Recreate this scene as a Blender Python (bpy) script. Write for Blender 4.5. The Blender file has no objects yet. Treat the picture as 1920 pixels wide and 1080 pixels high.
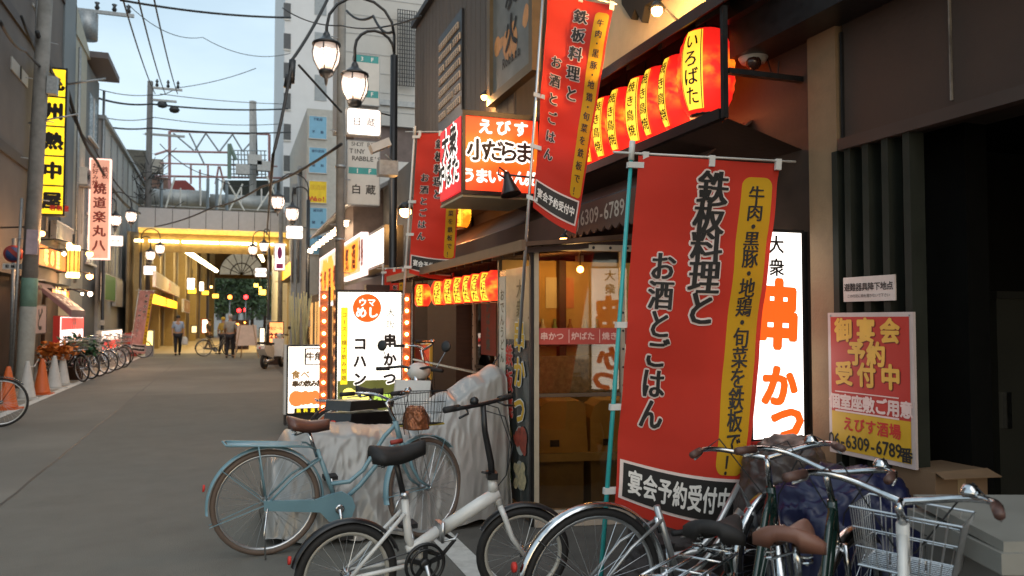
import bpy, math, random
from mathutils import Vector, Matrix, noise
random.seed(7)
R = math.radians
scene = bpy.context.scene
col = scene.collection

# ---------------------------------------------------------------- camera
EYE = 1.5
YAW, PITCH, FPX = 19.5, 2.29, 1500.0          # street runs along +Y, camera looks 19.5 deg to its right
cd = bpy.data.cameras.new('camera'); cam = bpy.data.objects.new('camera', cd); col.objects.link(cam)
cam.location = (0, 0, EYE)
cam.rotation_euler = (R(90 + PITCH), 0, -R(YAW))
cd.sensor_width = 36; cd.lens = 36 * FPX / 1920; cd.clip_start = .05; cd.clip_end = 900
scene.camera = cam
cd.dof.use_dof = True; cd.dof.focus_distance = 4.6; cd.dof.aperture_fstop = 3.4

# ---------------------------------------------------------------- dusk sky, soft light, exposure
SUN_EL, SUN_AZ = R(12), R(200)
w = bpy.data.worlds.new('World'); scene.world = w; w.use_nodes = True
nt = w.node_tree; nt.nodes.clear(); N = nt.nodes.new; L = nt.links.new
out = N('ShaderNodeOutputWorld'); bg = N('ShaderNodeBackground')
sky = N('ShaderNodeTexSky'); sky.sky_type = 'NISHITA'; sky.sun_disc = False
sky.sun_elevation = SUN_EL; sky.sun_rotation = SUN_AZ; sky.air_density = 1.2; sky.dust_density = 1.5; sky.ozone_density = 2.0
tc = N('ShaderNodeTexCoord'); mp = N('ShaderNodeMapping'); mp.inputs['Scale'].default_value = (1.0, 1.0, 3.2)
no = N('ShaderNodeTexNoise'); no.inputs['Scale'].default_value = 1.7; no.inputs['Detail'].default_value = 6; no.inputs['Roughness'].default_value = .55
cr = N('ShaderNodeValToRGB'); cr.color_ramp.elements[0].position = .36; cr.color_ramp.elements[1].position = .72
cr.color_ramp.elements[0].color = (.45, .45, .45, 1); cr.color_ramp.elements[1].color = (1, 1, 1, 1)
mx = N('ShaderNodeMix'); mx.data_type = 'RGBA'; mx.inputs[7].default_value = (5.0, 6.2, 7.0, 1)
L(tc.outputs['Generated'], mp.inputs['Vector']); L(mp.outputs[0], no.inputs['Vector']); L(no.outputs['Fac'], cr.inputs[0])
L(cr.outputs[0], mx.inputs[0]); L(sky.outputs[0], mx.inputs[6]); L(mx.outputs[2], bg.inputs['Color'])
bg.inputs['Strength'].default_value = .15
L(bg.outputs[0], out.inputs['Surface'])
sd = bpy.data.lights.new('sun', 'SUN'); sd.energy = 1.1; sd.angle = R(60); sd.color = (1.0, .93, .86)
sun = bpy.data.objects.new('sun', sd); col.objects.link(sun)
sun.rotation_euler = (R(38), 0, R(8)); sun.location = (0, 0, 30)
scene.view_settings.view_transform = 'Standard'; scene.view_settings.look = 'None'
scene.view_settings.exposure = 0.12; scene.view_settings.gamma = 1.0; scene.view_settings.use_curve_mapping = False
try:
    scene.cycles.use_denoising = True; scene.cycles.max_bounces = 8; scene.cycles.transparent_max_bounces = 12
    scene.cycles.sample_clamp_indirect = 6; scene.cycles.caustics_reflective = False; scene.cycles.caustics_refractive = False
except Exception: pass

# ---------------------------------------------------------------- where a sight line meets a wall, a cross plane or the ground
_M = cam.rotation_euler.to_matrix()
def ray(px, py): return _M @ Vector(((px - 960) / FPX, (540 - py) / FPX, -1))
def onX(px, py, X): d = ray(px, py); return Vector((0, 0, EYE)) + d * (X / d.x)
def onY(px, py, Y): d = ray(px, py); return Vector((0, 0, EYE)) + d * (Y / d.y)
def onG(px, py, z=0.0): d = ray(px, py); return Vector((0, 0, EYE)) + d * ((z - EYE) / d.z)
def atD(px, py, D): d = ray(px, py); return Vector((0, 0, EYE)) + d * D

# ---------------------------------------------------------------- materials
_mats = {}
def mat(name, c=(.5, .5, .5), rough=.6, metal=0, emit=None, es=0, var=.12, scale=6.0, bump=.0, bscale=60, stretch=None, spec=.5, trans=False, coat=0, dirt=0):
    if name in _mats: return _mats[name]
    m = bpy.data.materials.new(name); m.use_nodes = True; t = m.node_tree; b = t.nodes['Principled BSDF']
    b.inputs['Base Color'].default_value = (*c, 1); b.inputs['Roughness'].default_value = rough; b.inputs['Metallic'].default_value = metal
    b.inputs['Specular IOR Level'].default_value = spec; b.inputs['Coat Weight'].default_value = coat
    co = t.nodes.new('ShaderNodeTexCoord'); ma = t.nodes.new('ShaderNodeMapping'); t.links.new(co.outputs['Object'], ma.inputs[0])
    if stretch: ma.inputs['Scale'].default_value = stretch
    if var > 0:
        n = t.nodes.new('ShaderNodeTexNoise'); n.inputs['Scale'].default_value = scale; n.inputs['Detail'].default_value = 5; n.inputs['Roughness'].default_value = .6
        t.links.new(ma.outputs[0], n.inputs['Vector'])
        mr = t.nodes.new('ShaderNodeMapRange'); mr.inputs[1].default_value = .3; mr.inputs[2].default_value = .7
        mr.inputs[3].default_value = 1 - var; mr.inputs[4].default_value = 1 + var
        t.links.new(n.outputs['Fac'], mr.inputs[0])
        hv = t.nodes.new('ShaderNodeHueSaturation'); hv.inputs['Color'].default_value = (*c, 1); t.links.new(mr.outputs[0], hv.inputs['Value'])
        src = hv.outputs[0]
        if dirt:
            n3 = t.nodes.new('ShaderNodeTexNoise'); n3.inputs['Scale'].default_value = scale * .35; n3.inputs['Detail'].default_value = 7; n3.inputs['Roughness'].default_value = .7
            t.links.new(ma.outputs[0], n3.inputs['Vector'])
            r3 = t.nodes.new('ShaderNodeMapRange'); r3.inputs[1].default_value = .5; r3.inputs[2].default_value = .75; r3.inputs[4].default_value = dirt
            t.links.new(n3.outputs['Fac'], r3.inputs[0])
            mm = t.nodes.new('ShaderNodeMix'); mm.data_type = 'RGBA'; mm.inputs[7].default_value = (c[0] * .35 + .01, c[1] * .32 + .01, c[2] * .28 + .01, 1)
            t.links.new(r3.outputs[0], mm.inputs[0]); t.links.new(src, mm.inputs[6]); src = mm.outputs[2]
        t.links.new(src, b.inputs['Base Color'])
        r2 = t.nodes.new('ShaderNodeMapRange'); r2.inputs[3].default_value = max(.03, rough - .1); r2.inputs[4].default_value = min(1, rough + .12)
        t.links.new(n.outputs['Fac'], r2.inputs[0]); t.links.new(r2.outputs[0], b.inputs['Roughness'])
    if bump > 0:
        n2 = t.nodes.new('ShaderNodeTexNoise'); n2.inputs['Scale'].default_value = bscale; n2.inputs['Detail'].default_value = 4
        t.links.new(ma.outputs[0], n2.inputs['Vector'])
        bu = t.nodes.new('ShaderNodeBump'); bu.inputs['Strength'].default_value = bump; bu.inputs['Distance'].default_value = .02
        t.links.new(n2.outputs['Fac'], bu.inputs['Height']); t.links.new(bu.outputs[0], b.inputs['Normal'])
    if emit:
        b.inputs['Emission Color'].default_value = (*emit, 1); b.inputs['Emission Strength'].default_value = es
        if var > 0 and es > 0:
            n4 = t.nodes.new('ShaderNodeTexNoise'); n4.inputs['Scale'].default_value = 3.0; t.links.new(ma.outputs[0], n4.inputs['Vector'])
            r4 = t.nodes.new('ShaderNodeMapRange'); r4.inputs[1].default_value = .3; r4.inputs[2].default_value = .7; r4.inputs[3].default_value = es * .75; r4.inputs[4].default_value = es * 1.15
            t.links.new(n4.outputs['Fac'], r4.inputs[0]); t.links.new(r4.outputs[0], b.inputs['Emission Strength'])
    _mats[name] = m; return m
def cloth(name, c, trans=.35, rough=.8, var=.06, scale=2):
    if name in _mats: return _mats[name]
    m = mat(name, c, rough, var=var, scale=scale, bump=.12, bscale=7); t = m.node_tree; b = t.nodes['Principled BSDF']; o = t.nodes['Material Output']
    tr = t.nodes.new('ShaderNodeBsdfTranslucent'); mi = t.nodes.new('ShaderNodeMixShader'); mi.inputs[0].default_value = trans
    src = b.inputs['Base Color'].links[0].from_socket if b.inputs['Base Color'].links else None
    if src: t.links.new(src, tr.inputs[0])
    else: tr.inputs[0].default_value = (*c, 1)
    t.links.new(b.outputs[0], mi.inputs[1]); t.links.new(tr.outputs[0], mi.inputs[2]); t.links.new(mi.outputs[0], o.inputs[0]); return m
def glow(name, c, s, var=0, base=None): return mat(name, base or tuple(.45 * x for x in c), .5, emit=c, es=s, var=var)
def glass(name, tint=(.9, .92, .9), gloss=.18, rough=.03):
    if name in _mats: return _mats[name]
    m = bpy.data.materials.new(name); m.use_nodes = True; t = m.node_tree; t.nodes.clear()
    o = t.nodes.new('ShaderNodeOutputMaterial'); mi = t.nodes.new('ShaderNodeMixShader'); tr = t.nodes.new('ShaderNodeBsdfTransparent'); gl = t.nodes.new('ShaderNodeBsdfGlossy')
    tr.inputs[0].default_value = (*tint, 1); gl.inputs['Roughness'].default_value = rough
    lw = t.nodes.new('ShaderNodeLayerWeight'); lw.inputs[0].default_value = .3; ad = t.nodes.new('ShaderNodeMath'); ad.inputs[1].default_value = gloss; ad.use_clamp = True
    t.links.new(lw.outputs['Fresnel'], ad.inputs[0]); t.links.new(ad.outputs[0], mi.inputs[0]); t.links.new(tr.outputs[0], mi.inputs[1]); t.links.new(gl.outputs[0], mi.inputs[2]); t.links.new(mi.outputs[0], o.inputs[0])
    _mats[name] = m; return m

# ---------------------------------------------------------------- mesh collector
def basis(d):
    d = d.normalized(); a = Vector((0, 0, 1)) if abs(d.z) < .95 else Vector((1, 0, 0))
    u = d.cross(a).normalized(); return u, d.cross(u).normalized()
class MB:
    def __init__(s): s.v = []; s.f = []; s.sm = []
    def add(s, vs, fs, smooth=False):
        n = len(s.v); s.v += [Vector(p) for p in vs]; s.f += [tuple(i + n for i in f) for f in fs]; s.sm += [smooth] * len(fs); return s
    def box(s, x0, x1, y0, y1, z0, z1):
        if x0 > x1: x0, x1 = x1, x0
        if y0 > y1: y0, y1 = y1, y0
        if z0 > z1: z0, z1 = z1, z0
        return s.add([(x0, y0, z0), (x1, y0, z0), (x1, y1, z0), (x0, y1, z0), (x0, y0, z1), (x1, y0, z1), (x1, y1, z1), (x0, y1, z1)],
                     [(0, 3, 2, 1), (4, 5, 6, 7), (0, 1, 5, 4), (1, 2, 6, 5), (2, 3, 7, 6), (3, 0, 4, 7)])
    def obox(s, O, U, V, W):      # corner and three edge vectors
        O, U, V, W = map(Vector, (O, U, V, W))
        return s.add([O, O + U, O + U + V, O + V, O + W, O + U + W, O + U + V + W, O + V + W],
                     [(0, 3, 2, 1), (4, 5, 6, 7), (0, 1, 5, 4), (1, 2, 6, 5), (2, 3, 7, 6), (3, 0, 4, 7)])
    def quad(s, a, b, c, d): return s.add([a, b, c, d], [(0, 1, 2, 3)])
    def tube(s, pts, r, n=8, cap=True, closed=False):
        pts = [Vector(p) for p in pts]; k = len(pts); rr = r if isinstance(r, (list, tuple)) else [r] * k
        vs = []; u = None
        for i, p in enumerate(pts):
            if closed: d = pts[(i + 1) % k] - pts[i - 1]
            else: d = pts[min(i + 1, k - 1)] - pts[max(i - 1, 0)]
            if d.length < 1e-9: d = Vector((0, 0, 1))
            d.normalize()
            if u is None: u, _ = basis(d)
            u = (u - d * u.dot(d)); u = u.normalized() if u.length > 1e-6 else basis(d)[0]
            v = d.cross(u)
            for j in range(n):
                a = 2 * math.pi * j / n; vs.append(p + (u * math.cos(a) + v * math.sin(a)) * rr[i])
        fs = []
        for i in range(k if closed else k - 1):
            for j in range(n):
                a = i * n + j; b = i * n + (j + 1) % n; i2 = ((i + 1) % k) * n
                fs.append((a, b, i2 + (j + 1) % n, i2 + j))
        if cap and not closed: fs += [tuple(range(n - 1, -1, -1)), tuple(range((k - 1) * n, k * n))]
        return s.add(vs, fs, n > 5)
    def lathe(s, prof, C=(0, 0, 0), ax=(0, 0, 1), n=16, smooth=True, a0=0, a1=2 * math.pi):
        C = Vector(C); ax = Vector(ax).normalized(); u, v = basis(ax); vs = []; full = abs(a1 - a0 - 2 * math.pi) < 1e-6
        m = n if full else n + 1
        for r, h in prof:
            for j in range(m):
                a = a0 + (a1 - a0) * j / n; vs.append(C + ax * h + (u * math.cos(a) + v * math.sin(a)) * r)
        fs = []
        for i in range(len(prof) - 1):
            for j in range(n):
                j2 = (j + 1) % m if full else j + 1
                fs.append((i * m + j, i * m + j2, (i + 1) * m + j2, (i + 1) * m + j))
        if full:
            if prof[0][0] > 1e-4: fs.append(tuple(range(m - 1, -1, -1)))
            if prof[-1][0] > 1e-4: fs.append(tuple(range((len(prof) - 1) * m, len(prof) * m)))
        return s.add(vs, fs, smooth)
    def ball(s, c, r, n=10, sq=(1, 1, 1)):
        k = max(4, n // 2); t = MB().lathe([(max(1e-5, math.sin(math.pi * i / k)) , -math.cos(math.pi * i / k)) for i in range(k + 1)], n=n)
        return s.add([Vector((p.x * r * sq[0], p.y * r * sq[1], p.z * r * sq[2])) + Vector(c) for p in t.v], t.f, True)
    def arcband(s, C, r, a0, a1, width, thick, n=24, ax='y'):   # fender: curved band in the xz plane, crowned across
        C = Vector(C); vs = []; prof = [(-.5, -.35), (-.3, 0), (0, .12), (.3, 0), (.5, -.35)]
        for k in range(n + 1):
            a = a0 + (a1 - a0) * k / n
            for y, q in prof: rr = r + q * width * .5; vs.append(C + Vector((math.cos(a) * rr, y * width, math.sin(a) * rr)))
            for y, q in reversed(prof): rr = r + q * width * .5 - thick; vs.append(C + Vector((math.cos(a) * rr, y * width, math.sin(a) * rr)))
        m = 10; fs = [(k * m + j, k * m + (j + 1) % m, (k + 1) * m + (j + 1) % m, (k + 1) * m + j) for k in range(n) for j in range(m)]
        fs += [tuple(range(m)), tuple(range(n * m + m - 1, n * m - 1, -1))]
        return s.add(vs, fs, True)
    def prism(s, pts, d):        # outline + extrusion vector
        pts = [Vector(p) for p in pts]; d = Vector(d); n = len(pts)
        return s.add(pts + [p + d for p in pts], [tuple(range(n - 1, -1, -1)), tuple(range(n, 2 * n))] + [(i, (i + 1) % n, n + (i + 1) % n, n + i) for i in range(n)])
    def xf(s, M): s.v = [M @ p for p in s.v]; return s
    def merge(s, o):
        s.add(o.v, o.f); s.sm[-len(o.f):] = o.sm; return s
    def build(s, name, m, parent=None, world=False):
        me = bpy.data.meshes.new(name); me.from_pydata([tuple(p) for p in s.v], [], s.f); me.update()
        me.polygons.foreach_set('use_smooth', s.sm)
        if m: me.materials.append(m)
        o = bpy.data.objects.new(name, me); col.objects.link(o)
        if parent:
            o.parent = parent
            if world: o.location = -parent.location
        return o
def tag(o, label=None, cat=None, group=None, kind=None):
    if label: o['label'] = label
    if cat: o['category'] = cat
    if group: o['group'] = group
    if kind: o['kind'] = kind
    return o
def thing(name, label, cat, loc=(0, 0, 0), rz=0, group=None):
    o = bpy.data.objects.new(name, None); col.objects.link(o); o.empty_display_size = .1
    o.location = loc; o.rotation_euler = (0, 0, rz); return tag(o, label, cat, group)
def struct(name, mb, m): return tag(mb.build(name, m), kind='structure')
def copy_tree(o, parent=None):
    c = o.copy(); col.objects.link(c); c.parent = parent
    if parent is not None: c.matrix_parent_inverse = o.matrix_parent_inverse
    for ch in kids.get(o.name, []): copy_tree(ch, c)
    return c
kids = {}
def index_kids(root):
    kids[root.name] = list(root.children)
    for ch in root.children: index_kids(ch)

# ---------------------------------------------------------------- lettering
_gl = {}
def glyph(ch):
    if ch in _gl: return _gl[ch]
    c = bpy.data.curves.new('t', 'FONT'); c.body = ch; c.align_x = 'CENTER'; c.resolution_u = 2
    o = bpy.data.objects.new('t', c); col.objects.link(o)
    me = bpy.data.meshes.new_from_object(o.evaluated_get(bpy.context.evaluated_depsgraph_get()))
    r = ([(v.co.x, v.co.y - .36) for v in me.vertices], [tuple(p.vertices) for p in me.polygons])
    bpy.data.objects.remove(o); bpy.data.curves.remove(c); bpy.data.meshes.remove(me)
    _gl[ch] = r; return r
DIR8 = [(math.cos(a * math.pi / 4), math.sin(a * math.pi / 4)) for a in range(8)]
def put(mb, ch, u, v, size, fr, sx=1, r=0, n=8, w=.002, rot=0, min_=0, skew=0):
    """one character at u right / v down of the frame's top-left corner; r thickens the strokes, min_ only the upright ones"""
    vs, fs = glyph(ch); offs = [(0, 0)]
    if r > 0: offs += [(dx * r, dy * r) for dx, dy in (DIR8 if n == 8 else DIR8[::2])]
    if min_ > 0: offs = [(a + b, c) for a, c in offs for b in (-min_, 0, min_)]
    cr_, sr_ = math.cos(rot), math.sin(rot)
    for k, (ox, oy) in enumerate(offs):
        P = []
        for x, y in vs:
            x2 = (x + ox + skew * y) * sx; y2 = y + oy
            P.append(fr(u + (x2 * cr_ - y2 * sr_) * size, v - (x2 * sr_ + y2 * cr_) * size, w + k * .00004))
        mb.add(P, fs)
def line(mb, s, u, v, size, fr, pitch=None, vertical=False, **k):
    """s written from its centre (u, v)"""
    pitch = pitch or size; n = len(s)
    for i, ch in enumerate(s):
        if ch == ' ': continue
        o = (i - (n - 1) / 2) * pitch
        if vertical: put(mb, ch, u, v + o, size, fr, rot=(-math.pi / 2 if ch == 'ー' else 0), **k)
        else: put(mb, ch, u + o, v, size, fr, **k)
def frame(O, U, V, Nn):       # a flat frame: u along U, v down, w out along N
    O, U, V, Nn = Vector(O), Vector(U).normalized(), Vector(V).normalized(), Vector(Nn).normalized()
    return lambda u, v, w: O + U * u - V * v + Nn * w
def rect(mb, fr, u0, v0, u1, v1, w=.001): return mb.quad(fr(u0, v1, w), fr(u1, v1, w), fr(u1, v0, w), fr(u0, v0, w))
def rrect(mb, fr, u0, v0, u1, v1, r, w=.001, n=5):
    P = []
    for cx, cy, a0 in ((u1 - r, v0 + r, 0), (u0 + r, v0 + r, 90), (u0 + r, v1 - r, 180), (u1 - r, v1 - r, 270)):
        for k in range(n + 1):
            a = R(a0 + 90 * k / n); P.append(fr(cx + math.cos(a) * r, cy - math.sin(a) * r, w))
    return mb.add(P, [tuple(range(len(P)))])
def disc(mb, fr, u, v, r, w=.001, n=24, ry=None):
    return mb.add([fr(u + math.cos(2 * math.pi * k / n) * r, v - math.sin(2 * math.pi * k / n) * (ry or r), w) for k in range(n)], [tuple(range(n))])
def blobs(mb, fr, u0, v0, u1, v1, n, r0, r1, w, seed=1):
    g = random.Random(seed)
    for k in range(n):
        r = g.uniform(r0, r1); u = g.uniform(u0 + r, u1 - r); v = g.uniform(v0 + r, v1 - r); a = g.uniform(0, 3); q = g.uniform(.4, 1); m = 10
        P = []
        for j in range(m):
            t = 2 * math.pi * j / m; x = math.cos(t) * r; y = math.sin(t) * r * q
            P.append(fr(min(u1, max(u0, u + x * math.cos(a) - y * math.sin(a))), min(v1, max(v0, v + x * math.sin(a) + y * math.cos(a))), w + k * .00005))
        mb.add(P, [tuple(range(m))])
def box_on(fr, u0, v0, u1, v1, w0, w1):
    m = MB(); a = fr(u0, v1, w0); return m.obox(a, fr(u1, v1, w0) - a, fr(u0, v0, w0) - a, fr(u0, v1, w1) - a)
def frY(px0, py0, px1, py1, Y):    # a face across the street, seen from the camera
    a = onY(px0, py0, Y); b = onY(px1, py1, Y); return frame(a, (1, 0, 0), (0, 0, 1), (0, -1, 0)), b.x - a.x, a.z - b.z, a
def frXr(px0, py0, px1, py1, X):   # a face on the right-hand houses, looking at the street
    a = onX(px0, py0, X); b = onX(px1, py1, X); return frame(a, (0, -1, 0), (0, 0, 1), (-1, 0, 0)), a.y - b.y, a.z - b.z, a
def frXl(px0, py0, px1, py1, X):   # a face on the left-hand houses
    a = onX(px0, py0, X); b = onX(px1, py1, X); return frame(a, (0, 1, 0), (0, 0, 1), (1, 0, 0)), b.y - a.y, a.z - b.z, a
def sign(name, label, cat, F, face, edge, depth=.12, rim=.02, group=None, bulge=.004):
    """case, face and the frame for its print; F = (frame, width, height, corner)"""
    fr, W, H, a = F; t = thing(name, label, cat, fr(W / 2, H, -depth / 2), group=group)
    box_on(fr, 0, 0, W, H, -depth, 0).build('case', edge, t, True)
    box_on(fr, rim, rim, W - rim, H - rim, 0, bulge).build('face', face, t, True)
    if rim > .004:
        r = MB()
        for q in ((0, 0, W, rim), (0, H - rim, W, H), (0, rim, rim, H - rim), (W - rim, rim, W, H - rim)):
            b = box_on(fr, *q, 0, bulge + .008); r.add(b.v, b.f)
        r.build('frame', edge, t, True)
    f2 = lambda u, v, w: fr(u, v, w + bulge)
    return t, f2, W, H

# common materials
M = {}
M['black'] = mat('black_paint', (.012, .012, .013), .35, var=.3, scale=20)
M['ink'] = mat('ink', (.015, .013, .012), .6, var=0)
M['inkwhite'] = mat('white_print', (.75, .72, .68), .6, var=.05)
M['inkred'] = mat('red_print', (.55, .03, .02), .6, var=.05)
M['inkgold'] = mat('gold_print', (.62, .36, .03), .55, var=.1)
M['steel'] = mat('galvanised_steel', (.32, .33, .33), .45, .6, var=.2, scale=15)
M['chrome'] = mat('chrome', (.56, .57, .58), .17, 1, var=.15, scale=30)
M['alu'] = mat('aluminium', (.55, .56, .57), .3, .9, var=.1)
M['rubber'] = mat('rubber', (.014, .013, .013), .7, var=.2, scale=40)
M['cable'] = mat('cable_sheath', (.02, .022, .024), .6, var=0)
M['concrete'] = mat('concrete_pole', (.24, .23, .21), .85, var=.2, scale=4, bump=.3, bscale=40, dirt=.6)
M['dwood'] = mat('dark_timber', (.035, .016, .011), .5, var=.35, scale=4, stretch=(1, 8, 8), bump=.2)
M['white'] = mat('white_enamel', (.60, .60, .58), .32, var=.08, scale=9, coat=.25, dirt=.22)
M['plwhite'] = mat('white_plastic', (.6, .59, .56), .45, var=.08, dirt=.3)
M['bulb'] = glow('warm_bulb', (1, .42, .12), 30)
M['bulbw'] = glow('white_bulb', (1, .72, .45), 30)
# ================================================================ GROUND
def asphalt():
    m = mat('asphalt', (.155, .148, .128), .82, var=.10, scale=2.2, bump=.5, bscale=160)
    t = m.node_tree; b = t.nodes['Principled BSDF']
    co = t.nodes.new('ShaderNodeTexCoord'); n = t.nodes.new('ShaderNodeTexNoise'); n.inputs['Scale'].default_value = 90; n.inputs['Detail'].default_value = 6; n.inputs['Roughness'].default_value = .9
    t.links.new(co.outputs['Object'], n.inputs['Vector'])
    r = t.nodes.new('ShaderNodeMapRange'); r.inputs[1].default_value = .35; r.inputs[2].default_value = .65; r.inputs[3].default_value = .78; r.inputs[4].default_value = 1.22
    t.links.new(n.outputs['Fac'], r.inputs[0]); l = b.inputs['Base Color'].links[0]; src = l.from_socket
    h = t.nodes.new('ShaderNodeHueSaturation'); t.links.new(src, h.inputs['Color']); t.links.new(r.outputs[0], h.inputs['Value'])
    n2 = t.nodes.new('ShaderNodeTexNoise'); n2.inputs['Scale'].default_value = .35; n2.inputs['Detail'].default_value = 3; t.links.new(co.outputs['Object'], n2.inputs['Vector'])
    r2 = t.nodes.new('ShaderNodeMapRange'); r2.inputs[1].default_value = .35; r2.inputs[2].default_value = .65; r2.inputs[3].default_value = .80; r2.inputs[4].default_value = 1.16; t.links.new(n2.outputs['Fac'], r2.inputs[0])
    h2 = t.nodes.new('ShaderNodeHueSaturation'); t.links.new(h.outputs[0], h2.inputs['Color']); t.links.new(r2.outputs[0], h2.inputs['Value'])
    t.links.new(h2.outputs[0], b.inputs['Base Color']); return m
M['asphalt'] = asphalt()
M['paver'] = mat('side_paving', (.26, .22, .17), .85, var=.18, scale=3, bump=.3, bscale=80, dirt=.4)
M['tile'] = mat('arcade_paving', (.38, .31, .2), .5, var=.12, scale=1.5)
M['paint'] = mat('road_paint', (.55, .54, .5), .75, var=.15, scale=12, dirt=.5, bump=.2)
struct('ground', MB().quad((-160, -20, -.02), (160, -20, -.02), (160, 420, -.02), (-160, 420, -.02)), M['asphalt'])
struct('road', MB().quad((-3.3, -3, 0), (1.42, -3, 0), (1.42, 39, 0), (-3.3, 39, 0)), M['asphalt'])
struct('side_apron', MB().quad((1.42, -3, -.004), (6, -3, -.004), (6, 39, -.004), (1.42, 39, -.004)), mat('apron_asphalt', (.10, .092, .08), .85, var=.25, scale=3, bump=.4, bscale=120, dirt=.5))
struct('left_paving', MB().quad((-6, 2, .004), (-3.42, 2, .004), (-3.42, 39, .004), (-6, 39, .004)), M['paver'])
struct('arcade_floor', MB().quad((-14, 39, .0), (12, 39, .0), (26, 160, .0), (-14, 160, .0)), M['tile'])
struct('left_edge_line', MB().quad((-3.42, 6, .008), (-3.26, 6, .008), (-3.26, 38.8, .008), (-3.42, 38.8, .008)), M['paint'])
struct('right_edge_line', MB().quad((1.33, 1.0, .005), (1.5, 1.0, .005), (1.5, 5.6, .005), (1.33, 5.6, .005)), M['paint'])
struct('road_patch', MB().quad((-1.71, -3, .002), (1.33, -3, .002), (1.33, 17.5, .002), (-1.71, 17.5, .002)), mat('asphalt_patch', (.135, .130, .112), .85, var=.12, scale=3.1, bump=.5, bscale=140, dirt=.25))
# a resurfacing seam down the carriageway
sm = MB(); random.seed(3); px = None
for k in range(60):
    y = 4 + k * .57; x = -1.72 + .0 * k + random.uniform(-.012, .012); 
    if px is not None: sm.quad((px - .012, y - .57, .004), (px + .012, y - .57, .004), (x + .012, y, .004), (x - .012, y, .004))
    px = x
struct('road_seam', sm, mat('tar', (.045, .044, .042), .6))

# ================================================================ RIGHT-HAND HOUSE (near)
M['maroon'] = mat('maroon_wall', (.052, .030, .020), .65, var=.18, scale=2.5, bump=.15, bscale=30, dirt=.35)
M['tan'] = mat('tan_pillar', (.23, .15, .082), .8, var=.14, scale=5, bump=.15, dirt=.3)
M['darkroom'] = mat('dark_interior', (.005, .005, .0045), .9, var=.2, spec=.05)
M['brown'] = mat('brown_sheet', (.075, .036, .022), .55, var=.2, scale=5, stretch=(1, 1, 6), dirt=.3)
h = thing('corner_house', 'dark maroon building front with black open doorway at the right edge', 'building', (3.1, 2.5, 0))
m = MB().box(3.1, 3.5, -1.5, 3.42, 2.46, 7.5); m.build('wall', M['maroon'], h, True)
yy = onX(1778, 100, 3.08).y; MB().box(3.088, 3.1, yy - .004, yy + .004, 2.5, 3.06).build('pale_streak', mat('pale_streak', (.2, .17, .14), .7, var=.5, scale=9), h, True)
for y in (.4, 1.6, 3.41): MB().box(3.085, 3.1, y, y + .012, 2.46, 3.05).build('panel_joint', M['black'], h, True)
MB().box(3.07, 3.36, 3.44, 3.66, 0, 3.12).build('pillar', M['tan'], h, True)
MB().box(2.86, 3.1, -1.5, 4.1, 3.09, 3.3).merge(MB().box(2.8, 3.1, -1.5, 4.1, 3.3, 3.42)).build('cornice', M['black'], h, True)
MB().box(3.04, 3.1, -1.5, 3.40, 2.40, 2.46).build('lintel', mat('lintel_trim', (.05, .032, .024), .5), h, True)
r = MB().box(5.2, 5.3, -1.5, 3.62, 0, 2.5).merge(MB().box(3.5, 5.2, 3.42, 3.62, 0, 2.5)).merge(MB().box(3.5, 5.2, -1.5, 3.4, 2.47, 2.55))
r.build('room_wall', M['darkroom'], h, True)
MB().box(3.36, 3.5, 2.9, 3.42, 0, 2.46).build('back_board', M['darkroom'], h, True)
slm = mat('green_grey_slat', (.022, .024, .018), .6, var=.2, scale=6, spec=.2)
for px in (1572, 1596, 1630, 1667, 1708):
    y = onX(px, 600, 3.07).y; MB().box(3.06, 3.15, y - .021, y + .021, 0, 2.405).build('slat', slm, h, True)
# things in the dark doorway
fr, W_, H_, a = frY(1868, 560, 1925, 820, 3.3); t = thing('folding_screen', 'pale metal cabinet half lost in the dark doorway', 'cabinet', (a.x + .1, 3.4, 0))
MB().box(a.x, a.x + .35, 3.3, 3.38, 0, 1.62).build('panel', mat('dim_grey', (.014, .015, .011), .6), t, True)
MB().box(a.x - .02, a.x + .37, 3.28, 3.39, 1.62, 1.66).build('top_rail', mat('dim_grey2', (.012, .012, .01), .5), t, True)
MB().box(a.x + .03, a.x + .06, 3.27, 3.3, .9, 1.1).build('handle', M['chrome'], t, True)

# ================================================================ MIDDLE HOUSE: grill restaurant
M['siding'] = mat('grey_siding', (.105, .086, .072), .7, var=.15, scale=4, stretch=(6, 6, .5), bump=.1)
M['cream'] = mat('cream_plaster', (.52, .42, .27), .85, var=.12, scale=2, bump=.25, bscale=25, dirt=.3)
g = thing('restaurant_house', 'two storey grill restaurant with cream plaster above its lanterns', 'building', (3.1, 8, 0))
MB().box(3.1, 3.4, 3.66, 5.0, 0, 2.6).build('lower_wall', mat('dark_stain_wall', (.05, .03, .02), .6, var=.3, dirt=.5), g, True)
MB().box(3.1, 3.4, 3.66, 12.1, 2.6, 3.66).build('upper_wall', M['maroon'], g, True)
MB().box(3.1, 3.4, 3.43, 7.5, 3.66, 8.0).build('plaster_wall', M['cream'], g, True)
MB().box(2.98, 3.1, 7.05, 7.5, 3.66, 8.0).build('plaster_pier', mat('grey_plaster', (.33, .30, .25), .85, var=.1, bump=.2), g, True)
MB().box(2.7, 3.1, 7.5, 12.1, 2.9, 6.05).build('siding_wall', M['siding'], g, True)
bd = MB()
for k in range(24):
    y = 7.52 + k * .191; MB().box(2.682, 2.7, y, y + .176, 2.9, 6.0).build('siding_board', M['siding'], g, True)
MB().box(2.62, 3.1, 7.5, 12.14, 6.05, 6.13).build('coping', mat('dark_coping', (.03, .028, .03), .5), g, True)
MB().box(2.9, 3.4, 10.45, 12.1, 0, 2.9).build('end_wall', M['brown'], g, True)
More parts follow.
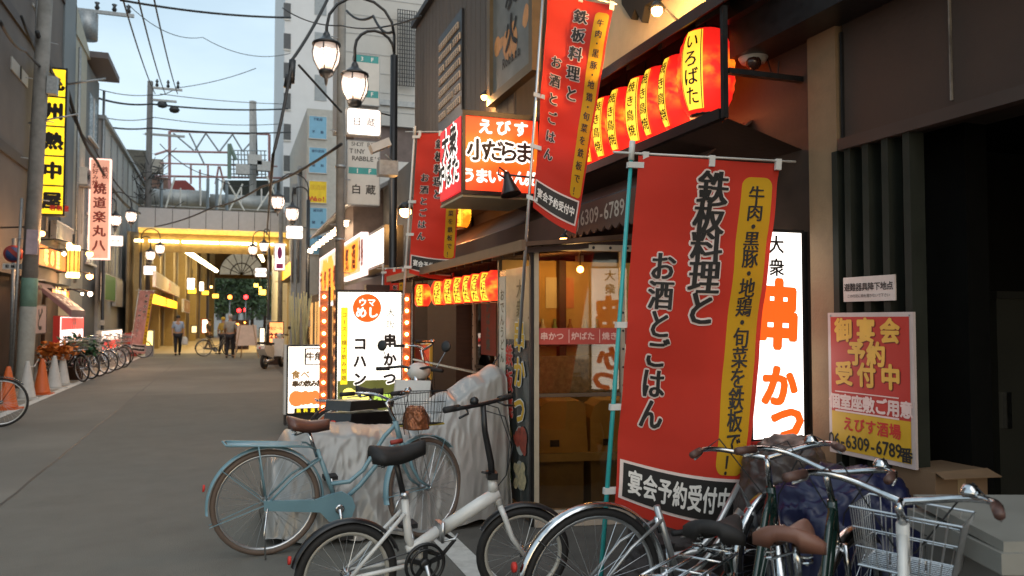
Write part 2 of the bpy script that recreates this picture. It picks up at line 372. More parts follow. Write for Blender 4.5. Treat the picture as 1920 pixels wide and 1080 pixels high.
MB().box(3.4, 6.5, 12.0, 12.1, 0, 6).build('far_gable', M['siding'], g, True)
# sloping lantern roof (meets plaster at z 3.66) and the lower rail
MB().prism([(3.1, 3.7, 3.68), (2.54, 3.7, 3.32), (2.54, 3.7, 3.25), (3.1, 3.7, 3.60)], (0, 3.7, 0)).build('lantern_roof', M['dwood'], g, True)
for k in range(8):
    y = 4.0 + k * .44; MB().obox((3.09, y, 3.555), (-.5, 0, -.32), (0, .05, 0), (0, 0, .04)).build('rafter', M['dwood'], g, True)
MB().box(2.56, 2.6, 3.78, 7.4, 2.62, 2.68).build('lower_rail', M['black'], g, True)
MB().box(2.565, 2.595, 3.735, 3.765, 2.62, 3.25).build('front_post', M['black'], g, True)
MB().box(2.60, 3.1, 3.73, 3.77, 2.87, 2.90).build('side_bar', M['black'], g, True)
MB().quad((2.6, 3.75, 2.62), (3.1, 3.75, 2.48), (3.1, 7.4, 2.48), (2.6, 7.4, 2.62)).build('soffit', M['maroon'], g, True)
# carved beam-end ornament high on the plaster
orn = MB(); random.seed(5)
pts = [(1172, -60), (1178, 10), (1196, 38), (1203, 18), (1216, 44), (1222, 12), (1240, 2), (1262, -20), (1250, -70)]
P0 = [onX(x, y, 3.1) for x, y in pts]; orn.prism([p + Vector((-.001, 0, 0)) for p in P0], (-.06, 0, 0)); orn.build('ornament', mat('dark_carving', (.02, .017, .013), .6), g, True)
# dark awning with scalloped valance and phone number
A = thing('shop_awning', 'dark brown sloping awning with scalloped valance and phone number', 'awning', (3.05, 8, 2.3))
awm = mat('awning_canvas', (.085, .046, .034), .7, var=.15, scale=5, bump=.1)
for k in range(8):
    y = 4.2 + k * .975
    MB().prism([(3.09, y, 2.76), (2.6, y, 2.40), (2.6, y, 2.385), (3.09, y, 2.745)], (0, .97, 0)).build('canvas_panel', awm, A, True)
val = MB()
n = 65
for k in range(n):
    y0 = 4.2 + k * .12; pts = [(2.6, y0, 2.40), (2.6, y0 + .12, 2.40)] + [(2.6, y0 + .12 - .12 * j / 6, 2.19 - .035 * math.sin(math.pi * j / 6)) for j in range(7)]
    val.prism(pts, (-.012, 0, 0))
val.build('valance', awm, A, True)
f = frame((2.588, 12, 2.40), (0, -1, 0), (0, 0, 1), (-1, 0, 0)); tx = MB()
yc = onX(1108, 420, 2.59).y
line(tx, '(06)6309-6789', 12 - yc + .02, .105, .165, f, pitch=.083, r=.012, n=4)
tx.build('phone_number', mat('dim_white_print', (.42, .38, .32), .6), A, True)
MB().tube([(2.6, 4.2, 2.40), (2.6, 12, 2.40)], .012).build('front_bar', M['black'], A, True)

# entrance canopy on black posts
C_ = thing('entrance_canopy', 'low entrance canopy of dark slats on thin black steel posts', 'canopy', (2.1, 8, 0))
MB().prism([(3.05, 5.35, 2.17), (2.0, 5.35, 2.06), (2.0, 5.35, 2.03), (3.05, 5.35, 2.13)], (0, 5.2, 0)).build('roof_sheet', mat('canopy_sheet', (.10, .055, .032), .45, var=.25, dirt=.5), C_, True)
for k in range(20):
    y = 5.4 + k * .27; MB().obox((2.03, y, 1.985), (1.02, 0, .1), (0, .035, 0), (0, 0, .04)).build('rafter', M['dwood'], C_, True)
MB().box(1.97, 2.0, 5.35, 10.55, 2.0, 2.075).build('edge_board', mat('edge_board', (.16, .10, .06), .5, var=.2), C_, True)
for y in (5.5, 6.23, 9.5): MB().box(2.085, 2.115, y - .015, y + .015, 0, 2.03).build('post', M['black'], C_, True)
MB().box(2.09, 2.11, 6.25, 9.49, 1.02, 1.04).build('hand_rail', M['black'], C_, True)
# shop front under the canopy
S_ = thing('shop_facade', 'dark glazed shop front with studded cream posts behind the canopy', 'shop facade', (2.9, 8, 0))
MB().box(2.95, 3.1, 6.34, 10.45, 0, .35).build('plinth', M['dwood'], S_, True)
stud = mat('studded_cream', (.42, .34, .26), .6, var=.15)
for y in (6.5, 7.1, 7.95, 8.8, 9.7):
    MB().box(2.92, 2.98, y, y + .05, .35, 2.1).build('post', stud, S_, True)
    b = MB()
    for k in range(12): b.ball((2.915, y + .025, .45 + k * .14), .009, 6)
    b.build('stud', M['black'], S_, True)
gl = glass('shop_glass', (.45, .40, .34), .10)
for y0, y1 in ((6.56, 7.1), (7.15, 7.95), (8.0, 8.8), (8.85, 9.7)): MB().box(2.95, 2.958, y0, y1, .35, 2.1).build('pane', gl, S_, True)
for z in (.9,): MB().box(2.935, 2.95, 6.4, 9.7, z, z + .04).build('mid_rail', M['dwood'], S_, True)
MB().box(3.6, 3.65, 6.4, 10.4, 0, 2.6).merge(MB().box(3.1, 3.6, 10.3, 10.4, 0, 2.9)).build('back_wall', mat('warm_back_wall', (.06, .03, .022), .7, var=.4, scale=3, dirt=.5), S_, True)
fr, W_, H_, a = frXr(902, 556, 930, 668, 2.9); b = thing('door_banner', 'narrow dark red hanging banner with black brush characters in doorway', 'banner', tuple(a))
m = MB(); rect(m, fr, 0, 0, W_, H_, 0); m.build('cloth', mat('dark_red_cloth', (.16, .02, .012), .8, var=.2), b, True)
m = MB(); line(m, '炉ばた焼', W_ / 2, H_ / 2, .15, fr, vertical=True, r=.04, n=4, w=.004); m.build('lettering', M['ink'], b, True)
fr, W_, H_, a = frXr(778, 640, 808, 712, 2.4); b, f2, W_, H_ = sign('menu_poster', 'red menu poster with yellow edge hung behind the handlebars', 'poster', (fr, W_, H_, a), mat('poster_red', (.45, .05, .02), .6, var=.1), mat('poster_yellow', (.6, .4, .05), .6), .02, .03)
m = MB(); line(m, '生ビール', W_ / 2, H_ / 2, .09, f2, vertical=True, r=.03, n=4); m.build('lettering', M['inkgold'], b, True)

# glazed enclosure turned a little to the camera
E0, E1 = Vector((2.115, 5.5, 0)), Vector((3.1, 5.33, 0)); EU = (E1 - E0).normalized(); EN = Vector((EU.y, -EU.x, 0)); EW = (E1 - E0).length
fe = frame(E0 + Vector((0, 0, 2.06)), EU, (0, 0, 1), EN)     # top at 2.06, v down
K = thing('glass_windbreak', 'glazed windbreak in a studded cream frame beside the menu panel', 'window', tuple((E0 + E1) / 2))
crm = mat('cream_frame', (.45, .38, .28), .55, var=.12, dirt=.3)
for nm, q in (('frame_head', (0, 0, EW, .045)), ('frame_stile', (0, .045, .035, 1.95)), ('frame_stile', (EW - .04, .045, EW, 1.95)), ('frame_stile', (.66, .045, .69, 1.95))):
    box_on(fe, *q, -.02, .03).build(nm, crm, K, True)
b = MB()
for k in range(8): b.ball(fe(.06 + k * .13, .022, .031), .012, 6)
for k in range(14): b.ball(fe(.675, .1 + k * .135, .031), .009, 6)
b.build('stud', M['black'], K, True)
box_on(fe, .035, 1.10, EW - .04, 1.125, -.01, .025).build('mid_rail', mat('rail_brown', (.11, .07, .04), .4), K, True)
box_on(fe, 0, 1.95, EW, 2.06, -.05, .05).build('sill', mat('pale_step', (.5, .42, .33), .7, var=.15), K, True)
wg = glass('window_glass', (.88, .80, .62), .055, .03)
box_on(fe, .035, .045, .66, 1.10, -.004, .0).build('pane', wg, K, True)
box_on(fe, .69, .045, EW - .04, 1.10, -.004, .0).build('pane', wg, K, True)
box_on(fe, .035, 1.125, .66, 1.95, -.004, .0).build('pane', wg, K, True)
box_on(fe, .69, 1.125, EW - .04, 1.95, -.004, .0).build('pane', wg, K, True)
box_on(fe, .04, .62, EW - .05, .74, .0, .001).build('red_band', mat('red_sticker', (.5, .07, .05), .5), K, True)
m = MB()
for i, wd in enumerate(('串かつ', '炉ばた', '焼き鳥', '海鮮')): line(m, wd, .14 + i * .235, .68, .06, fe, r=.03, n=4, w=.003)
for i in range(5): rect(m, fe, .03 + i * .235, .63, .035 + i * .235, .73, .003)
m.build('lettering', mat('pink_print', (.8, .5, .42), .6), K, True)
# room behind the glass
I = thing('dining_room', 'warm lit dining room with wooden seats seen through the windbreak', 'room', (3.2, 6.6, 0))
wm = mat('ochre_wall', (.46, .31, .11), .8, var=.25, scale=2, emit=(.55, .33, .08), es=.0, dirt=.4)
MB().box(2.13, 4.0, 6.27, 6.33, 0, 2.0).build('back_wall', wm, I, True)
MB().box(3.95, 4.0, 5.4, 6.27, 0, 2.0).build('side_wall', wm, I, True)
MB().box(2.62, 2.68, 6.2, 6.27, .9, 2.0).build('post', M['dwood'], I, True)
MB().box(2.13, 4.0, 6.2, 6.27, 1.28, 1.31).build('shelf', M['dwood'], I, True)
for k in range(7): MB().lathe([(.03, 0), (.035, .04), (.028, .12), (.012, .16), (.012, .2)], (2.2 + k * .13 + (k % 3) * .01, 6.235, 1.31), n=10).build('bottle', mat('bottle%d' % (k % 3), ((.12, .2, .08), (.25, .12, .04), (.4, .38, .3))[k % 3], .15), I, True)
for k in range(4): MB().box(2.2 + k * .16, 2.3 + k * .16, 6.262, 6.27, 1.6, 1.86).build('paper_menu', mat('paper_menu%d' % (k % 2), ((.55, .5, .38), (.5, .2, .1))[k % 2], .7), I, True)
MB().box(2.2, 4.9, 5.0, 8.3, 2.2, 2.25).build('ceiling', mat('dim_ceiling', (.22, .15, .07), .8), I, True) if False else None
MB().box(2.13, 4.0, 5.55, 6.27, .0, .02).build('floor_boards', mat('brown_floor', (.12, .08, .05), .5, var=.3), I, True)
MB().box(2.35, 4.0, 6.12, 6.2, .9, 1.2).build('counter_front', mat('hatched_counter', (.22, .17, .11), .6, var=.4, scale=30), I, True)
I.location.z = 0
bx = mat('tan_seat', (.5, .3, .1), .45, var=.12, scale=3)
for i in range(3):
    x0, y0 = (E0 + EU * (.08 + i * .42) - EN * .32).xy
    q = thing('wooden_seat', ('rounded tan wooden seat nearest the menu panel', 'rounded tan wooden seat in the middle of the window', 'rounded tan wooden seat partly behind the teal pole')[i], 'seat', (x0, y0, 0), group='tan seats behind the glass')
    q.rotation_euler.z = math.atan2(EU.y, EU.x)
    prof = [(0, 0, .48), (0, 0, .74), (.03, 0, .83), (.09, 0, .875), (.34, 0, .875), (.38, 0, .84), (.40, 0, .48)]
    MB().prism([(x, y - .06, z) for x, y, z in prof], (0, .3, 0)).build('backrest', bx, q)
    MB().box(-.01, .41, -.1, .3, .42, .48).build('seat_board', mat('pale_bench', (.45, .32, .16), .5), q)
    MB().box(.1, .17, -.075, -.062, .53, .58).build('peg', M['dwood'], q); MB().box(.02, .38, 0, .25, 0, .42).build('base', mat('bench_base', (.24, .17, .10), .7, var=.2), q)
lt = thing('ceiling_bulb', 'small bare bulb glowing inside above the dining room', 'lamp', (2.62, 5.78, 1.9))
MB().ball((0, 0, 0), .028).build('bulb', M['bulb'], lt); MB().tube([(0, 0, .03), (0, 0, .3)], .006, 5).build('cord', M['cable'], lt)
ld = bpy.data.lights.new('bulb_light', 'POINT'); ld.energy = 6; ld.color = (1, .62, .25); ld.shadow_soft_size = .05; lo = bpy.data.objects.new('bulb_light', ld); col.objects.link(lo); lo.parent = lt; lo.location = (0, .1, -.06)

# printed menu panel between two black posts
PN = thing('menu_sign', 'tall glossy menu panel with gold characters and dishes between black posts', 'sign', (2.1, 5.86, 0))
fp = frame((2.088, 6.215, 1.90), (0, -1, 0), (0, 0, 1), (-1, 0, 0)); PW = .70
MB().box(2.09, 2.11, 5.515, 6.215, .12, 1.90).build('board', mat('menu_board', (.035, .045, .045), .18, var=.3, scale=3, coat=.6), PN, True)
m = MB(); rect(m, fp, .18, 0, PW, .55, .002); m.build('gold_field', mat('gold_field', (.34, .28, .16), .3, var=.35, scale=4, coat=.5), PN, True)
m = MB(); rect(m, fp, .01, .05, .17, 1.15, .002); m.build('pale_strip', mat('pale_strip', (.55, .53, .45), .4, var=.15), PN, True)
m = MB(); line(m, '酒場', .09, .98, .13, fp, vertical=True, r=.03, n=4, w=.004); line(m, '大衆', .50, .24, .15, fp, vertical=True, r=.012, w=.004); line(m, 'おでんうどん', .09, .45, .1, fp, vertical=True, r=.02, n=4, w=.004)
m.build('small_lettering', mat('dark_gold_print', (.12, .09, .03), .5), PN, True)
m = MB(); line(m, '串かつ', .50, .80, .25, fp, pitch=.28, vertical=True, r=.065, w=.005); m.build('lettering_outline', M['inkwhite'], PN, True)
m = MB(); line(m, '串かつ', .50, .80, .25, fp, pitch=.28, vertical=True, r=.03, w=.008); m.build('lettering', M['inkgold'], PN, True)
m = MB(); line(m, '鉄板焼', .27, .88, .17, fp, pitch=.2, vertical=True, r=.06, w=.005); m.build('lettering_outline', mat('pink_edge', (.6, .35, .3), .5), PN, True)
m = MB(); line(m, '鉄板焼', .27, .88, .17, fp, pitch=.2, vertical=True, r=.02, w=.008); m.build('lettering', M['inkred'], PN, True)
for i, (c, sd_) in enumerate((((.42, .33, .08), 1), ((.3, .05, .03), 2), ((.12, .2, .05), 3), ((.5, .42, .25), 4))):
    m = MB(); blobs(m, fp, .02 + .33 * (i % 2), 1.18 + .26 * (i // 2), .34 + .33 * (i % 2), 1.45 + .26 * (i // 2), 14, .03, .09, .003 + i * .001, sd_); m.build('dish_picture', mat('dish%d' % i, c, .3, var=.5, scale=25), PN, True)
    m = MB(); disc(m, fp, .18 + .33 * (i % 2), 1.31 + .26 * (i // 2), .11, .0022 + i * .0001, 20); m.build('plate_picture', mat('dish_plate', (.35, .36, .33), .3), PN, True)

# ================================================================ ROW BEYOND THE RESTAURANT (right side)
M['wtile'] = mat('white_tile_wall', (.48, .48, .46), .6, var=.05, scale=3, dirt=.15)
T = thing('white_tower_block', 'tall white tower block with small dark windows above the arcade', 'building', (8, 52, 0))
xl = onY(531, 300, 50).x
MB().box(xl, 15, 50, 62, 0, 36).build('wall', mat('white_render', (.56, .58, .6), .7, var=.05, scale=1), T, True)
wd = mat('dark_pane', (.05, .055, .06), .3, var=.2)
for py in (20, 77, 132, 189, 247, 306, 365, 423):
    fr, W_, H_, a = frY(532, py - 15, 545, py + 16, 50); wn = box_on(fr, 0, 0, W_, H_, 0, .02).build('window', wd, T, True)
    box_on(fr, 0, H_, W_, H_ + .1, 0, .06).build('sill', M['wtile'], wn)
for k, py in enumerate((-20, 60, 140)):
    fr, W_, H_, a = frY(590, py, 612, py + 50, 50); wn = box_on(fr, 0, 0, W_, H_, 0, .03).build('window', mat('grey_pane', (.25, .28, .3), .3), T, True)
B2 = thing('narrow_office_block', 'pale narrow office block carrying the blue and yellow sign column', 'building', (4, 33, 0))
x0 = onY(575, 300, 31).x; x1 = onY(628, 300, 31).x
MB().box(x0, x1 + .4, 31, 40, 0, onY(600, 205, 31).z).build('wall', mat('grey_pale_wall', (.42, .43, .4), .7, var=.1, dirt=.2), B2, True)
for (a0, a1, c_, nm) in ((216, 262, (.18, .42, .6), '不動産'), (275, 326, (.2, .46, .62), '歯科医院'), (388, 430, (.18, .42, .58), '鍼灸院'), (440, 478, (.2, .44, .6), '学習塾')):
    F = frY(579, a0, 613, a1, 30.96); t, f2, W_, H_ = sign('shop_sign', {216: 'pale blue sign, topmost on the pale sign column', 275: 'pale blue sign directly above the yellow one', 388: 'pale blue sign just below the yellow one', 440: 'lowest pale blue sign on the sign column'}[a0], 'sign', F, mat('blue_face', c_, .4, var=.06, dirt=.1), M['plwhite'], .03, .02, group='pale blue signs on the office block')
    m = MB(); line(m, nm, W_ / 2, H_ * .15, .12, f2, r=.03, n=4); line(m, nm[:2], W_ / 2, H_ * .7, .12, f2, pitch=.32, r=.05, n=4); m.build('lettering', mat('navy_print', (.04, .1, .18), .6), t, True)
F = frY(579, 338, 613, 382, 30.96); t, f2, W_, H_ = sign('shop_sign', 'yellow sign with red brush writing on the pale sign column', 'sign', F, mat('yellow_face', (.75, .55, .02), .4), M['plwhite'], .03, .02)
m = MB(); line(m, 'Wao!', W_ / 2, H_ * .8, .26, f2, pitch=.14, r=.03, n=4); m.build('lettering', M['inkred'], t, True)
m = MB(); line(m, '居酒屋', W_ / 2, H_ * .3, .2, f2, r=.0, n=4); m.build('small_lettering', mat('ochre_print', (.55, .33, .02), .6), t, True)
for k in range(3):
    x = onY(548 + k * 11, 300, 33).x; z = onY(548, (345, 310, 282)[k], 33).z
    MB().box(x, x + .2, 33, 33.3, 0, z).build('duct', mat('blue_grey_duct', (.3, .34, .38), .5, .4), B2, True)
    MB().tube([(x + .05, 32.95, 3), (x + .05, 32.95, z - .5)], .04).build('pipe', M['steel'], B2, True)
    MB().box(x + .02, x + .16, 32.9, 33, z - .4, z - .15).build('pipe_cap', M['black'], B2, True)
# mid-distance tiled building with wire grille
B3 = thing('tiled_building', 'pale tiled building with a wire mesh screen behind the lamp post', 'building', (4, 16, 0))
a = onY(640, 50, 17.5); b = onY(782, 240, 17.5)
MB().box(onY(640, 0, 17.5).x, 9, 17.5, 18.9, b.z, 12).build('upper_wall', M['wtile'], B3, True)
MB().box(onY(690, 0, 17.5).x, 9, 17.45, 17.5, onY(700, 196, 17.5).z, onY(700, 186, 17.5).z).build('ledge', M['steel'], B3, True)
MB().box(onY(668, 0, 17.4).x, 9, 17.6, 18.9, 2.5, b.z).build('lower_wall', mat('grey_red_wall', (.15, .115, .105), .7, var=.2, dirt=.4), B3, True)
MB().box(onY(668, 0, 17.4).x, 9, 17.5, 17.6, onY(700, 345, 17.5).z, onY(700, 300, 17.5).z).build('white_band', M['plwhite'], B3, True)
gx0, gx1 = onY(746, 50, 17.3).x, onY(781, 50, 17.3).x; gz0, gz1 = onY(760, 160, 17.3).z, onY(760, 18, 17.3).z
gm = MB()
for k in range(9): x = gx0 + (gx1 - gx0) * k / 8; gm.box(x - .008, x + .008, 17.3, 17.33, gz0, gz1)
for k in range(20): z = gz0 + (gz1 - gz0) * k / 19; gm.box(gx0, gx1, 17.33, 17.345, z - .006, z + .006)
tag(gm.build('grille', M['black'], B3, True), kind='stuff')
for k in range(12):
    z = b.z + .3 + k * .42; MB().box(onY(640, 0, 17.5).x, 9, 17.49, 17.5, z, z + .012).build('joint', M['steel'], B3, True)
# white sign column with bar names
F = frY(651, 262, 712, 386, 15.6); t, f2, W_, H_ = sign('bar_sign', 'white bar name board with teal band below the lit lamp board', 'sign', F, mat('white_board', (.56, .54, .5), .5, var=.05), M['steel'], .25, .015)
m = MB(); line(m, 'SHOT BAR', W_ / 2, .07, .11, f2, pitch=.062); line(m, 'TINY', W_ * .3, .21, .13, f2, pitch=.075, r=.01, n=4); line(m, "RABBLE'S", W_ * .58, .35, .13, f2, pitch=.07, r=.012, n=4); line(m, '白蔵', W_ / 2, H_ * .76, .2, f2, pitch=.28, r=.02, n=4); m.build('lettering', M['ink'], t, True)
m = MB(); rect(m, f2, .03, H_ * .42, W_ - .03, H_ * .52, .002); m.build('teal_band', mat('teal_print', (.04, .28, .27), .5), t, True)
m = MB(); line(m, '1F', W_ / 2, H_ * .47, .12, f2, pitch=.24, r=.03, n=4, w=.004); m.build('band_lettering', M['inkwhite'], t, True)
F = frY(664, 100, 712, 200, 15.7); t, f2, W_, H_ = sign('bar_sign', 'white name board with two teal bands above the lit lamp board', 'sign', F, mat('white_board', (.56, .54, .5), .5), M['steel'], .25, .015)
m = MB(); rect(m, f2, .03, .02, W_ - .03, .16, .002); rect(m, f2, .03, H_ - .3, W_ - .03, H_ - .16, .002); m.build('teal_band', mat('teal_print', (.04, .28, .27)), t, True)
m = MB(); line(m, '3F', W_ / 2, .09, .11, f2, pitch=.2, r=.03, n=4, w=.004); line(m, '2F', W_ / 2, H_ - .23, .11, f2, pitch=.2, r=.03, n=4, w=.004); m.build('band_lettering', M['inkwhite'], t, True)
# low shops between the tiled block and the arcade
B4 = thing('low_shop_row', 'low dim shop building behind the lit sign boxes', 'building', (3, 24, 0))
MB().box(2.75, 8, 13, 38.5, 0, 2.35).build('wall', mat('dim_brown_wall', (.12, .085, .06), .7, var=.4, scale=1.2, dirt=.5), B4, True)
MB().box(3.2, 8, 13, 31, 2.35, 4.5).build('upper_wall', mat('grey_metal_wall', (.17, .17, .165), .6, var=.15, dirt=.3), B4, True)
for k in range(9):
    y = 14 + k * 2.4; wn = MB().box(2.73, 2.75, y, y + 1.5, .5, 2.1).build('window', mat('amber_window', (.3, .2, .1), .3, var=.5, scale=2, emit=(1, .5, .15), es=.9), B4, True)
    MB().box(2.71, 2.73, y + .72, y + .78, .5, 2.1).build('mullion', M['dwood'], wn)
MB().prism([(3.2, 17, 4.5), (2.3, 17, 4.0), (2.3, 17, 3.95), (3.2, 17, 4.4)], (0, 8, 0)).build('eave', mat('eave_grey', (.2, .2, .2), .5), B4, True)
# ================================================================ ARCADE AND STATION
G = thing('arcade_gate', 'white beam and yellow lit roof at the mouth of the shopping arcade', 'arcade', (0, 40, 0))
YA = 40.0
XL, XR = onY(258, 450, YA).x, onY(545, 450, YA).x
zt, zb = onY(400, 395, YA).z, onY(400, 431, YA).z
np_ = 10
pm = mat('beam_panel', (.45, .46, .47), .5, var=.05)
for k in range(np_):
    x0 = XL + (XR + .5 - XL) * k / np_; x1 = XL + (XR + .5 - XL) * (k + 1) / np_
    MB().box(x0 + .015, x1 - .015, YA - .05, YA, zb, zt).build('panel', pm, G, True)
MB().box(XL, XR + .5, YA, YA + .6, zb, zt + .05).build('beam', mat('beam_core', (.12, .12, .12), .6), G, True)
ysoff = mat('yellow_soffit', (.62, .42, .10), .5, var=.15, scale=1)
MB().prism([(XL, YA, zb), (XL, YA + 1.2, zb - .5), (XL, YA + 1.2, zb - .45), (XL, YA, zb + .05)], (XR - XL + .5, 0, 0)).build('lit_soffit', mat('warm_soffit', (.6, .4, .1), .5, emit=(.95, .55, .10), es=.36, var=.3), G, True)
tube_ = glow('tube_glow', (1, .82, .45), 14)
zt_ = onY(400, 455, YA + .3).z
for p0, p1 in ((252, 268), (279, 335), (341, 410), (413, 481), (487, 505), (508, 536)):
    a, b = onY(p0, 452, YA + .3), onY(p1, 456, YA + .3); MB().box(a.x, b.x, YA + .3, YA + .42, zt_ - .05, zt_ + .05).build('light_tube', tube_, G, True)
MB().box(XL, XR, YA + .45, YA + .5, zt_ - .5, zb - .2).build('inner_fascia', mat('ochre_fascia', (.32, .2, .05), .6, var=.2), G, True)
def ax(x, y): return x + (y - YA) * .072       # the arcade bends a little to the right
ceil_ = MB(); ceil_.quad((ax(XL, YA), YA + .5, zt_ + .15), (ax(XR, YA), YA + .5, zt_ + .15), (ax(XR, 80), 80, zt_ + 3.9), (ax(XL, 80), 80, zt_ + 3.9)); ceil_.build('ceiling', mat('ochre_ceiling', (.34, .24, .09), .6, var=.2, scale=.5), G, True)
ca = MB()
for k in range(10):
    y = 42 + k * 4; ca.box(ax(XL, y), ax(XR, y), y, y + .25, zt_ + .0, zt_ + .5)
for (p0, q0, p1, q1) in ((338, 463, 406, 508), (482, 467, 493, 488)):
    a = onY(p0, q0, 42.5); b = onY(p1, q1, 66 if p0 < 400 else 62); MB().tube([a, b], .13, 6).build('light_tube', tube_, G, True)
# half-round gable window at the far end
YG = 78; c = onY(453, 515, YG); rg = (onY(495, 515, YG).x - onY(411, 515, YG).x) / 2
m = MB(); P = [(c.x + math.cos(math.pi * k / 24) * rg, YG, c.z + math.sin(math.pi * k / 24) * rg * 1.08) for k in range(25)]; m.prism(P, (0, .1, 0))
m.build('fanlight', mat('fanlight_glass', (.45, .44, .38), .4, emit=(.6, .55, .42), es=.35), G, True)
fb = MB()
for k in range(1, 8): a_ = math.pi * k / 8; fb.tube([(c.x, YG - .05, c.z), (c.x + math.cos(a_) * rg, YG - .05, c.z + math.sin(a_) * rg * 1.08)], .035, 4)
for q in (.5, 1.0): fb.tube([(c.x + math.cos(math.pi * k / 16) * rg * q, YG - .05, c.z + math.sin(math.pi * k / 16) * rg * q * 1.08) for k in range(17)], .05, 4)
fb.build('glazing_bar', mat('brown_bar', (.1, .07, .03), .6), G, True)
gz = mat('ochre_gable', (.22, .13, .04), .6, var=.2)
MB().box(c.x - 9, c.x - rg, YG + .1, YG + .3, c.z - .2, c.z + 5).merge(MB().box(c.x - rg, c.x + 9, YG + .12, YG + .3, c.z + rg * .2, c.z + 5)).merge(MB().box(c.x - 9, c.x + 9, YG - .02, YG + .1, c.z - .35, c.z)).build('gable', gz, G, True)
# inner walls with columns
cm = mat('gold_column', (.38, .28, .12), .5, var=.1)
for y in (41, 45.5, 50.5, 56, 62, 69, 76):
    x = ax(XL, y); MB().box(x - .3, x + .15, y, y + .5, 0, zt_ + .2 + (y - 40) * .09).build('column', cm, G, True)
    x = ax(XR, y); MB().box(x - .1, x + .35, y, y + .5, 0, zt_ + .2 + (y - 40) * .09).build('column', cm, G, True)
MB().prism([(ax(XL, 40) - .4, 40.6, 0), (ax(XL, 80) - .4, 80, 0), (ax(XL, 80) - .4, 80, 9), (ax(XL, 40) - .4, 40.6, 5.6)], (-.1, 0, 0)).build('side_wall', mat('ochre_side', (.22, .16, .085), .6, var=.5, scale=1), G, True)
MB().prism([(ax(XR, 40) + .4, 40.6, 0), (ax(XR, 80) + .4, 80, 0), (ax(XR, 80) + .4, 80, 9), (ax(XR, 40) + .4, 40.6, 5.6)], (.1, 0, 0)).build('side_wall', mat('ochre_side', (.3, .19, .06), .6), G, True)
for i, y in enumerate((44, 55, 68)):
    ld = bpy.data.lights.new('arcade_fill', 'AREA'); ld.energy = 190; ld.size = 3; ld.color = (1, .68, .25); lo = bpy.data.objects.new('arcade_fill', ld); col.objects.link(lo); lo.location = (ax(-.5, y), y, zt_ - .15); lo.parent = G; lo.location = Vector((ax(-.5, y), y, zt_ - .15)) - G.location  # added unseen area fill, helps the visible tubes brighten the arcade
for (y, z0, z1, c_, e_) in ((43.2, 2.2, 2.9, (1, .72, .02), 2.6),):
    a = onX(278, 545, ax(XL, 42) + .2); 
# yellow shop sign on the arcade's left wall
def angled(px0, py0, py1, px1, qy0, qy1, X0, name, label, face, edge, txt=None, tm=None, depth=.12, ts=.3, vertical=False):
    a = onX(px0, py0, X0); b = onX(px1, qy0, X0); w_ = b.y - a.y; h_ = a.z - onX(px0, py1, X0).z
    fr = frame(a, (0, 1, 0), (0, 0, 1), (1, 0, 0)); t, f2, W_, H_ = sign(name, label, 'sign', (fr, w_, h_, a), face, edge, depth, .03)
    if txt: m = MB(); line(m, txt, W_ / 2, H_ / 2, ts, f2, r=.03, n=4, vertical=vertical); m.build('lettering', tm or M['ink'], t, True)
    return t
XA = ax(XL, 43) + .75
angled(292, 508, 538, 337, 517, 540, XA, 'shop_sign', 'pale beige shop board above the glowing yellow sign', mat('beige_board', (.5, .42, .32), .6), M['alu'], 'カフェ', M['inkred'], ts=.5)
angled(345, 560, 585, 356, 562, 582, XA + .6, 'shop_sign', 'small round brown shop sign on the gold arcade columns', mat('brown_board', (.2, .1, .04), .6), M['alu'], '茶', M['inkwhite'], ts=.4)
angled(280, 547, 569, 332, 548, 571, XA, 'shop_sign', 'long glowing yellow shop sign with red lower edge at arcade mouth', glow('yellow_glow', (1, .62, .02), 2.6), M['inkred'], '定食酒場', M['inkred'], ts=.45)
# small boxes and lights hanging in the arcade
hl = [(358, 532, 15, 22, (1, .85, .7), 6), (360, 545, 17, 12, (1, .5, .03), 4), (378, 537, 9, 18, (1, .8, .6), 7), (385, 549, 14, 9, (1, .5, .03), 4), (404, 555, 13, 9, (1, .5, .05), 4), (396, 538, 6, 6, (1, .6, .2), 6), (480, 535, 9, 8, (1, .65, .1), 6), (488, 540, 6, 6, (1, .6, .1), 6), (492, 548, 14, 11, (1, .6, .08), 4.5)]
for i, (px, py, w_, h_, c_, s_) in enumerate(hl):
    F = frY(px - w_ / 2, py - h_ / 2, px + w_ / 2, py + h_ / 2, 48 + i * 3)
    t, f2, W_, H_ = sign('hanging_light_box', ['white lit box nearest the yellow shop sign', 'amber lit box under the nearest white one', 'slender white lit box further into the arcade', 'amber lit box left of centre in the arcade', 'amber lit box nearest the arcade trees', 'tiny round amber light beside the slender white box', 'small amber light high before the trees', 'smallest amber light before the trees', 'amber lit box beside the right arcade column'][i], 'light', F, glow('box_glow%d' % i, c_, s_), M['dwood'], .2, .03, group='lit boxes hanging in the arcade')
    fr = F[0]; MB().tube([fr(W_ / 2, 0, -.1), fr(W_ / 2, -1.1, -.1)], .02, 4).build('hanger', M['black'], t, True)
# traffic lights at the far crossing
for i, (px, py, c_) in enumerate(((431, 557, (1, .2, .03)), (461, 557, (1, .03, .03)), (448, 582, (1, .02, .02)), (456, 581, (1, .02, .02)))):
    p = onY(px, py, 88 + i); t = thing('traffic_signal', ['orange signal light at the far crossing', 'upper red signal light at the far crossing', 'lower red signal light on the left of the pair', 'lower red signal light on the right of the pair'][i], 'traffic light', tuple(p), group='signals at the far crossing')
    MB().box(-.5, .5, 0, .25, -.28, .28).build('housing', M['black'], t); MB().lathe([(.001, -.05), (.2, -.03), (.22, 0)], (0, 0, 0), (0, 1, 0), 12).build('lens', glow('sig%d' % i, c_, 9), t)
    MB().tube([(0, .3, .1), (0, .3, -p.z)], .06, 6).build('pole', M['steel'], t)
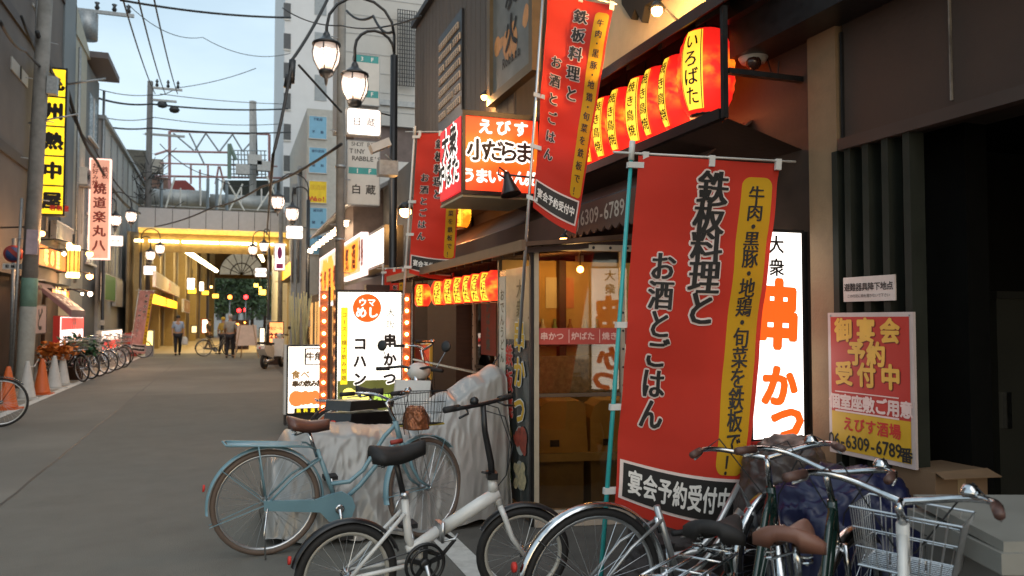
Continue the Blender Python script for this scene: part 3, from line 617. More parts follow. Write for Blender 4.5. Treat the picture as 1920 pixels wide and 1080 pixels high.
# trees and a hint of city beyond
leafm = mat('leaf', (.05, .085, .035), .7, var=.4, scale=.6)
def tree(px, py, Y, rad, h_, label, seed):
    p = onY(px, 600, Y); g_ = random.Random(seed); t = thing('tree', label, 'tree', (p.x, Y, 0), group='trees beyond the arcade')
    MB().tube([(0, 0, 0), (.1, 0, h_ * .35), (-.05, 0, h_ * .7)], [.22, .16, .08], 7).build('trunk', M['dwood'], t)
    for k in range(3): MB().tube([(0, 0, h_ * (.35 + k * .1)), (g_.uniform(-1, 1) * rad * .7, g_.uniform(-.5, .5), h_ * (.6 + k * .1))], [.09, .03], 5).build('limb', M['dwood'], t)
    m = MB()
    for k in range(1500):
        c_ = k % 9; g2 = random.Random(seed * 31 + c_); cx, cy, cz = g2.uniform(-.6, .6) * rad, g2.uniform(-.5, .5) * rad, h_ * g2.uniform(.35, .9)
        d = Vector((g_.gauss(0, 1), g_.gauss(0, 1), g_.gauss(0, 1))); d.normalize(); q = Vector((cx, cy, cz)) + d * rad * .48 * g_.uniform(.5, 1.05)
        a_ = Vector((g_.uniform(-1, 1), g_.uniform(-1, 1), g_.uniform(-1, 1))).normalized() * .24; b_ = Vector((g_.uniform(-1, 1), g_.uniform(-1, 1), g_.uniform(-1, 1))).normalized() * .2
        m.add([q - a_, q + b_, q + a_, q - b_], [(0, 1, 2, 3)])
    tag(m.build('crown', leafm, t), kind='stuff')
for i, a_ in enumerate(((418, 0, 100, 3.2, 7.5, 'dark leafy tree left of the arcade opening'), (445, 0, 108, 3.6, 9, 'tall leafy tree in the middle of the arcade opening'), (472, 0, 98, 3.4, 8.2, 'rounded leafy tree behind the red signals'), (496, 0, 112, 3.8, 8.5, 'dark leafy tree behind the right arcade column'))): tree(*a_, seed=i + 3)
FB = thing('far_office_building', 'grey office block glimpsed above the trees through the arcade', 'building', (4, 130, 0))
MB().box(-6, 14, 130, 140, 0, 9.2).build('wall', mat('far_grey', (.3, .32, .34), .7), FB, True)
for k in range(10):
    for j in range(3): MB().box(-5.5 + k * 1.9, -4.2 + k * 1.9, 129.95, 130, 1.5 + j * 2.6, 3 + j * 2.6).build('window', wd, FB, True)

# railway station over the arcade
ST = thing('railway_gantry', 'grey lattice railway gantry and masts above the arcade', 'gantry', (0, 52, 6))
sg = mat('gantry_steel', (.22, .25, .27), .5, .5, var=.1); rs = mat('rusty_pink_steel', (.30, .17, .17), .6, var=.15)
YS = 52
def seg(p, q, r, Y=YS): return ((lambda a, b: ([a, b], r))(onY(*p, Y), onY(*q, Y)))
def bars(name, L_, m_, Y=YS, r=.05):
    for p, q in L_:
        a, b = onY(*p, Y), onY(*q, Y); MB().tube([a, b], r, 5).build(name, m_, ST, True)
bars('chord', [((318, 246), (505, 252)), ((318, 284), (430, 286)), ((290, 330), (530, 334)), ((290, 290), (316, 282))], rs, r=.07)
zz = [(318, 246), (338, 284), (365, 284), (388, 248), (411, 285), (437, 249), (455, 284)]
bars('diagonal', [((325, 250), (363, 282)), ((366, 282), (386, 250)), ((386, 250), (411, 285)), ((411, 285), (436, 252)), ((436, 252), (455, 284)), ((455, 284), (480, 256)), ((355, 250), (384, 310))], sg, r=.05)
bars('upright', [((318, 246), (318, 330)), ((505, 252), (505, 340)), ((318, 330), (318, 395))], rs, r=.09)
bars('mast', [((474, 190), (474, 395))], M['concrete'] if False else mat('grey_mast', (.35, .36, .36), .6), r=.22)
bars('stay', [((478, 200), (482, 330)), ((470, 235), (470, 300))], M['black'], r=.08)
bars('frame_post', [((358, 308), (358, 345)), ((390, 308), (390, 345)), ((375, 318), (375, 360)), ((410, 312), (404, 345)), ((412, 312), (420, 345))], rs, r=.06)
bars('frame_rail', [((300, 306), (520, 312)), ((356, 308), (428, 310))], rs, r=.05)
bars('guard_post', [((255, 330), (255, 392)), ((303, 338), (302, 392)), ((390, 335), (389, 395)), ((407, 335), (406, 395)), ((425, 338), (425, 395)), ((516, 340), (516, 395))], sg, YS - 4, .09)
bars('brace', [((328, 332), (310, 392)), ((420, 335), (407, 395)), ((425, 338), (458, 395)), ((515, 345), (482, 395)), ((455, 345), (430, 395)), ((500, 330), (528, 395))], mat('pale_brace', (.6, .6, .56), .5), YS - 4, .05)
# equipment cage
bars('cage_bar', [((x, 282), (x + 2, 335)) for x in (430, 437, 446, 452, 458, 464, 489, 496)] + [((430, y), (500, y + 1)) for y in (282, 290, 299, 308, 317, 326)], sg, YS - 1, .035)
bars('cage_side', [((430, 270), (430, 335)), ((430, 270), (442, 300))], mat('green_grey', (.14, .2, .17), .6), YS - 1.2, .12)
for p in ((455, 318), (478, 300), (495, 312)):
    a = onY(*p, YS - 1.1); MB().box(a.x - .4, a.x + .4, YS - 1.3, YS - .9, a.z - .3, a.z + .3).build('equipment_box', M['steel'], ST, True)
DK = thing('station_platform', 'dark station platform block with a grey roof tube above the beam', 'building', (0, 50, 6))
a = onY(400, 345, 53); b = onY(535, 395, 53)
MB().prism([onY(415, 338, 53), onY(540, 338, 53), onY(540, 395, 53), onY(436, 395, 53), onY(430, 365, 53)], (0, 3, 0)).build('platform_body', mat('dark_green_body', (.05, .06, .055), .7, var=.2), DK, True)
MB().prism([onY(250, 372, 55), onY(540, 368, 55), onY(540, 398, 55), onY(250, 398, 55)], (0, 2, 0)).build('wall', mat('brown_station_wall', (.17, .13, .09), .7), DK, True)
p0, p1 = onY(258, 373, 49), onY(392, 378, 49); p2 = onY(510, 384, 49)
MB().tube([p0, p1], .62, 20).build('roof_tube', mat('grey_tube', (.30, .31, .30), .4, .3, var=.1, dirt=.2), DK, True)
MB().tube([p1 + Vector((.05, 0, -.05)), p2], .5, 20).build('roof_tube', mat('grey_tube', (.30, .31, .30), .4, .3), DK, True)
for k in range(5):
    q = p0.lerp(p1, .1 + k * .2); MB().lathe([(.63, -.03), (.65, 0), (.63, .03)], q, (1, 0, 0), 20).build('hoop', M['steel'], DK, True)
MB().prism([onY(318, 362, 54), onY(328, 338, 54), onY(348, 338, 54), onY(364, 352, 54), onY(370, 362, 54)], (0, 2, 0)).build('red_roof', mat('dull_red_roof', (.22, .04, .035), .6), DK, True)
for k in range(6):
    a = onY(300 + k * 38, 386, 48); MB().tube([a, a + Vector((0, 0, 1.0))], .04, 4).build('baluster', M['plwhite'], DK, True)
MB().box(onY(250, 390, 48).x, onY(545, 390, 48).x, 48, 48.05, onY(400, 391, 48).z, onY(400, 389, 48).z).build('hand_rail', M['steel'], DK, True)
RH = thing('rooftop_house', 'dark cluttered rooftops behind the far utility pole', 'building', (-7, 60, 0))
MB().box(onY(215, 300, 60).x, onY(318, 300, 60).x, 60, 68, 0, onY(260, 330, 60).z).build('wall', mat('dull_brick', (.15, .1, .085), .8, var=.3), RH, True)
MB().box(onY(222, 300, 60).x, onY(275, 300, 60).x, 60.2, 68, 0, onY(260, 280, 60).z).build('upper_storey', mat('dull_dark', (.08, .08, .07), .8, var=.3), RH, True)
MB().box(onY(284, 300, 59).x, onY(305, 300, 59).x, 59.3, 60, onY(284, 322, 59).z, onY(284, 296, 59).z).build('water_tank', mat('tank_grey', (.25, .25, .23), .6), RH, True)
for k in range(4): a = onY(228 + k * 13, 352, 59.9); MB().box(a.x - .2, a.x + .2, 59.95, 60, a.z - .4, a.z + .4).build('window', wd, RH, True)

# ================================================================ LEFT-HAND SIDE
XF = -4.9
LB1 = thing('brown_house', 'dark brown shop building at the left edge behind the utility pole', 'building', (XF, 22, 0))
ya, yb = 9.0, 27.4
MB().box(-11, XF, ya, yb, 2.6, 15).build('wall', mat('dark_brown_render', (.125, .105, .092), .75, var=.2, scale=1, dirt=.4), LB1, True)
MB().box(-11, XF, ya, 15.5, 0, 2.6).build('lower_wall', mat('dim_brown_wall', (.12, .085, .06), .7), LB1, True)
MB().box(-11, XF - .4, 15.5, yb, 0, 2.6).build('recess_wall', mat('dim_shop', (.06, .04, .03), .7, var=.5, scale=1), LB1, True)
for (p0, q0, p1, q1) in ((20, 105, 50, 165), (60, 5, 66, 20)):
    fr, W_, H_, a = frXl(p0, q0, p1, q1, XF); wn = box_on(fr, 0, 0, W_, H_, 0, .03).build('window', mat('pale_blind', (.38, .37, .34), .5), LB1, True); box_on(fr, W_ * .48, 0, W_ * .52, H_, .03, .06).build('mullion', M['black'], wn)
for z in (5.3, 8.6, 11.2): MB().box(XF, XF + .06, ya, yb, z, z + .25).build('band', mat('band_brown', (.05, .035, .03), .6), LB1, True)
LB1b = thing('grey_panel_house', 'narrow slate grey house between the brown and cream ones', 'building', (XF, 27, 0))
MB().box(-10, XF + .05, 27.4, 29.3, 2.6, 16).build('wall', mat('slate_grey', (.16, .185, .195), .6, var=.1), LB1b, True)
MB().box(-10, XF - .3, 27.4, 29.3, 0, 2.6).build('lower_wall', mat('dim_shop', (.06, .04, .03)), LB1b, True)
LB2 = thing('cream_house', 'cream walled house with wide flat eaves on the left', 'building', (XF, 31, 0))
zc = 11.0
MB().box(-10, XF, 29.3, 31.8, 0, zc).build('wall', mat('cream_render', (.40, .39, .32), .8, var=.08, dirt=.2), LB2, True)
MB().box(-10, XF - .02, 31.8, 34.8, 0, zc - .2).build('side_wall', mat('mid_grey_render', (.16, .17, .17), .75, var=.1), LB2, True)
MB().box(-10, XF + .65, 32.0, 35.2, zc, zc + .22).build('eave', mat('dark_eave', (.12, .10, .10), .6), LB2, True)
MB().prism([(XF + .05, 29.2, zc - .05), (XF + .05, 32.2, zc - .05), (XF + .05, 32.2, zc + .1), (XF + .05, 29.2, zc + .9)], (-5, 0, 0)).build('parapet', mat('cream_render', (.40, .39, .32)), LB2, True)
for z0 in (8.2, 5.4, 3.6):
    wn = MB().box(XF - .02, XF + .03, 32.4, 34.2, z0, z0 + 1.6).build('window', mat('sky_pane', (.22, .27, .30), .25), LB2, True); MB().box(XF + .03, XF + .06, 33.25, 33.32, z0, z0 + 1.6).build('mullion', M['plwhite'], wn); MB().box(XF, XF + .1, 32.3, 34.3, z0 - .08, z0).build('sill', M['plwhite'], wn)
LB3 = thing('grey_shed_house', 'grey corrugated building with sloping top near the arcade', 'building', (XF, 42, 0))
MB().box(-9, XF + .1, 34.8, 52, 0, 9.4).build('wall', mat('grey_corrugated', (.42, .43, .42), .6, var=.08, scale=2, stretch=(1, 5, 1), dirt=.2), LB3, True)
for k in range(8):
    y = 35.3 + k * 2; MB().box(XF + .1, XF + .16, y, y + .08, 3, 9.3).build('batten', M['steel'], LB3, True)
for y, z in ((36, 3.2), (37.6, 3.2), (36, 6), (37.6, 6)):
    wn = MB().box(XF + .1, XF + .14, y, y + 1.0, z, z + 1.9).build('window', wd, LB3, True); MB().box(XF + .14, XF + .17, y + .47, y + .53, z, z + 1.9).build('mullion', M['alu'], wn)
MB().box(-9, XF + .25, 34.7, 52, 9.4, 9.55).build('coping', M['steel'], LB3, True)
# ground-floor shop fascias (left)
def lsign(nm, label, p0, q0, p1, q1, X, face, edge=None, txt=None, tm=None, ts=.3, vert=False, depth=.15, rim=.03, pitch=None):
    F = frXl(p0, q0, p1, q1, X); t, f2, W_, H_ = sign(nm, label, 'sign', F, face, edge or M['dwood'], depth, rim)
    if txt: m = MB(); line(m, txt, W_ / 2, H_ / 2, ts, f2, r=.04, n=4, vertical=vert, pitch=pitch); m.build('lettering', tm or M['ink'], t, True)
    return t, f2, W_, H_
lsign('shop_fascia', 'orange lit shop fascia with bright brush characters on the left', 67, 452, 124, 512, XF + .12, glow('amber_face', (1, .22, .03), .9, .3), M['dwood'], '味の里', glow('hot_text', (1, .62, .15), 2.2), .55, pitch=.8)
lsign('awning_sign', 'glowing orange awning under the lit fascia', 97, 540, 129, 562, XF + .3, glow('orange_face', (1, .2, .02), 1.8, .2), M['dwood'], 'お好み焼', glow('hot_text2', (1, .6, .2), 4), .4)
lsign('vending_sign', 'bright lit menu board with red top, leftmost by the cones', 112, 592, 155, 652, XF + .7, glow('white_menu', (1, .8, .72), 2.2, .3), M['inkred'], None)
F = frXl(113, 592, 155, 652, XF + .7); m = MB(); f3 = lambda u, v, w: F[0](u, v, w + .02)
rect(m, f3, .05, .05, F[1] - .05, .38, .0); t = tag(m.build('header_banner', glow('red_header', (1, .12, .1), .9), None), 'red header strip reading 199 over the lit menu board', 'banner'); m = MB(); line(m, '199', F[1] / 2, .21, .5, f3, pitch=.3, r=.03, n=4, w=.01); m.build('lettering', M['inkwhite'], t)
m = MB(); blobs(m, f3, .1, .45, F[1] - .1, F[2] - .1, 22, .05, .22, .004, 4); m.build('dish_pictures', mat('dish_print', (.35, .12, .05), .5, var=.6, scale=8), t)
lsign('shop_banner', 'pale pink noren banner with black characters beside the pole', 62, 570, 86, 626, XF + .5, mat('pink_cloth', (.55, .40, .36), .8), M['dwood'], 'うどん', M['ink'], .6, True)
t, f2, W_, H_ = lsign('lit_counter_sign', 'white lit sign with red lower half beyond the left bicycles', 190, 620, 228, 652, XF + .8, glow('white_counter', (1, .75, .6), 2.4), M['plwhite'], None)
m = MB(); rect(m, f2, .1, H_ * .5, W_ - .5, H_ - .08, .003); m.build('red_field', glow('red_field', (1, .03, .02), 1.2), t, True)
lsign('green_sign', 'plain green vertical sign on the grey building', 197, 512, 216, 566, XF + .45, mat('green_face', (.08, .25, .06), .5, var=.1), M['alu'], None)
lsign('hanging_sheet', 'large pale blank panel hung on the grey building', 218, 520, 248, 578, XF + .3, mat('pale_sheet', (.42, .4, .36), .7), M['alu'], None)
lsign('hanging_sheet', 'slanting pale panel above the orange lit fascia', 106, 412, 136, 462, XF + .2, mat('pale_sheet', (.42, .4, .36), .7), M['alu'], None)
# mauve awning
a = onX(64, 528, XF); b = onX(96, 528, XF + .0)
t = thing('shop_awning', 'mauve canvas awning with white lettering over the left shop door', 'awning', tuple(a))
MB().prism([(XF, a.y, a.z), (XF + .9, a.y, a.z - .75), (XF + .9, a.y, a.z - .95), (XF, a.y, a.z - .1)], (0, b.y - a.y, 0)).build('canvas', mat('mauve_canvas', (.16, .10, .12), .7), t, True)
fa = frame((XF, a.y, a.z + .01), (0, 1, 0), Vector((-.9, 0, .75)), Vector((.75, 0, .9))); m = MB(); line(m, 'きっちん', (b.y - a.y) / 2, .8, .5, fa, r=.03, n=4, w=.01); m.build('lettering', M['inkwhite'], t, True)
# wall lamps (left)
def wall_light(t, s_, i):
    if i > 3 and i != 5: return
    ld = bpy.data.lights.new('lamp_light', 'POINT'); ld.energy = 60; ld.color = (1, .5, .2) if i < 4 else (1, .75, .5); ld.shadow_soft_size = .1; lo = bpy.data.objects.new('lamp_light', ld); col.objects.link(lo); lo.parent = t; lo.location = (.1, 0, -s_ * 2.2)
def air_unit(x, y, z, label, s=1):
    t = thing('air_conditioner', label, 'air conditioner', (x, y, z)); MB().box(0, .32, 0, .8, 0, .58).build('case', M['plwhite'], t)
    g_ = MB()
    for q in (.06, .12, .18, .24): g_.tube([(.325, .28 + math.cos(2 * math.pi * k / 20) * q, .29 + math.sin(2 * math.pi * k / 20) * q) for k in range(20)], .006, 4, closed=True)
    g_.build('fan_guard', M['black'], t); MB().box(.0, .34, .04, .1, -.05, 0).merge(MB().box(.0, .34, .7, .76, -.05, 0)).build('bracket', M['steel'], t); MB().tube([(.1, .82, .2), (.05, .9, 0), (.05, .9, -1.6)], .03, 6).build('pipe', M['plwhite'], t)
air_unit(XF, 24.6, 5.6, 'white air conditioner under the yellow vertical sign'); air_unit(XF + .1, 36.2, 5.0, 'white air conditioner between windows of the grey building'); air_unit(XF, 30.2, 6.1, 'white air conditioner on the cream house wall')
for y_, l_ in ((23.2, 'rain pipe on the brown house left of the fascia'), (29.35, 'rain pipe at the corner of the cream house'), (34.75, 'rain pipe between cream and grey buildings')):
    tag(MB().tube([(XF + .16, y_, 2.7), (XF + .16, y_, 10.5)], .05, 8).build('drain_pipe', M['steel']), l_, 'pipe')
for i, (px, py, s_) in enumerate(((79, 438, .06), (130, 459, .07), (168, 476, .10), (168, 518, .10), (154, 551, .04), (169, 551, .07), (120, 476, .05))):
    p = onX(px, py, XF + .9); t = thing('wall_lamp', ['warm lamp at the top left of the orange fascia', 'warm lamp at the top right of the orange fascia', 'large warm lamp before the pink vertical sign', 'large warm lamp below the pink vertical sign', 'tiny white lamp in the row below the fascia', 'bright white lamp in the row below the fascia', 'small lamp on the edge of the orange fascia'][i], 'lamp', tuple(p), group='lamps on the left shop fronts')
    MB().ball((0, 0, 0), s_, 10).build('bulb', glow('lamp_hot%d' % (i > 3), (1, .45, .13) if i < 4 else (1, .75, .5), 16), t); wall_light(t, s_, i); MB().tube([(-.9, 0, .1), (-.3, 0, .14), (0, 0, s_ * .8)], .02, 5).build('bracket', M['black'], t); MB().lathe([(s_ * .5, 0), (s_ * .9, -.04)], (0, 0, s_ * .9)).build('shade', M['black'], t)
p = onX(137, 490, XF + .55); t = thing('paper_lantern', 'bright yellow ribbed paper lantern box beside the orange fascia', 'lantern', tuple(p))
MB().lathe([(.12, -.45), (.17, -.4), (.18, 0), (.17, .4), (.12, .45)], n=16).build('shade', glow('yellow_lantern', (1, .55, .08), 1.5, .2), t)
for k in range(10): a_ = 2 * math.pi * k / 10; MB().tube([(math.cos(a_) * .185, math.sin(a_) * .185, -.38), (math.cos(a_) * .185, math.sin(a_) * .185, .38)], .012, 4).build('rib', M['dwood'], t)
for z in (-.40, .38): MB().lathe([(.17, -.08), (.19, 0), (.17, .08)], (0, 0, z)).build('lit_band', glow('lantern_band', (1, .75, .3), 9), t)
MB().tube([(0, 0, .42), (0, 0, .8)], .03).build('hanger', M['black'], t)

# tall vertical signs (left)
F = frY(76, 124, 121, 405, 24.6); t, f2, W_, H_ = sign('vertical_sign', 'tall yellow lit vertical sign with black characters behind the pole', 'sign', F, glow('yellow_sign', (1, .66, .015), 1.6, .15), M['black'], .3, .05)
nb = 5
for k in range(1, nb): box_on(F[0], .05, H_ * k / nb - .02, W_ - .05, H_ * k / nb + .02, .004, .02).build('divider', M['black'], t, True)
m = MB()
for k, ch in enumerate('九州熱中屋'): put(m, ch, W_ * .52, H_ * (k + .5) / nb, .74 * W_, f2, r=.045, n=4, min_=.02)
m.build('lettering', M['ink'], t, True)
m = MB(); line(m, '居酒屋', W_ * .8, H_ * .95, .16, f2, r=.04, n=4, w=.004); m.build('small_lettering', M['inkred'], t, True)
MB().tube([F[0](W_, .4, -.1), F[0](W_ + .9, .1, -.3)], .03).build('bracket', M['steel'], t, True)
F = frY(168, 296, 205, 487, 31.2); t, f2, W_, H_ = sign('vertical_sign', 'pink lit vertical sign with slim brown characters', 'sign', F, mat('pink_face', (.55, .30, .22), .5, emit=(1, .45, .30), es=.62, var=.15, scale=2), glow('pink_rim', (1, .6, .5), 1.6), .2, .05)
m = MB(); line(m, '焼道楽丸八', W_ * .5, H_ * .58, .42, f2, pitch=.5, vertical=True, r=.02, n=4, min_=.02); line(m, 'お好み焼', W_ * .28, H_ * .16, .2, f2, vertical=True, r=.02, n=4); line(m, '鉄板', W_ * .72, H_ * .14, .22, f2, vertical=True, r=.02, n=4); m.build('lettering', mat('maroon_print', (.25, .03, .02), .6), t, True)
# ================================================================ LANTERNS OF THE RACK
def redlantern(mb_h, r, name, label, loc, txt, group, lit, rz=0, strip=True, n=20, txts=.09, bright=True):
    t = thing(name, label, 'lantern', loc, rz, group)
    h2 = mb_h / 2; K_ = 9; prof = [(r * .55, -h2)]
    for k in range(K_):
        q0 = -1 + 2 * k / K_; q1 = -1 + 2 * (k + 1) / K_; qm = (q0 + q1) / 2
        rr = lambda q: r * (1 - .36 * abs(q) ** 2.4)
        prof += [(rr(q0) * .965, q0 * h2 * .96), (rr(qm), qm * h2 * .96)]
    prof += [(r * .64, h2 * .96), (r * .55, h2)]
    MB().lathe(prof, n=n).build('paper_shade', lit, t)
    for z in (-h2 - .01, h2 - .02): MB().lathe([(r * .56, 0), (r * .58, .015), (r * .56, .03)], (0, 0, z)).build('ring', M['black'], t)
    MB().tube([(0, 0, h2), (0, 0, h2 + .12)], .006, 5).build('hanger', M['cable'], t)
    ld = bpy.data.lights.new('lantern_light', 'POINT'); ld.energy = 9 * mb_h * mb_h + .6; ld.color = (1, .30, .10); ld.shadow_soft_size = .08; lo = bpy.data.objects.new('lantern_light', ld); col.objects.link(lo); lo.parent = t; lo.location = (0, 0, -h2 - .07)
    # yellow paper strip wrapped on the side toward the street corner
    return t, prof
def strip_on(t, r, h, a_mid, half, face, txt, ts, ink):
    R1 = r * 1.012
    def f(u, v, w):      # u around, v down from the top
        q = (h * .46 - v) / (h / 2); q = max(-1, min(1, q)); rr = R1 * (1 - .35 * abs(q) ** 2.4) + w
        a = a_mid + u / R1; return Vector((math.cos(a) * rr, math.sin(a) * rr, h * .46 - v))
    m = MB(); nu, nv = 6, 12; hu = half * R1; H_ = h * .92
    vs = [f(-hu + 2 * hu * i / nu, H_ * j / nv, .002) for j in range(nv + 1) for i in range(nu + 1)]
    m.add(vs, [(j * (nu + 1) + i, j * (nu + 1) + i + 1, (j + 1) * (nu + 1) + i + 1, (j + 1) * (nu + 1) + i) for j in range(nv) for i in range(nu)])
    m.build('paper_strip', face, t)
    m = MB(); line(m, txt, 0, H_ / 2, ts, f, pitch=H_ * .92 / len(txt), vertical=True, r=.008, n=4, w=.006, min_=.014, sx=.85)
    for s_ in (-1, 1):
        for j in range(nv): m.quad(f(s_ * hu * .86 - .003, H_ * j / nv, .006), f(s_ * hu * .86 + .003, H_ * j / nv, .006), f(s_ * hu * .86 + .003, H_ * (j + 1) / nv, .006), f(s_ * hu * .86 - .003, H_ * (j + 1) / nv, .006))
    m.build('lettering', ink, t)
def lantern_mat(name, c, es, hot, hs):
    """red paper lit from a bulb inside: brighter at the bulb's height"""
    if name in _mats: return _mats[name]
    m = mat(name, (.5, .03, .02), .6, emit=c, es=es, var=0); t = m.node_tree; b = t.nodes['Principled BSDF']
    co = t.nodes.new('ShaderNodeTexCoord'); n = t.nodes.new('ShaderNodeTexNoise'); n.inputs['Scale'].default_value = 7; n.inputs['Detail'].default_value = 3
    mp_ = t.nodes.new('ShaderNodeMapping'); mp_.inputs['Scale'].default_value = (1, 1, 1.6); t.links.new(co.outputs['Object'], mp_.inputs[0]); t.links.new(mp_.outputs[0], n.inputs['Vector'])
    le = t.nodes.new('ShaderNodeVectorMath'); le.operation = 'LENGTH'; mp2 = t.nodes.new('ShaderNodeMapping'); mp2.inputs['Scale'].default_value = (1.3, 1.3, 5.0); t.links.new(co.outputs['Object'], mp2.inputs[0]); t.links.new(mp2.outputs[0], le.inputs[0])
    r1 = t.nodes.new('ShaderNodeMapRange'); r1.inputs[1].default_value = .75; r1.inputs[2].default_value = .15; t.links.new(le.outputs['Value'], r1.inputs[0])
    r2 = t.nodes.new('ShaderNodeMapRange'); r2.inputs[1].default_value = .4; r2.inputs[2].default_value = .62; r2.inputs[4].default_value = 1.0; t.links.new(n.outputs['Fac'], r2.inputs[0])
    mu = t.nodes.new('ShaderNodeMath'); mu.operation = 'MULTIPLY'; t.links.new(r1.outputs[0], mu.inputs[0]); t.links.new(r2.outputs[0], mu.inputs[1])
    mx_ = t.nodes.new('ShaderNodeMix'); mx_.data_type = 'RGBA'; mx_.inputs[6].default_value = (*c, 1); mx_.inputs[7].default_value = (*hot, 1); t.links.new(mu.outputs[0], mx_.inputs[0]); t.links.new(mx_.outputs[2], b.inputs['Emission Color'])
    r3 = t.nodes.new('ShaderNodeMapRange'); r3.inputs[3].default_value = es; r3.inputs[4].default_value = hs; t.links.new(mu.outputs[0], r3.inputs[0]); t.links.new(r3.outputs[0], b.inputs['Emission Strength'])
    return m
RL = lantern_mat('red_lantern_paper', (1, .018, .012), .85, (1, .30, .01), 1.7)
YS_ = mat('yellow_strip', (.6, .4, .05), .6, emit=(1, .58, .04), es=1.45, var=.3, scale=2)
XLn = 2.84
lpx = [1306, 1256, 1219, 1188, 1152, 1124, 1098, 1078, 1060]
names = ['big end lantern reading robata, nearest the white camera box', 'second lantern along, strip turned away', 'third lantern from the end bar with a narrow strip', 'fourth lantern from the end bar with small top characters', 'lantern in the middle of the rack, bright strip', 'sixth lantern from the end bar', 'seventh lantern from the end bar, touching the upper flag', 'eighth lantern, half behind the tall upper flag', 'farthest rack lantern, hidden by the upper flag']
for i, px in enumerate(lpx):
    d = ray(px + 18, 200); y = XLn / d.x * d.y
    big = i == 0
    hh, rr = (.54, .185) if i == 0 else (.50, .165)
    loc = (XLn + (0 if big else .02), y, 3.06 if big else 3.02)
    t, _ = redlantern(hh, rr, 'red_lantern', 'red paper ' + names[i], loc, '', 'red lanterns in the roof rack', RL)
    face = math.atan2(-loc[1], -loc[0])
    am = (math.pi + .62) if not big else face + (-.35)
    am = face - (.50, .95, .92, .72, .8, .78, .72, .7, .7)[i]
    strip_on(t, rr, hh, am, (.40, .22, .24, .34, .26, .28, .3, .3, .3)[i], YS_, 'いろばた' if big else '焼き鳥焼', .115 if big else .085, M['ink'])
# three glowing lanterns half seen behind the box sign
for i, px in enumerate((850, 868, 886)):
    p = onX(px, 402, 2.75); t, _ = redlantern(.34, .13, 'yellow_lantern', ['leftmost small yellow lantern below the box sign', 'middle small yellow lantern below the box sign', 'right small yellow lantern below the box sign'][i], tuple(p - Vector((.15, 0, 0))), '', 'small yellow lanterns below the box sign', lantern_mat('yellow_lantern_paper', (1, .25, .01), 1.2, (1, .6, .03), 2.0))
    strip_on(t, .13, .34, math.atan2(-p.y, -p.x) - .3, .5, YS_, 'ろばた', .07, M['ink'])
# row of small round lanterns under the canopy
sl = [792, 826, 846, 864, 882, 898, 916, 933]
RL2 = lantern_mat('small_red_paper', (1, .035, .015), 1.0, (1, .35, .02), 2.0)
for i, px in enumerate(sl):
    p = onX(px, 545, 2.22); lab = ['small red lantern at the far left end of the canopy row', 'second small lantern from the left canopy post', 'third small lantern from the left canopy post', 'fourth small lantern from the left canopy post', 'fourth small lantern from the right canopy post', 'third small lantern from the right canopy post', 'second small lantern from the right canopy post', 'small red lantern beside the right canopy post'][i]
    t, _ = redlantern(.27, .115, 'small_red_lantern', lab, (2.22, p.y, 1.80), '', 'small red lanterns under the canopy', RL2)
    if i < 7: strip_on(t, .115, .27, math.atan2(-p.y, -2.22) - .35, .42, YS_, 'ろばた', .085, M['ink'])

# ================================================================ BOX SIGN
fr, W_, H_, a = frY(866, 206, 1012, 380, 6.62)
dY = .78
t = thing('box_sign', 'red and orange glowing cube sign with white Japanese lettering', 'sign', (a.x + W_ / 2, 6.62 + dY / 2, a.z - H_))
box_on(fr, 0.02, 0.02, W_ - .02, H_ - .04, -dY, 0).build('case', M['black'], t, True)
def orange_face():
    m = mat('orange_red_face', (.5, .1, .02), .4, emit=(1, .05, .02), es=1.0, var=0); tt = m.node_tree; b = tt.nodes['Principled BSDF']
    co = tt.nodes.new('ShaderNodeTexCoord'); sp = tt.nodes.new('ShaderNodeSeparateXYZ'); rp = tt.nodes.new('ShaderNodeValToRGB')
    tt.links.new(co.outputs['Generated'], sp.inputs[0]); tt.links.new(sp.outputs['Z'], rp.inputs[0]); e = rp.color_ramp
    e.elements[0].position = 0; e.elements[0].color = (.95, .03, .012, 1); e.elements[1].position = 1; e.elements[1].color = (.9, .03, .012, 1)
    for p_, c_ in ((.25, (1, .06, .01, 1)), (.45, (1, .16, .01, 1)), (.62, (1, .20, .01, 1)), (.8, (1, .06, .01, 1))): q = e.elements.new(p_); q.color = c_
    tt.links.new(rp.outputs[0], b.inputs['Emission Color']); return m
bw = .012
box_on(fr, .03, .045, W_ - .02, H_ - .075, 0, .006).build('front_face', orange_face(), t, True)
r_ = MB()
for q in ((0, 0, W_, .045), (0, H_ - .075, W_, H_ - .04), (0, .045, .03, H_ - .075), (W_ - .02, .045, W_, H_ - .075)):
    b = box_on(fr, *q, -.02, .02); r_.merge(b)
r_.build('frame', M['black'], t, True)
f2 = lambda u, v, w: fr(u, v, w + .006)
def two(mb1, mb2, s, u, v, sz, **k):
    line(mb1, s, u, v, sz, f2, r=.085, w=.002, **k); line(mb2, s, u, v, sz, f2, r=.028, n=4, w=.006, **k)
o1, o2 = MB(), MB(); Wh = W_
line(o1, 'えびす', Wh * .52, H_ * .17, .14, f2, pitch=.165, r=.04, n=8, w=.004)
line(o1, 'うまいもん処', Wh * .49, H_ * .735, .135, f2, pitch=.118, r=.04, n=8, w=.004)
line(o1, '小だらま', Wh * .49, H_ * .44, .2, f2, pitch=.145, r=.11, w=.003)
line(o2, '小だらま', Wh * .49, H_ * .44, .2, f2, pitch=.145, r=.03, n=4, w=.008)
o1.build('white_lettering', glow('sign_white', (1, .93, .85), 1.6), t, True); o2.build('dark_lettering', M['ink'], t, True)
fs_ = frame(Vector((a.x, 6.62 + dY, a.z)), (0, -1, 0), (0, 0, 1), (-1, 0, 0))
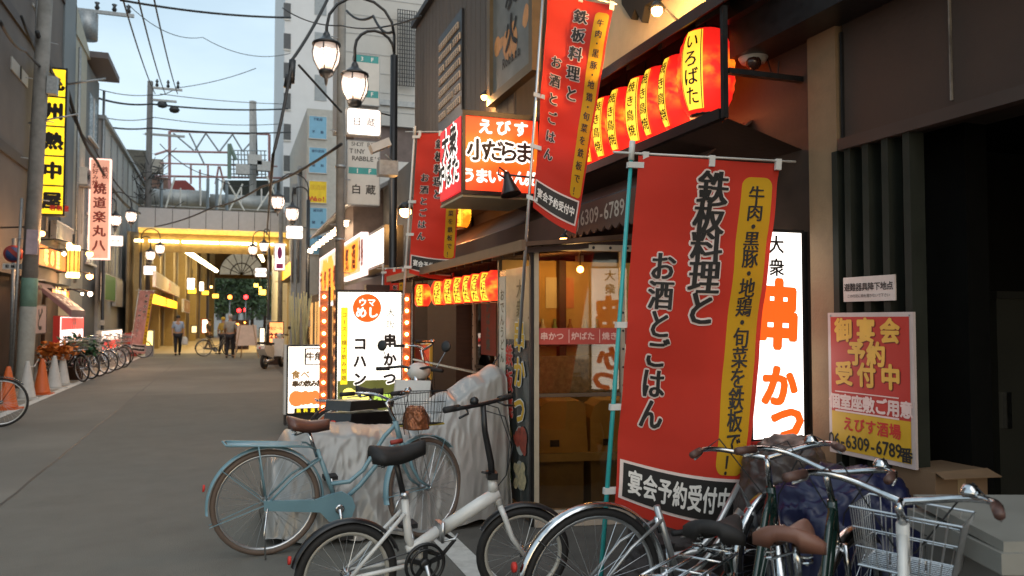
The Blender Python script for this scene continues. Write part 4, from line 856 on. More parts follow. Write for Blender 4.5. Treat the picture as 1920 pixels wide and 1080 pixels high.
box_on(fs_, .05, .045, dY - .03, H_ - .075, -.03, .004).build('side_face', glow('red_side_face', (1, .035, .045), .75, .1), t, True)
o1, o2 = MB(), MB()
for (s_, uu, vv, zz_) in (('大衆', .5, .28, .3), ('炉ばた', .47, .62, .27)):
    line(o1, s_, dY * uu, H_ * vv, zz_, lambda u, v, w: fs_(u, v, w + .004), pitch=.27 if len(s_) == 2 else .235, r=.10, w=.002, sx=.85); line(o2, s_, dY * uu, H_ * vv, zz_, lambda u, v, w: fs_(u, v, w + .004), pitch=.27 if len(s_) == 2 else .235, r=.035, w=.007, sx=.85)
o1.build('side_outline', glow('sign_white', (1, .93, .85), 1.6), t, True); o2.build('side_lettering', M['ink'], t, True)
box_on(fr, .01, H_ - .04, W_ - .01, H_ - .02, -dY + .01, -.01).build('bottom_plate', mat('pale_base', (.5, .45, .3), .5, var=.1), t, True)
MB().tube([fr(W_, .2, -.3), fr(W_ + .35, .2, -.3)], .025).merge(MB().tube([fr(W_, H_ - .2, -.3), fr(W_ + .35, H_ - .2, -.3)], .025)).build('bracket', M['black'], t, True)
# clamp spotlight in front of it
q = onY(955, 350, 6.35); t = thing('clamp_spotlight', 'black clamp spotlight on a long arm before the box sign', 'lamp', tuple(q))
ax_ = Vector((.15, -.2, -1)).normalized()
MB().lathe([(.025, .13), (.035, .08), (.05, .03), (.085, -.06), (.09, -.075), (.082, -.07)], (0, 0, 0), -ax_, 16).build('shade', M['black'], t)
MB().tube([(0, 0, .1), (-.09, .0, .16), (-.10, 0, .10), (-.04, 0, .07)], .008, 6).build('clamp', M['rubber'], t)
MB().tube([(-.02, 0, .1), (.3, .02, .09), (.9, .3, .08)], .010, 6).build('arm', M['black'], t)
# bar sign list of wooden tags and the framed picture on the siding wall
XW = 2.68
a0 = onX(828, 100, XW); a1 = onX(868, 66, XW)
L_ = thing('menu_tag_board', 'board of six rows of small pale wooden menu tags above the box sign', 'menu board', tuple(a0))
yA, yB = a0.y, a1.y; zT = onX(848, 62, XW).z; zB_ = onX(848, 222, XW).z
MB().box(XW - .03, XW, yB - .05, yA + .05, zB_ - .15, zT + .12).build('back_board', M['black'], L_, True)
tgm = mat('pale_tag', (.66, .5, .36), .6, var=.2, scale=4); ti = MB()
rows = 7; nn = 12; hgt = (zT - zB_) / rows
for r_i in range(rows):
    z1 = zT - r_i * hgt; q_ = MB()
    for k in range(nn):
        if (r_i * 5 + k * 3) % 17 == 0: continue
        y0 = yB + (yA - yB) * k / nn; tg = MB().box(XW - .045, XW - .03, y0 + .008, y0 + (yA - yB) / nn - .008, z1 - hgt * .52, z1); tg.build('tag', tgm, L_, True)
        for j in range(3): ti.box(XW - .0465, XW - .045, y0 + .02, y0 + (yA - yB) / nn - .02 - .01 * (j % 2), z1 - hgt * (.14 + .14 * j) - .012, z1 - hgt * (.14 + .14 * j) + .002)
tag(ti.build('tag_writing', M['ink'], L_, True), kind='stuff')
pts = [(925, -40), (1010, -60), (1008, 121), (936, 170)]
F = frXr(933, -30, 1008, 120, XW); fr, W_, H_, a = F
t = thing('framed_picture', 'weathered framed picture with warm orange patches on the siding', 'picture', tuple(a))
box_on(fr, 0, 0, W_, H_, .0, .05).build('canvas', mat('picture_grey', (.17, .17, .155), .5, var=.3, scale=3), t, True)
fm = mat('bronze_frame', (.14, .09, .04), .5, var=.2)
for q in ((-.09, -.09, W_ + .09, 0), (-.09, H_, W_ + .09, H_ + .09), (-.09, 0, 0, H_), (W_, 0, W_ + .09, H_)): box_on(fr, *q, 0, .09).build('frame', fm, t, True)
m = MB(); blobs(m, lambda u, v, w: fr(u, v, w + .05), .02, H_ * .45, W_ * .95, H_ * .85, 7, .07, .24, .002, 8); m.build('orange_patch', mat('orange_patch', (.62, .27, .09), .5, var=.3), t, True)
m = MB(); line(m, '炭火', W_ * .5, H_ * .42, .38, lambda u, v, w: fr(u, v, w + .05), pitch=.42, vertical=True, r=.03, n=4, w=.006); line(m, 'Robata', W_ * .5, H_ * .8, .15, lambda u, v, w: fr(u, v, w + .05), pitch=.09, r=.02, n=4, w=.006); m.build('lettering', M['ink'], t, True)
# small wall lamps that really glow in the picture
def lamp_at(px, py, X, label, r_=.03, s_='bulb', energy=0, c_=(1, .5, .15), hood=True, arm=(.2, 0, .1)):
    p = onX(px, py, X); t = thing('wall_lamp', label, 'lamp', tuple(p), group='small warm lamps on the restaurant')
    MB().ball((0, 0, 0), r_, 10).build('bulb', M[s_], t)
    if hood: MB().lathe([(r_ * .6, r_ * 1.6), (r_ * 1.5, r_ * .4)], n=12).build('shade', M['black'], t)
    MB().tube([(0, 0, r_ * 1.5), (arm[0] * .5, arm[1] * .5, r_ * 1.5 + arm[2]), arm], .008, 5).build('bracket', M['black'], t)
    if energy:
        ld = bpy.data.lights.new('lamp_light', 'POINT'); ld.energy = energy; ld.color = c_; ld.shadow_soft_size = .04; lo = bpy.data.objects.new('lamp_light', ld); col.objects.link(lo); lo.parent = t; lo.location = (-.02, -.02, -r_ * 1.9)
lamp_at(908, 182, 2.58, 'small warm spotlight above the box sign', .035, 'bulb', 9)
lamp_at(760, 397, 2.55, 'bright orange lamp left of the second flag', .09, 'bulb', 22)
lamp_at(1057, 450, 2.5, 'warm lamp under the scalloped valance', .03, 'bulb', 6, arm=(.1, 0, .06))
lamp_at(1232, 20, 2.75, 'warm lamp lighting the cream plaster from below', .04, 'bulb', 75, arm=(.3, 0, -.1))
lamp_at(1097, 145, 3.02, 'bright warm lamp shining through the upper flag', .05, 'bulb', 8, arm=(.08, 0, .06))

# security camera and hooks
p = onX(1412, 105, 2.98); SC = 1.7; t = thing('security_camera', 'white dome camera on the dark maroon wall right of the lanterns', 'camera', tuple(p))
MB().lathe([(.035, .12), (.085, .085), (.095, 0), (.07, -.045)], (0, 0, 0), (0, 0, 1), 18).build('housing', M['plwhite'], t); MB().ball((-.02, -.03, -.05), .05).build('lens_dome', mat('dark_dome', (.05, .02, .015), .1), t)
MB().box(.02, .12, -.02, .02, 0, .04).build('bracket', M['plwhite'], t); MB().tube([(.1, 0, 0), (.09, -.05, -.1), (.1, -.1, -.14), (.11, -.1, -.05)], .004, 5).build('cord', M['cable'], t)

# ================================================================ STANDING SIGNS NEAR THE BIKES
def lit_white(name, c, s): return glow(name, c, s, .08)
# tall white lit sign
F = frY(1403, 427, 1513, 824, 3.70); fr, W_, H_, a = F
t = thing('lit_sign', 'tall white glowing sign with orange brush characters behind the big flag', 'sign', (a.x + W_ / 2, 3.78, a.z - H_))
box_on(fr, 0, 0, W_, H_, -.12, 0).build('case', M['black'], t, True)
WF = glow('white_sign_face', (1, .93, .86), 2.4, .05)
box_on(fr, .018, .018, W_ - .022, H_ - .018, 0, .004).build('face', WF, t, True)
box_on(fr, .018, .018, W_ - .022, H_ - .018, -.124, -.12).build('rear_face', WF, t, True)
f2 = lambda u, v, w: fr(u, v, w + .004); f3 = lambda u, v, w: fr(W_ - u, v, -.124 - w)
om = glow('orange_print_lit', (1, .12, .01), 1.0); km = MB(); kb = MB()
for ff in (f2, f3):
    line(kb, '大衆', W_ * .48, H_ * .13, .105, ff, pitch=.128, vertical=True, r=.018, n=4, min_=.012, w=.003)
    put(km, '串', W_ * .50, H_ * .41, .40, ff, r=.042, w=.003, sx=.70, rot=-.05, min_=.03); put(km, 'か', W_ * .50, H_ * .745, .24, ff, r=.045, w=.003, rot=-.12, min_=.02); put(km, 'つ', W_ * .64, H_ * .915, .23, ff, r=.05, w=.003, min_=.02)
kb.build('small_lettering', M['ink'], t, True); km.build('lettering', om, t, True)
MB().box(a.x, a.x + W_, 3.69, 3.71, a.z - H_ - .01, a.z - H_ + .006).build('red_lip', M['inkred'], t, True)
MB().box(3.08, 3.1, 3.72, 3.80, .9, 2.0).build('bracket', M['black'], t, True)
# reservation board and evacuation notice on the slats
F = frXr(1552, 587, 1714, 700, 3.02); fr = F[0]; W_ = F[1]; H_ = .735; a = F[3]
a = Vector((3.02, a.y, 1.538)); fr = frame(a, (0, -1, 0), (0, 0, 1), (-1, 0, 0))
t = thing('reservation_board', 'red and yellow banquet reservation board fixed to the dark slats', 'sign', tuple(a))
box_on(fr, 0, 0, W_, H_, -.015, 0).build('board', mat('board_white', (.55, .45, .42), .4), t, True)
m = MB(); rect(m, fr, .022, .022, W_ - .022, H_ * .70, .002); m.build('red_field', mat('board_red', (.48, .035, .025), .45, var=.08, scale=2), t, True)
m = MB(); rect(m, fr, .022, H_ * .70, W_ - .022, H_ - .022, .002); m.build('yellow_field', mat('board_yellow', (.62, .36, .02), .45, var=.08), t, True)
hv = MB(); sh = MB()
for s_, vv, pt in (('御宴会', .125, .155), ('予約', .285, .13), ('受付中', .43, .155)):
    line(sh, s_, W_ * .48 + .006, H_ * vv + .006, .125, fr, pitch=pt, r=.05, n=4, w=.0025); line(hv, s_, W_ * .48, H_ * vv, .125, fr, pitch=pt, r=.045, n=8, w=.004)
sh.build('letter_shadow', mat('dark_red_print', (.2, .02, .015), .5), t, True); hv.build('gold_lettering', mat('gold_lett', (.75, .42, .07), .5), t, True)
m = MB(); line(m, '個室座敷ご用意', W_ * .50, H_ * .63, .083, fr, pitch=.079, r=.04, n=4, w=.004); rect(m, fr, .05, H_ * .555, W_ - .09, H_ * .563, .004); rect(m, fr, .05, H_ * .695 - .005, W_ - .09, H_ * .695 + .004, .004); m.build('white_lettering', mat('pinkish_white', (.75, .55, .5), .5), t, True)
m = MB(); line(m, 'えびす酒場', W_ * .52, H_ * .78, .075, fr, pitch=.077, r=.03, n=4, w=.004); m.build('red_lettering', M['inkred'], t, True)
m = MB(); line(m, '06-6309-6789', W_ * .43, H_ * .90, .095, fr, pitch=.041, r=.02, n=4, w=.004, sx=.9); put(m, '番', W_ * .91, H_ * .92, .075, fr, r=.03, w=.004); m.build('number_lettering', M['ink'], t, True)
m = MB()
for u, v in ((.012, .012), (W_ - .03, .012)): m.ball(fr(u + .01, v + .004, .002), .005, 6)
m.build('screw', M['steel'], t, True)
a = onX(1581, 521, 3.045); b = onX(1677, 517, 3.045); fr = frame(Vector((3.045, a.y, a.z)), (0, -1, 0), (0, 0, 1), (-1, 0, 0)); W_ = a.y - b.y; H_ = a.z - onX(1581, 566, 3.045).z
t = thing('evacuation_notice', 'small white notice plate on the dark slats above the red board', 'sign', tuple(a))
box_on(fr, 0, 0, W_, H_, -.01, 0).build('plate', mat('notice_white', (.62, .52, .47), .5), t, True)
m = MB(); line(m, '避難器具降下地点', W_ / 2, H_ * .42, .043, fr, pitch=.041, r=.02, n=4, w=.002); line(m, 'この付近に物を置かないで下さい', W_ / 2, H_ * .78, .02, fr, pitch=.019, w=.002); m.build('lettering', M['ink'], t, True)

# big lit street sign and the small one left of it
F = frY(629, 543, 755, 776, 10.4); t, f2, W_, H_ = sign('standing_sign', 'big white lit standing sign with orange disc and black characters', 'sign', F, glow('white_sign_face2', (1, .95, .80), 2.2, .05), M['black'], .22, .03)
m = MB(); disc(m, f2, W_ * .46, H_ * .145, .185, .002, 28); m.build('orange_disc', glow('orange_disc', (.95, .13, .01), .9), t, True)
m = MB(); line(m, 'ウマ', W_ * .46, H_ * .10, .11, f2, pitch=.115, r=.025, n=4, w=.005); line(m, 'めし', W_ * .46, H_ * .18, .15, f2, pitch=.15, r=.035, n=4, w=.005); m.build('white_lettering', glow('sign_white', (1, .93, .85), 1.6), t, True)
m = MB(); rect(m, f2, W_ * .08, H_ * .14, W_ * .18, H_ * .75, .002); m.build('yellow_strip', glow('yellow_panel', (1, .75, .02), 1.2), t, True)
m = MB(); line(m, 'コース・横丁飲み放題', W_ * .13, H_ * .45, .07, f2, pitch=.09, vertical=True, r=.02, n=4, w=.004); m.build('ochre_lettering', mat('ochre_print', (.55, .33, .02), .6), t, True)
m = MB(); rect(m, f2, .035, H_ * .72, W_ - .03, H_ * .965, .0015); m.build('green_field', mat('moss_field', (.12, .13, .05), .4, emit=(.3, .33, .06), es=.25), t, True)
m = MB(); blobs(m, f2, W_ * .1, H_ * .76, W_ * .55, H_ * .95, 12, .05, .12, .003, 5); m.build('food_picture', glow('yellow_food', (1, .85, .15), 1.8), t, True)
m = MB(); blobs(m, f2, W_ * .5, H_ * .82, W_ * .85, H_ * .95, 14, .02, .06, .003, 9); m.build('food_picture', glow('green_food', (.5, .75, .1), 1.0), t, True)
m2 = MB(); m = MB()
for mm, r_, w_, in ((m2, .12, .004), (m, .05, .008)):
    line(mm, 'コハン', W_ * .36, H_ * .57, .18, f2, pitch=.225, vertical=True, r=r_, w=w_); line(mm, '串かつ', W_ * .80, H_ * .56, .18, f2, pitch=.245, vertical=True, r=r_, w=w_)
m2.build('letter_outline', glow('sign_white', (1, .93, .85), 1.6), t, True); m.build('lettering', M['ink'], t, True)
m = MB(); line(m, '大阪', W_ * .81, H_ * .23, .12, f2, pitch=.16, vertical=True, r=.0, w=.005); m.build('small_lettering', M['ink'], t, True)
m = MB(); b = F[0]; m = box_on(b, .02, H_, .08, H_ + .22, -.15, -.05).merge(box_on(b, W_ - .08, H_, W_ - .02, H_ + .22, -.15, -.05)); m.build('foot', M['black'], t, True)
box_on(F[0], W_ * .45, -.07, W_ * .8, 0, -.18, -.02).build('top_housing', M['black'], t, True)
F = frY(538, 647, 610, 775, 10.9); t, f2, W_, H_ = sign('standing_sign', 'small white lit standing sign with food pictures at the road edge', 'sign', F, glow('white_sign_face3', (1, .88, .74), 2.0, .05), M['black'], .2, .02)
m = MB(); rect(m, f2, W_ * .45, H_ * .05, W_ * .95, H_ * .29, .002); m.build('black_box', M['ink'], t, True)
m = MB(); rect(m, f2, W_ * .49, H_ * .065, W_ * .91, H_ * .275, .003); m.build('white_box', glow('white_sign_face3', (1, .88, .74), 2.0), t, True)
m = MB(); line(m, '牛角', W_ * .7, H_ * .17, .12, f2, pitch=.11, r=.04, n=4, w=.005); line(m, '串の飲み放題', W_ * .62, H_ * .56, .09, f2, pitch=.08, r=.07, n=4, w=.004); m.build('lettering', mat('brown_print', (.12, .07, .03), .6), t, True)
m = MB(); line(m, '食べ', W_ * .35, H_ * .43, .12, f2, pitch=.12, r=.04, n=4, w=.004); m.build('tan_lettering', mat('tan_print', (.6, .35, .1), .6), t, True)
m = MB(); blobs(m, f2, W_ * .05, H_ * .65, W_ * .95, H_ * .90, 20, .04, .1, .003, 15); m.build('food_picture', glow('red_food', (1, .22, .05), 1.1), t, True)
m = MB(); rect(m, f2, W_ * .2, H_ * .91, W_ * .95, H_ * .98, .007); m.build('black_band', M['ink'], t, True)
m = MB(); line(m, '無料送迎', W_ * .58, H_ * .945, .055, f2, pitch=.09, r=.04, n=4, w=.009); m.build('band_lettering', glow('yellow_panel', (1, .75, .02), 1.2), t, True)
box_on(F[0], -.02, H_, W_ + .02, H_ + .14, -.22, 0).build('foot', M['rubber'], t, True)
box_on(F[0], -.03, 0, -.001, H_, -.2, -.02).build('side_strip', M['plwhite'], t, True)
# bulb strips
for i, (px, y0, y1, Y) in enumerate(((606, 545, 775, 10.75), (762, 550, 770, 10.2))):
    n_ = 10; p = onY(px, y1, Y); p2 = onY(px, y0, Y); t = thing('bulb_strip', ['column of warm bulbs between the two standing signs', 'column of warm bulbs right of the big standing sign'][i], 'light strip', tuple(p), group='columns of warm bulbs')
    MB().box(p.x - .05, p.x + .05, Y + .02, Y + .05, 0, p2.z).build('back_strip', mat('copper_strip', (.35, .12, .06), .35, .3, var=.4, scale=20, emit=(1, .22, .06), es=.12), t, True)
    MB().box(p.x + .055, p.x + .085, Y + .01, Y + .05, 0, p2.z + .05).build('side_post', M['dwood'], t, True)
    for k in range(n_):
        z = p.z + (p2.z - p.z) * (k + .5) / n_; MB().ball((p.x, Y, z), .022, 8).build('bulb', M['bulb'], t, True)
# bright sign boxes above the street on the right
F = frXr(656, 461, 722, 430, 2.35); a = onX(656, 461, 2.35); b = onX(722, 418, 2.35); hz_ = a.z - onX(656, 520, 2.35).z
fr = frame(a, (0, b.y - a.y, 0), (0, 0, 1), (-1, 0, 0)); t, f2, W_, H_ = sign('shop_fascia', 'large blank white lit fascia box beyond the orange lamp', 'sign', (fr, a.y - b.y, hz_, a), glow('white_fascia', (1, .86, .72), 1.7), M['black'], .3, .04)
box_on(fr, W_ * .48, .04, W_ * .5, H_ - .04, .004, .01).build('divider', M['steel'], t, True)
for i, (p0, q0, p1, q1, qq, lab, c1) in enumerate(((600, 485, 632, 478, 575, 'white edged lit banner sign with red and orange figures', (1, .8, .6)), (640, 460, 678, 445, 528, 'orange and white lit fascia with swirling shapes', (1, .6, .3)))):
    X_ = 2.2; a = onX(p0, q0, X_); b = onX(p1, q1, X_); h_ = a.z - onX(p0, qq, X_).z
    fr = frame(a, (0, -1, 0), (0, 0, 1), (-1, 0, 0)); t, f2, W_, H_ = sign('shop_fascia', lab, 'sign', (fr, a.y - b.y, h_, a), glow('fascia_face%d' % i, c1, .9, .3), glow('fascia_edge', (1, .8, .75), 1.5), .12, .06)
    m = MB(); blobs(m, f2, .15, .1, W_ - .15, H_ - .1, 7, .3, .75, .003, i + 2); m.build('orange_shape', glow('fascia_orange', (1, .3, .02), 1.6), t, True)
    m = MB(); line(m, '元気酒場', W_ / 2, H_ * .5, .5, f2, pitch=.9, r=.04, n=4, w=.006); m.build('lettering', M['inkred'], t, True)
t = thing('light_string', 'rising row of small white eave lights on the right', 'lights', tuple(onX(580, 470, 2.3)))
for k in range(10):
    px = 582 + k * 7.2; py = 470 - k * 5.2 - k * k * .05; p = onX(px, py, 2.3); MB().box(p.x - .05, p.x + .05, p.y - .12, p.y + .12, p.z - .05, p.z + .05).build('lamp', M['bulbw'], t, True)
p, q = onX(578, 466, 2.4), onX(655, 414, 2.4); MB().tube([p, q], .03, 5).build('rail', M['steel'], t, True)
F = frY(514, 455, 535, 508, 34); t, f2, W_, H_ = sign('vertical_sign', 'white and purple lit vertical sign beside the arcade mouth', 'sign', F, glow('white_face5', (1, .8, .78), 2), M['plwhite'], .2, .04)
m = MB(); disc(m, f2, W_ * .5, H_ * .36, W_ * .22, .003, 16, H_ * .22); rect(m, f2, W_ * .2, H_ * .74, W_ * .8, H_ * .92, .003); m.build('purple_mark', mat('purple_print', (.3, .03, .2), .5), t, True)
F = frXr(526, 512, 549, 500, 2.4); a = onX(526, 507, 2.4); b = onX(549, 498, 2.4); fr = frame(a, (0, -1, 0), (0, 0, 1), (-1, 0, 0)); sign('awning_sign', 'glowing amber awning near the arcade right side', 'sign', (fr, a.y - b.y, .62, a), glow('amber_awning', (1, .42, .02), 2.4), M['dwood'], .4, .03)
F = frY(504, 603, 532, 645, 28); t, f2, W_, H_ = sign('standing_sign', 'orange lit standing sign reading 280 before the parked scooter', 'sign', F, glow('orange_stand', (1, .38, .12), 1.7, .2), M['dwood'], .2, .03)
m = MB(); line(m, '280', W_ / 2, H_ * .62, .24, f2, pitch=.15, r=.05, n=4); line(m, '生ビール', W_ / 2, H_ * .3, .11, f2, pitch=.1, r=.02, n=4); m.build('lettering', M['inkred'], t, True)
box_on(F[0], 0, H_, W_, H_ + F[0](0, H_, 0).z, -.2, 0).build('foot', M['dwood'], t, True)
F = frY(486, 614, 497, 660, 26); t, f2, W_, H_ = sign('standing_sign', 'narrow white lit standing sign left of the 280 sign', 'sign', F, glow('white_face6', (1, .85, .6), 2.2), M['dwood'], .2, .03)
F = frY(273, 619, 288, 649, 36); t, f2, W_, H_ = sign('standing_sign', 'small yellow lit standing sign at the left arcade corner', 'sign', F, glow('yellow_face6', (1, .75, .2), 3), M['steel'], .3, .04)
box_on(F[0], 0, H_, W_, H_ + F[0](0, H_, 0).z, -.3, 0).build('foot', M['steel'], t, True)
F = frY(378, 598, 392, 625, 55); t, f2, W_, H_ = sign('standing_sign', 'white lit board with red head inside the arcade', 'sign', F, glow('white_face7', (1, .7, .5), 3), M['inkred'], .3, .05)
F = frY(358, 610, 370, 625, 52); t, f2, W_, H_ = sign('standing_sign', 'low pale lit board by the left arcade columns', 'sign', F, glow('white_face8', (1, .8, .4), 1.6), M['dwood'], .3, .05)

# ================================================================ NOBORI FLAGS
cloth_ = cloth
def nobori(name, label, T0, UX, H_, W_, pole_len, wave, seed, cloth, pole_m, lean=(0, 0), bar_ext=.08, taper=0, droop=.16):
    """T0 top corner at the pole, UX horizontal direction of the cloth; the cloth sways with a few slow folds"""
    T0 = Vector(T0); UX = Vector(UX).normalized(); NN = Vector((UX.y, -UX.x, 0)).normalized()
    if NN.dot(Vector((0, 0, 0)) - Vector((T0.x, T0.y, 0))) < 0: NN = -NN
    DN = Vector((lean[0] * UX.x + lean[1] * NN.x, lean[0] * UX.y + lean[1] * NN.y, -1)).normalized()
    def f(u, v, w):
        a = u / W_; b = v / H_
        d = wave * (math.sin(a * 5.2 + b * 2.2 + seed) * (.35 + .65 * b) + .6 * math.sin(b * 7 + a * 2 + seed * 2) * a) - wave * math.sin(seed) * .35
        d += wave * .45 * math.sin(a * 4 + b * 13 + seed) + wave * .2 * math.sin(b * 29 - a * 3) - .0035 * math.exp(-60 * ((b * 5.3 + .2) % 1 - .5) ** 2)
        d += wave * 1.6 * b * b * math.sin(a * 2.6 + seed)
        sag = .045 * (b ** 2) * math.sin(a * math.pi * .9) * W_ + (droop * W_ * a * b ** 3)
        return T0 + UX * (u * (1 - taper * b)) + DN * (v + sag) + NN * (d + w)
    t = thing(name, label, 'flag', tuple(T0 + DN * pole_len), group='red nobori flags of the restaurant')
    nu, nv = 18, 96; m = MB(); vs = [f(W_ * i / nu, H_ * j / nv, 0) for j in range(nv + 1) for i in range(nu + 1)]
    m.add(vs, [(j * (nu + 1) + i, j * (nu + 1) + i + 1, (j + 1) * (nu + 1) + i + 1, (j + 1) * (nu + 1) + i) for j in range(nv) for i in range(nu)], True); m.build('cloth', cloth, t, True)
    # print
    y = MB(); P = []
    x0, x1, r = W_ * .745, W_ * .965, W_ * .06; v0, v1 = H_ * .045, H_ * .86
    vs = []; nn = 40
    for k in range(nn + 1):
        v = v0 + (v1 - v0) * (.5 - .5 * math.cos(math.pi * k / nn)); e = min(v - v0, v1 - v); ins = r - math.sqrt(max(0, r * r - (r - e) ** 2)) if e < r else 0
        vs += [f(x0 + ins + (x1 - x0 - 2 * ins) * q / 4, v, .003) for q in range(5)]
    y.add(vs, [(k * 5 + q, k * 5 + q + 1, (k + 1) * 5 + q + 1, (k + 1) * 5 + q) for k in range(nn) for q in range(4)], True); y.build('yellow_panel', cloth_('flag_yellow', (.72, .44, .015)), t, True)
    k1 = MB(); cx = W_ * .855; s1 = W_ * .125
    s_ = '牛肉・黒豚・地鶏・旬菜を鉄板で！'; tot = (v1 - v0) * .93; pv = tot / 14.2; vv = v0 + (v1 - v0) * .035 + pv * .5
    for ch in s_:
        if ch == '・': vv -= pv * .20; disc(k1, lambda a, b, w: f(a, b, w), cx, vv, s1 * .12, .006, 8); vv += pv * .80 - .0; continue
        put(k1, ch, cx, vv, s1, f, r=.008, n=4, w=.006, min_=.018, sx=.95); vv += pv
    k1.build('panel_lettering', M['ink'], t, True)
    wo, ki = MB(), MB()
    for mm, r_, w_, mi in ((wo, .058, .004, .03), (ki, .006, .009, .032)):
        line(mm, '鉄板料理と', W_ * .53, H_ * .262, W_ * .225, f, pitch=H_ * .088, vertical=True, r=r_, w=w_, min_=mi, sx=1.05)
        line(mm, 'お酒とごはん', W_ * .225, H_ * .528, W_ * .188, f, pitch=H_ * .082, vertical=True, r=r_, w=w_, min_=mi)
    wo.build('letter_outline', mat('flag_white', (.72, .58, .54), .7), t, True); ki.build('lettering', M['ink'], t, True)
    b1, b2, b3 = MB(), MB(), MB()
    def grid(mb, u0, u1, v0, v1, w, n=10): mb.add([f(u0 + (u1 - u0) * i / n, v0 + (v1 - v0) * j / 3, w) for j in range(4) for i in range(n + 1)], [(j * (n + 1) + i, j * (n + 1) + i + 1, (j + 1) * (n + 1) + i + 1, (j + 1) * (n + 1) + i) for j in range(3) for i in range(n)], True)
    grid(b1, .02 * W_, .96 * W_, H_ * .868, H_ * .972, .003); grid(b2, .045 * W_, .935 * W_, H_ * .875, H_ * .965, .006)
    b1.build('tag_border', mat('flag_white', (.72, .58, .54), .7), t, True); b2.build('black_field', M['ink'], t, True)
    line(b3, '宴会予約受付中', W_ * .49, H_ * .92, W_ * .135, f, pitch=W_ * .118, r=.025, n=4, w=.010, sx=.85, min_=.01); b3.build('tag_lettering', M['inkwhite'], t, True)
    # pole, arm and loops
    off = -UX * .035
    MB().tube([T0 + off - DN * .05, T0 + off + DN * pole_len * .5, T0 + off + DN * pole_len], [.010, .0115, .0125], 10).build('pole', pole_m, t, True)
    MB().tube([T0 + off - UX * .10 - DN * .012, T0 + UX * (W_ + bar_ext) - DN * .012], .006, 8).build('cross_bar', M['plwhite'], t, True)
    MB().tube([T0 + off - DN * .075, T0 + off + DN * .025], .0155, 10).build('pole_cap', M['plwhite'], t, True)
    for u in (.05, .5, .97):
        c0 = T0 + UX * (W_ * u); MB().obox(c0 - UX * .016 - DN * .022 - NN * .009, UX * .032, DN * .06, NN * .018).build('loop', M['plwhite'], t, True)
    for k in range(4):
        v = H_ * (.02 + .245 * (k + (1 if k else 0.0)) * .95); c0 = T0 + off + DN * v - UX * .018; 
        MB().obox(c0 - NN * .014, UX * .085, DN * .03, NN * .028).build('loop', M['plwhite'], t, True)
    return t
def flagcloth(name, c, es):
    return cloth_(name, c, .4)
RC = flagcloth('flag_red', (.66, .045, .025), 0)
teal = mat('teal_pole', (.03, .33, .33), .35, var=.05)
# near flag
pt = onY(1196, 292, 3.62); pb = onY(1132, 1050, 3.45)
ux = Vector((1, -.10, 0))
W1 = (onY(1455, 300, 3.6).x - pt.x) * .995
fl = nobori('nobori_flag', 'large red nobori flag on a teal pole in front of the window', pt, ux, 1.76, W1, 2.35, .020, .6, RC, teal, lean=(-.095, .03), droop=.24, taper=.17)
# tall upper flag near the box sign
pt = onY(1028, -22, 5.30)
fl2 = nobori('nobori_flag', 'tall red nobori flag high above the canopy, over the lantern row', pt, Vector((.50, -.30, -.20)), 1.60, .50, 2.6, .035, 2.2, RC, M['alu'], lean=(-.075, .0), bar_ext=.02, taper=.35)
pt = onY(783, 249, 8.6)
fl3 = nobori('nobori_flag', 'smaller red nobori flag left of the box sign', pt, Vector((.5, -.18, 0)), 1.55, .50, 2.0, .03, 4.0, RC, M['plwhite'], lean=(-.06, .0), bar_ext=.02)
pt = onY(722, 505, 11.3)
fl4 = nobori('nobori_flag', 'low red nobori flag behind the big standing sign', pt, Vector((.3, -.25, 0)), 1.5, .30, 1.7, .02, 1.0, RC, M['alu'], lean=(-.03, 0))
pt = onY(262, 545, 33)
fl5 = nobori('nobori_flag', 'slanting grey and red flag at the left arcade corner', pt, Vector((1, -.1, 0)), 2.3, .50, 3.2, .03, 1.4, mat('faded_flag', (.4, .2, .18), .75, var=.3), M['alu'], lean=(-.12, 0))
# bamboo stalks in a bin
t = thing('bamboo_bundle', 'two bundles of tied pale bamboo stalks above the small standing sign', 'bamboo', tuple(onY(568, 780, 12)))
bm_ = mat('bamboo', (.42, .36, .18), .5, var=.2); g_ = random.Random(4)
for c in (552, 577):
    for k in range(9):
        a = onY(c + g_.uniform(-5, 5) + (4 if c < 560 else -6), 690, 12 + g_.uniform(-.1, .1)); b = onY(c + g_.uniform(-13, 13), 545 + g_.uniform(0, 18), 12 + g_.uniform(-.2, .2)); a.z = max(a.z, .3)
        MB().tube([a, a.lerp(b, .5) + Vector((g_.uniform(-.02, .02), 0, 0)), b], [.014, .012, .010], 6).build('stalk', bm_, t, True)
MB().lathe([(.2, 0), (.26, .55)], onY(565, 700, 12).xy.to_3d(), n=14).build('bin', M['dwood'], t, True)

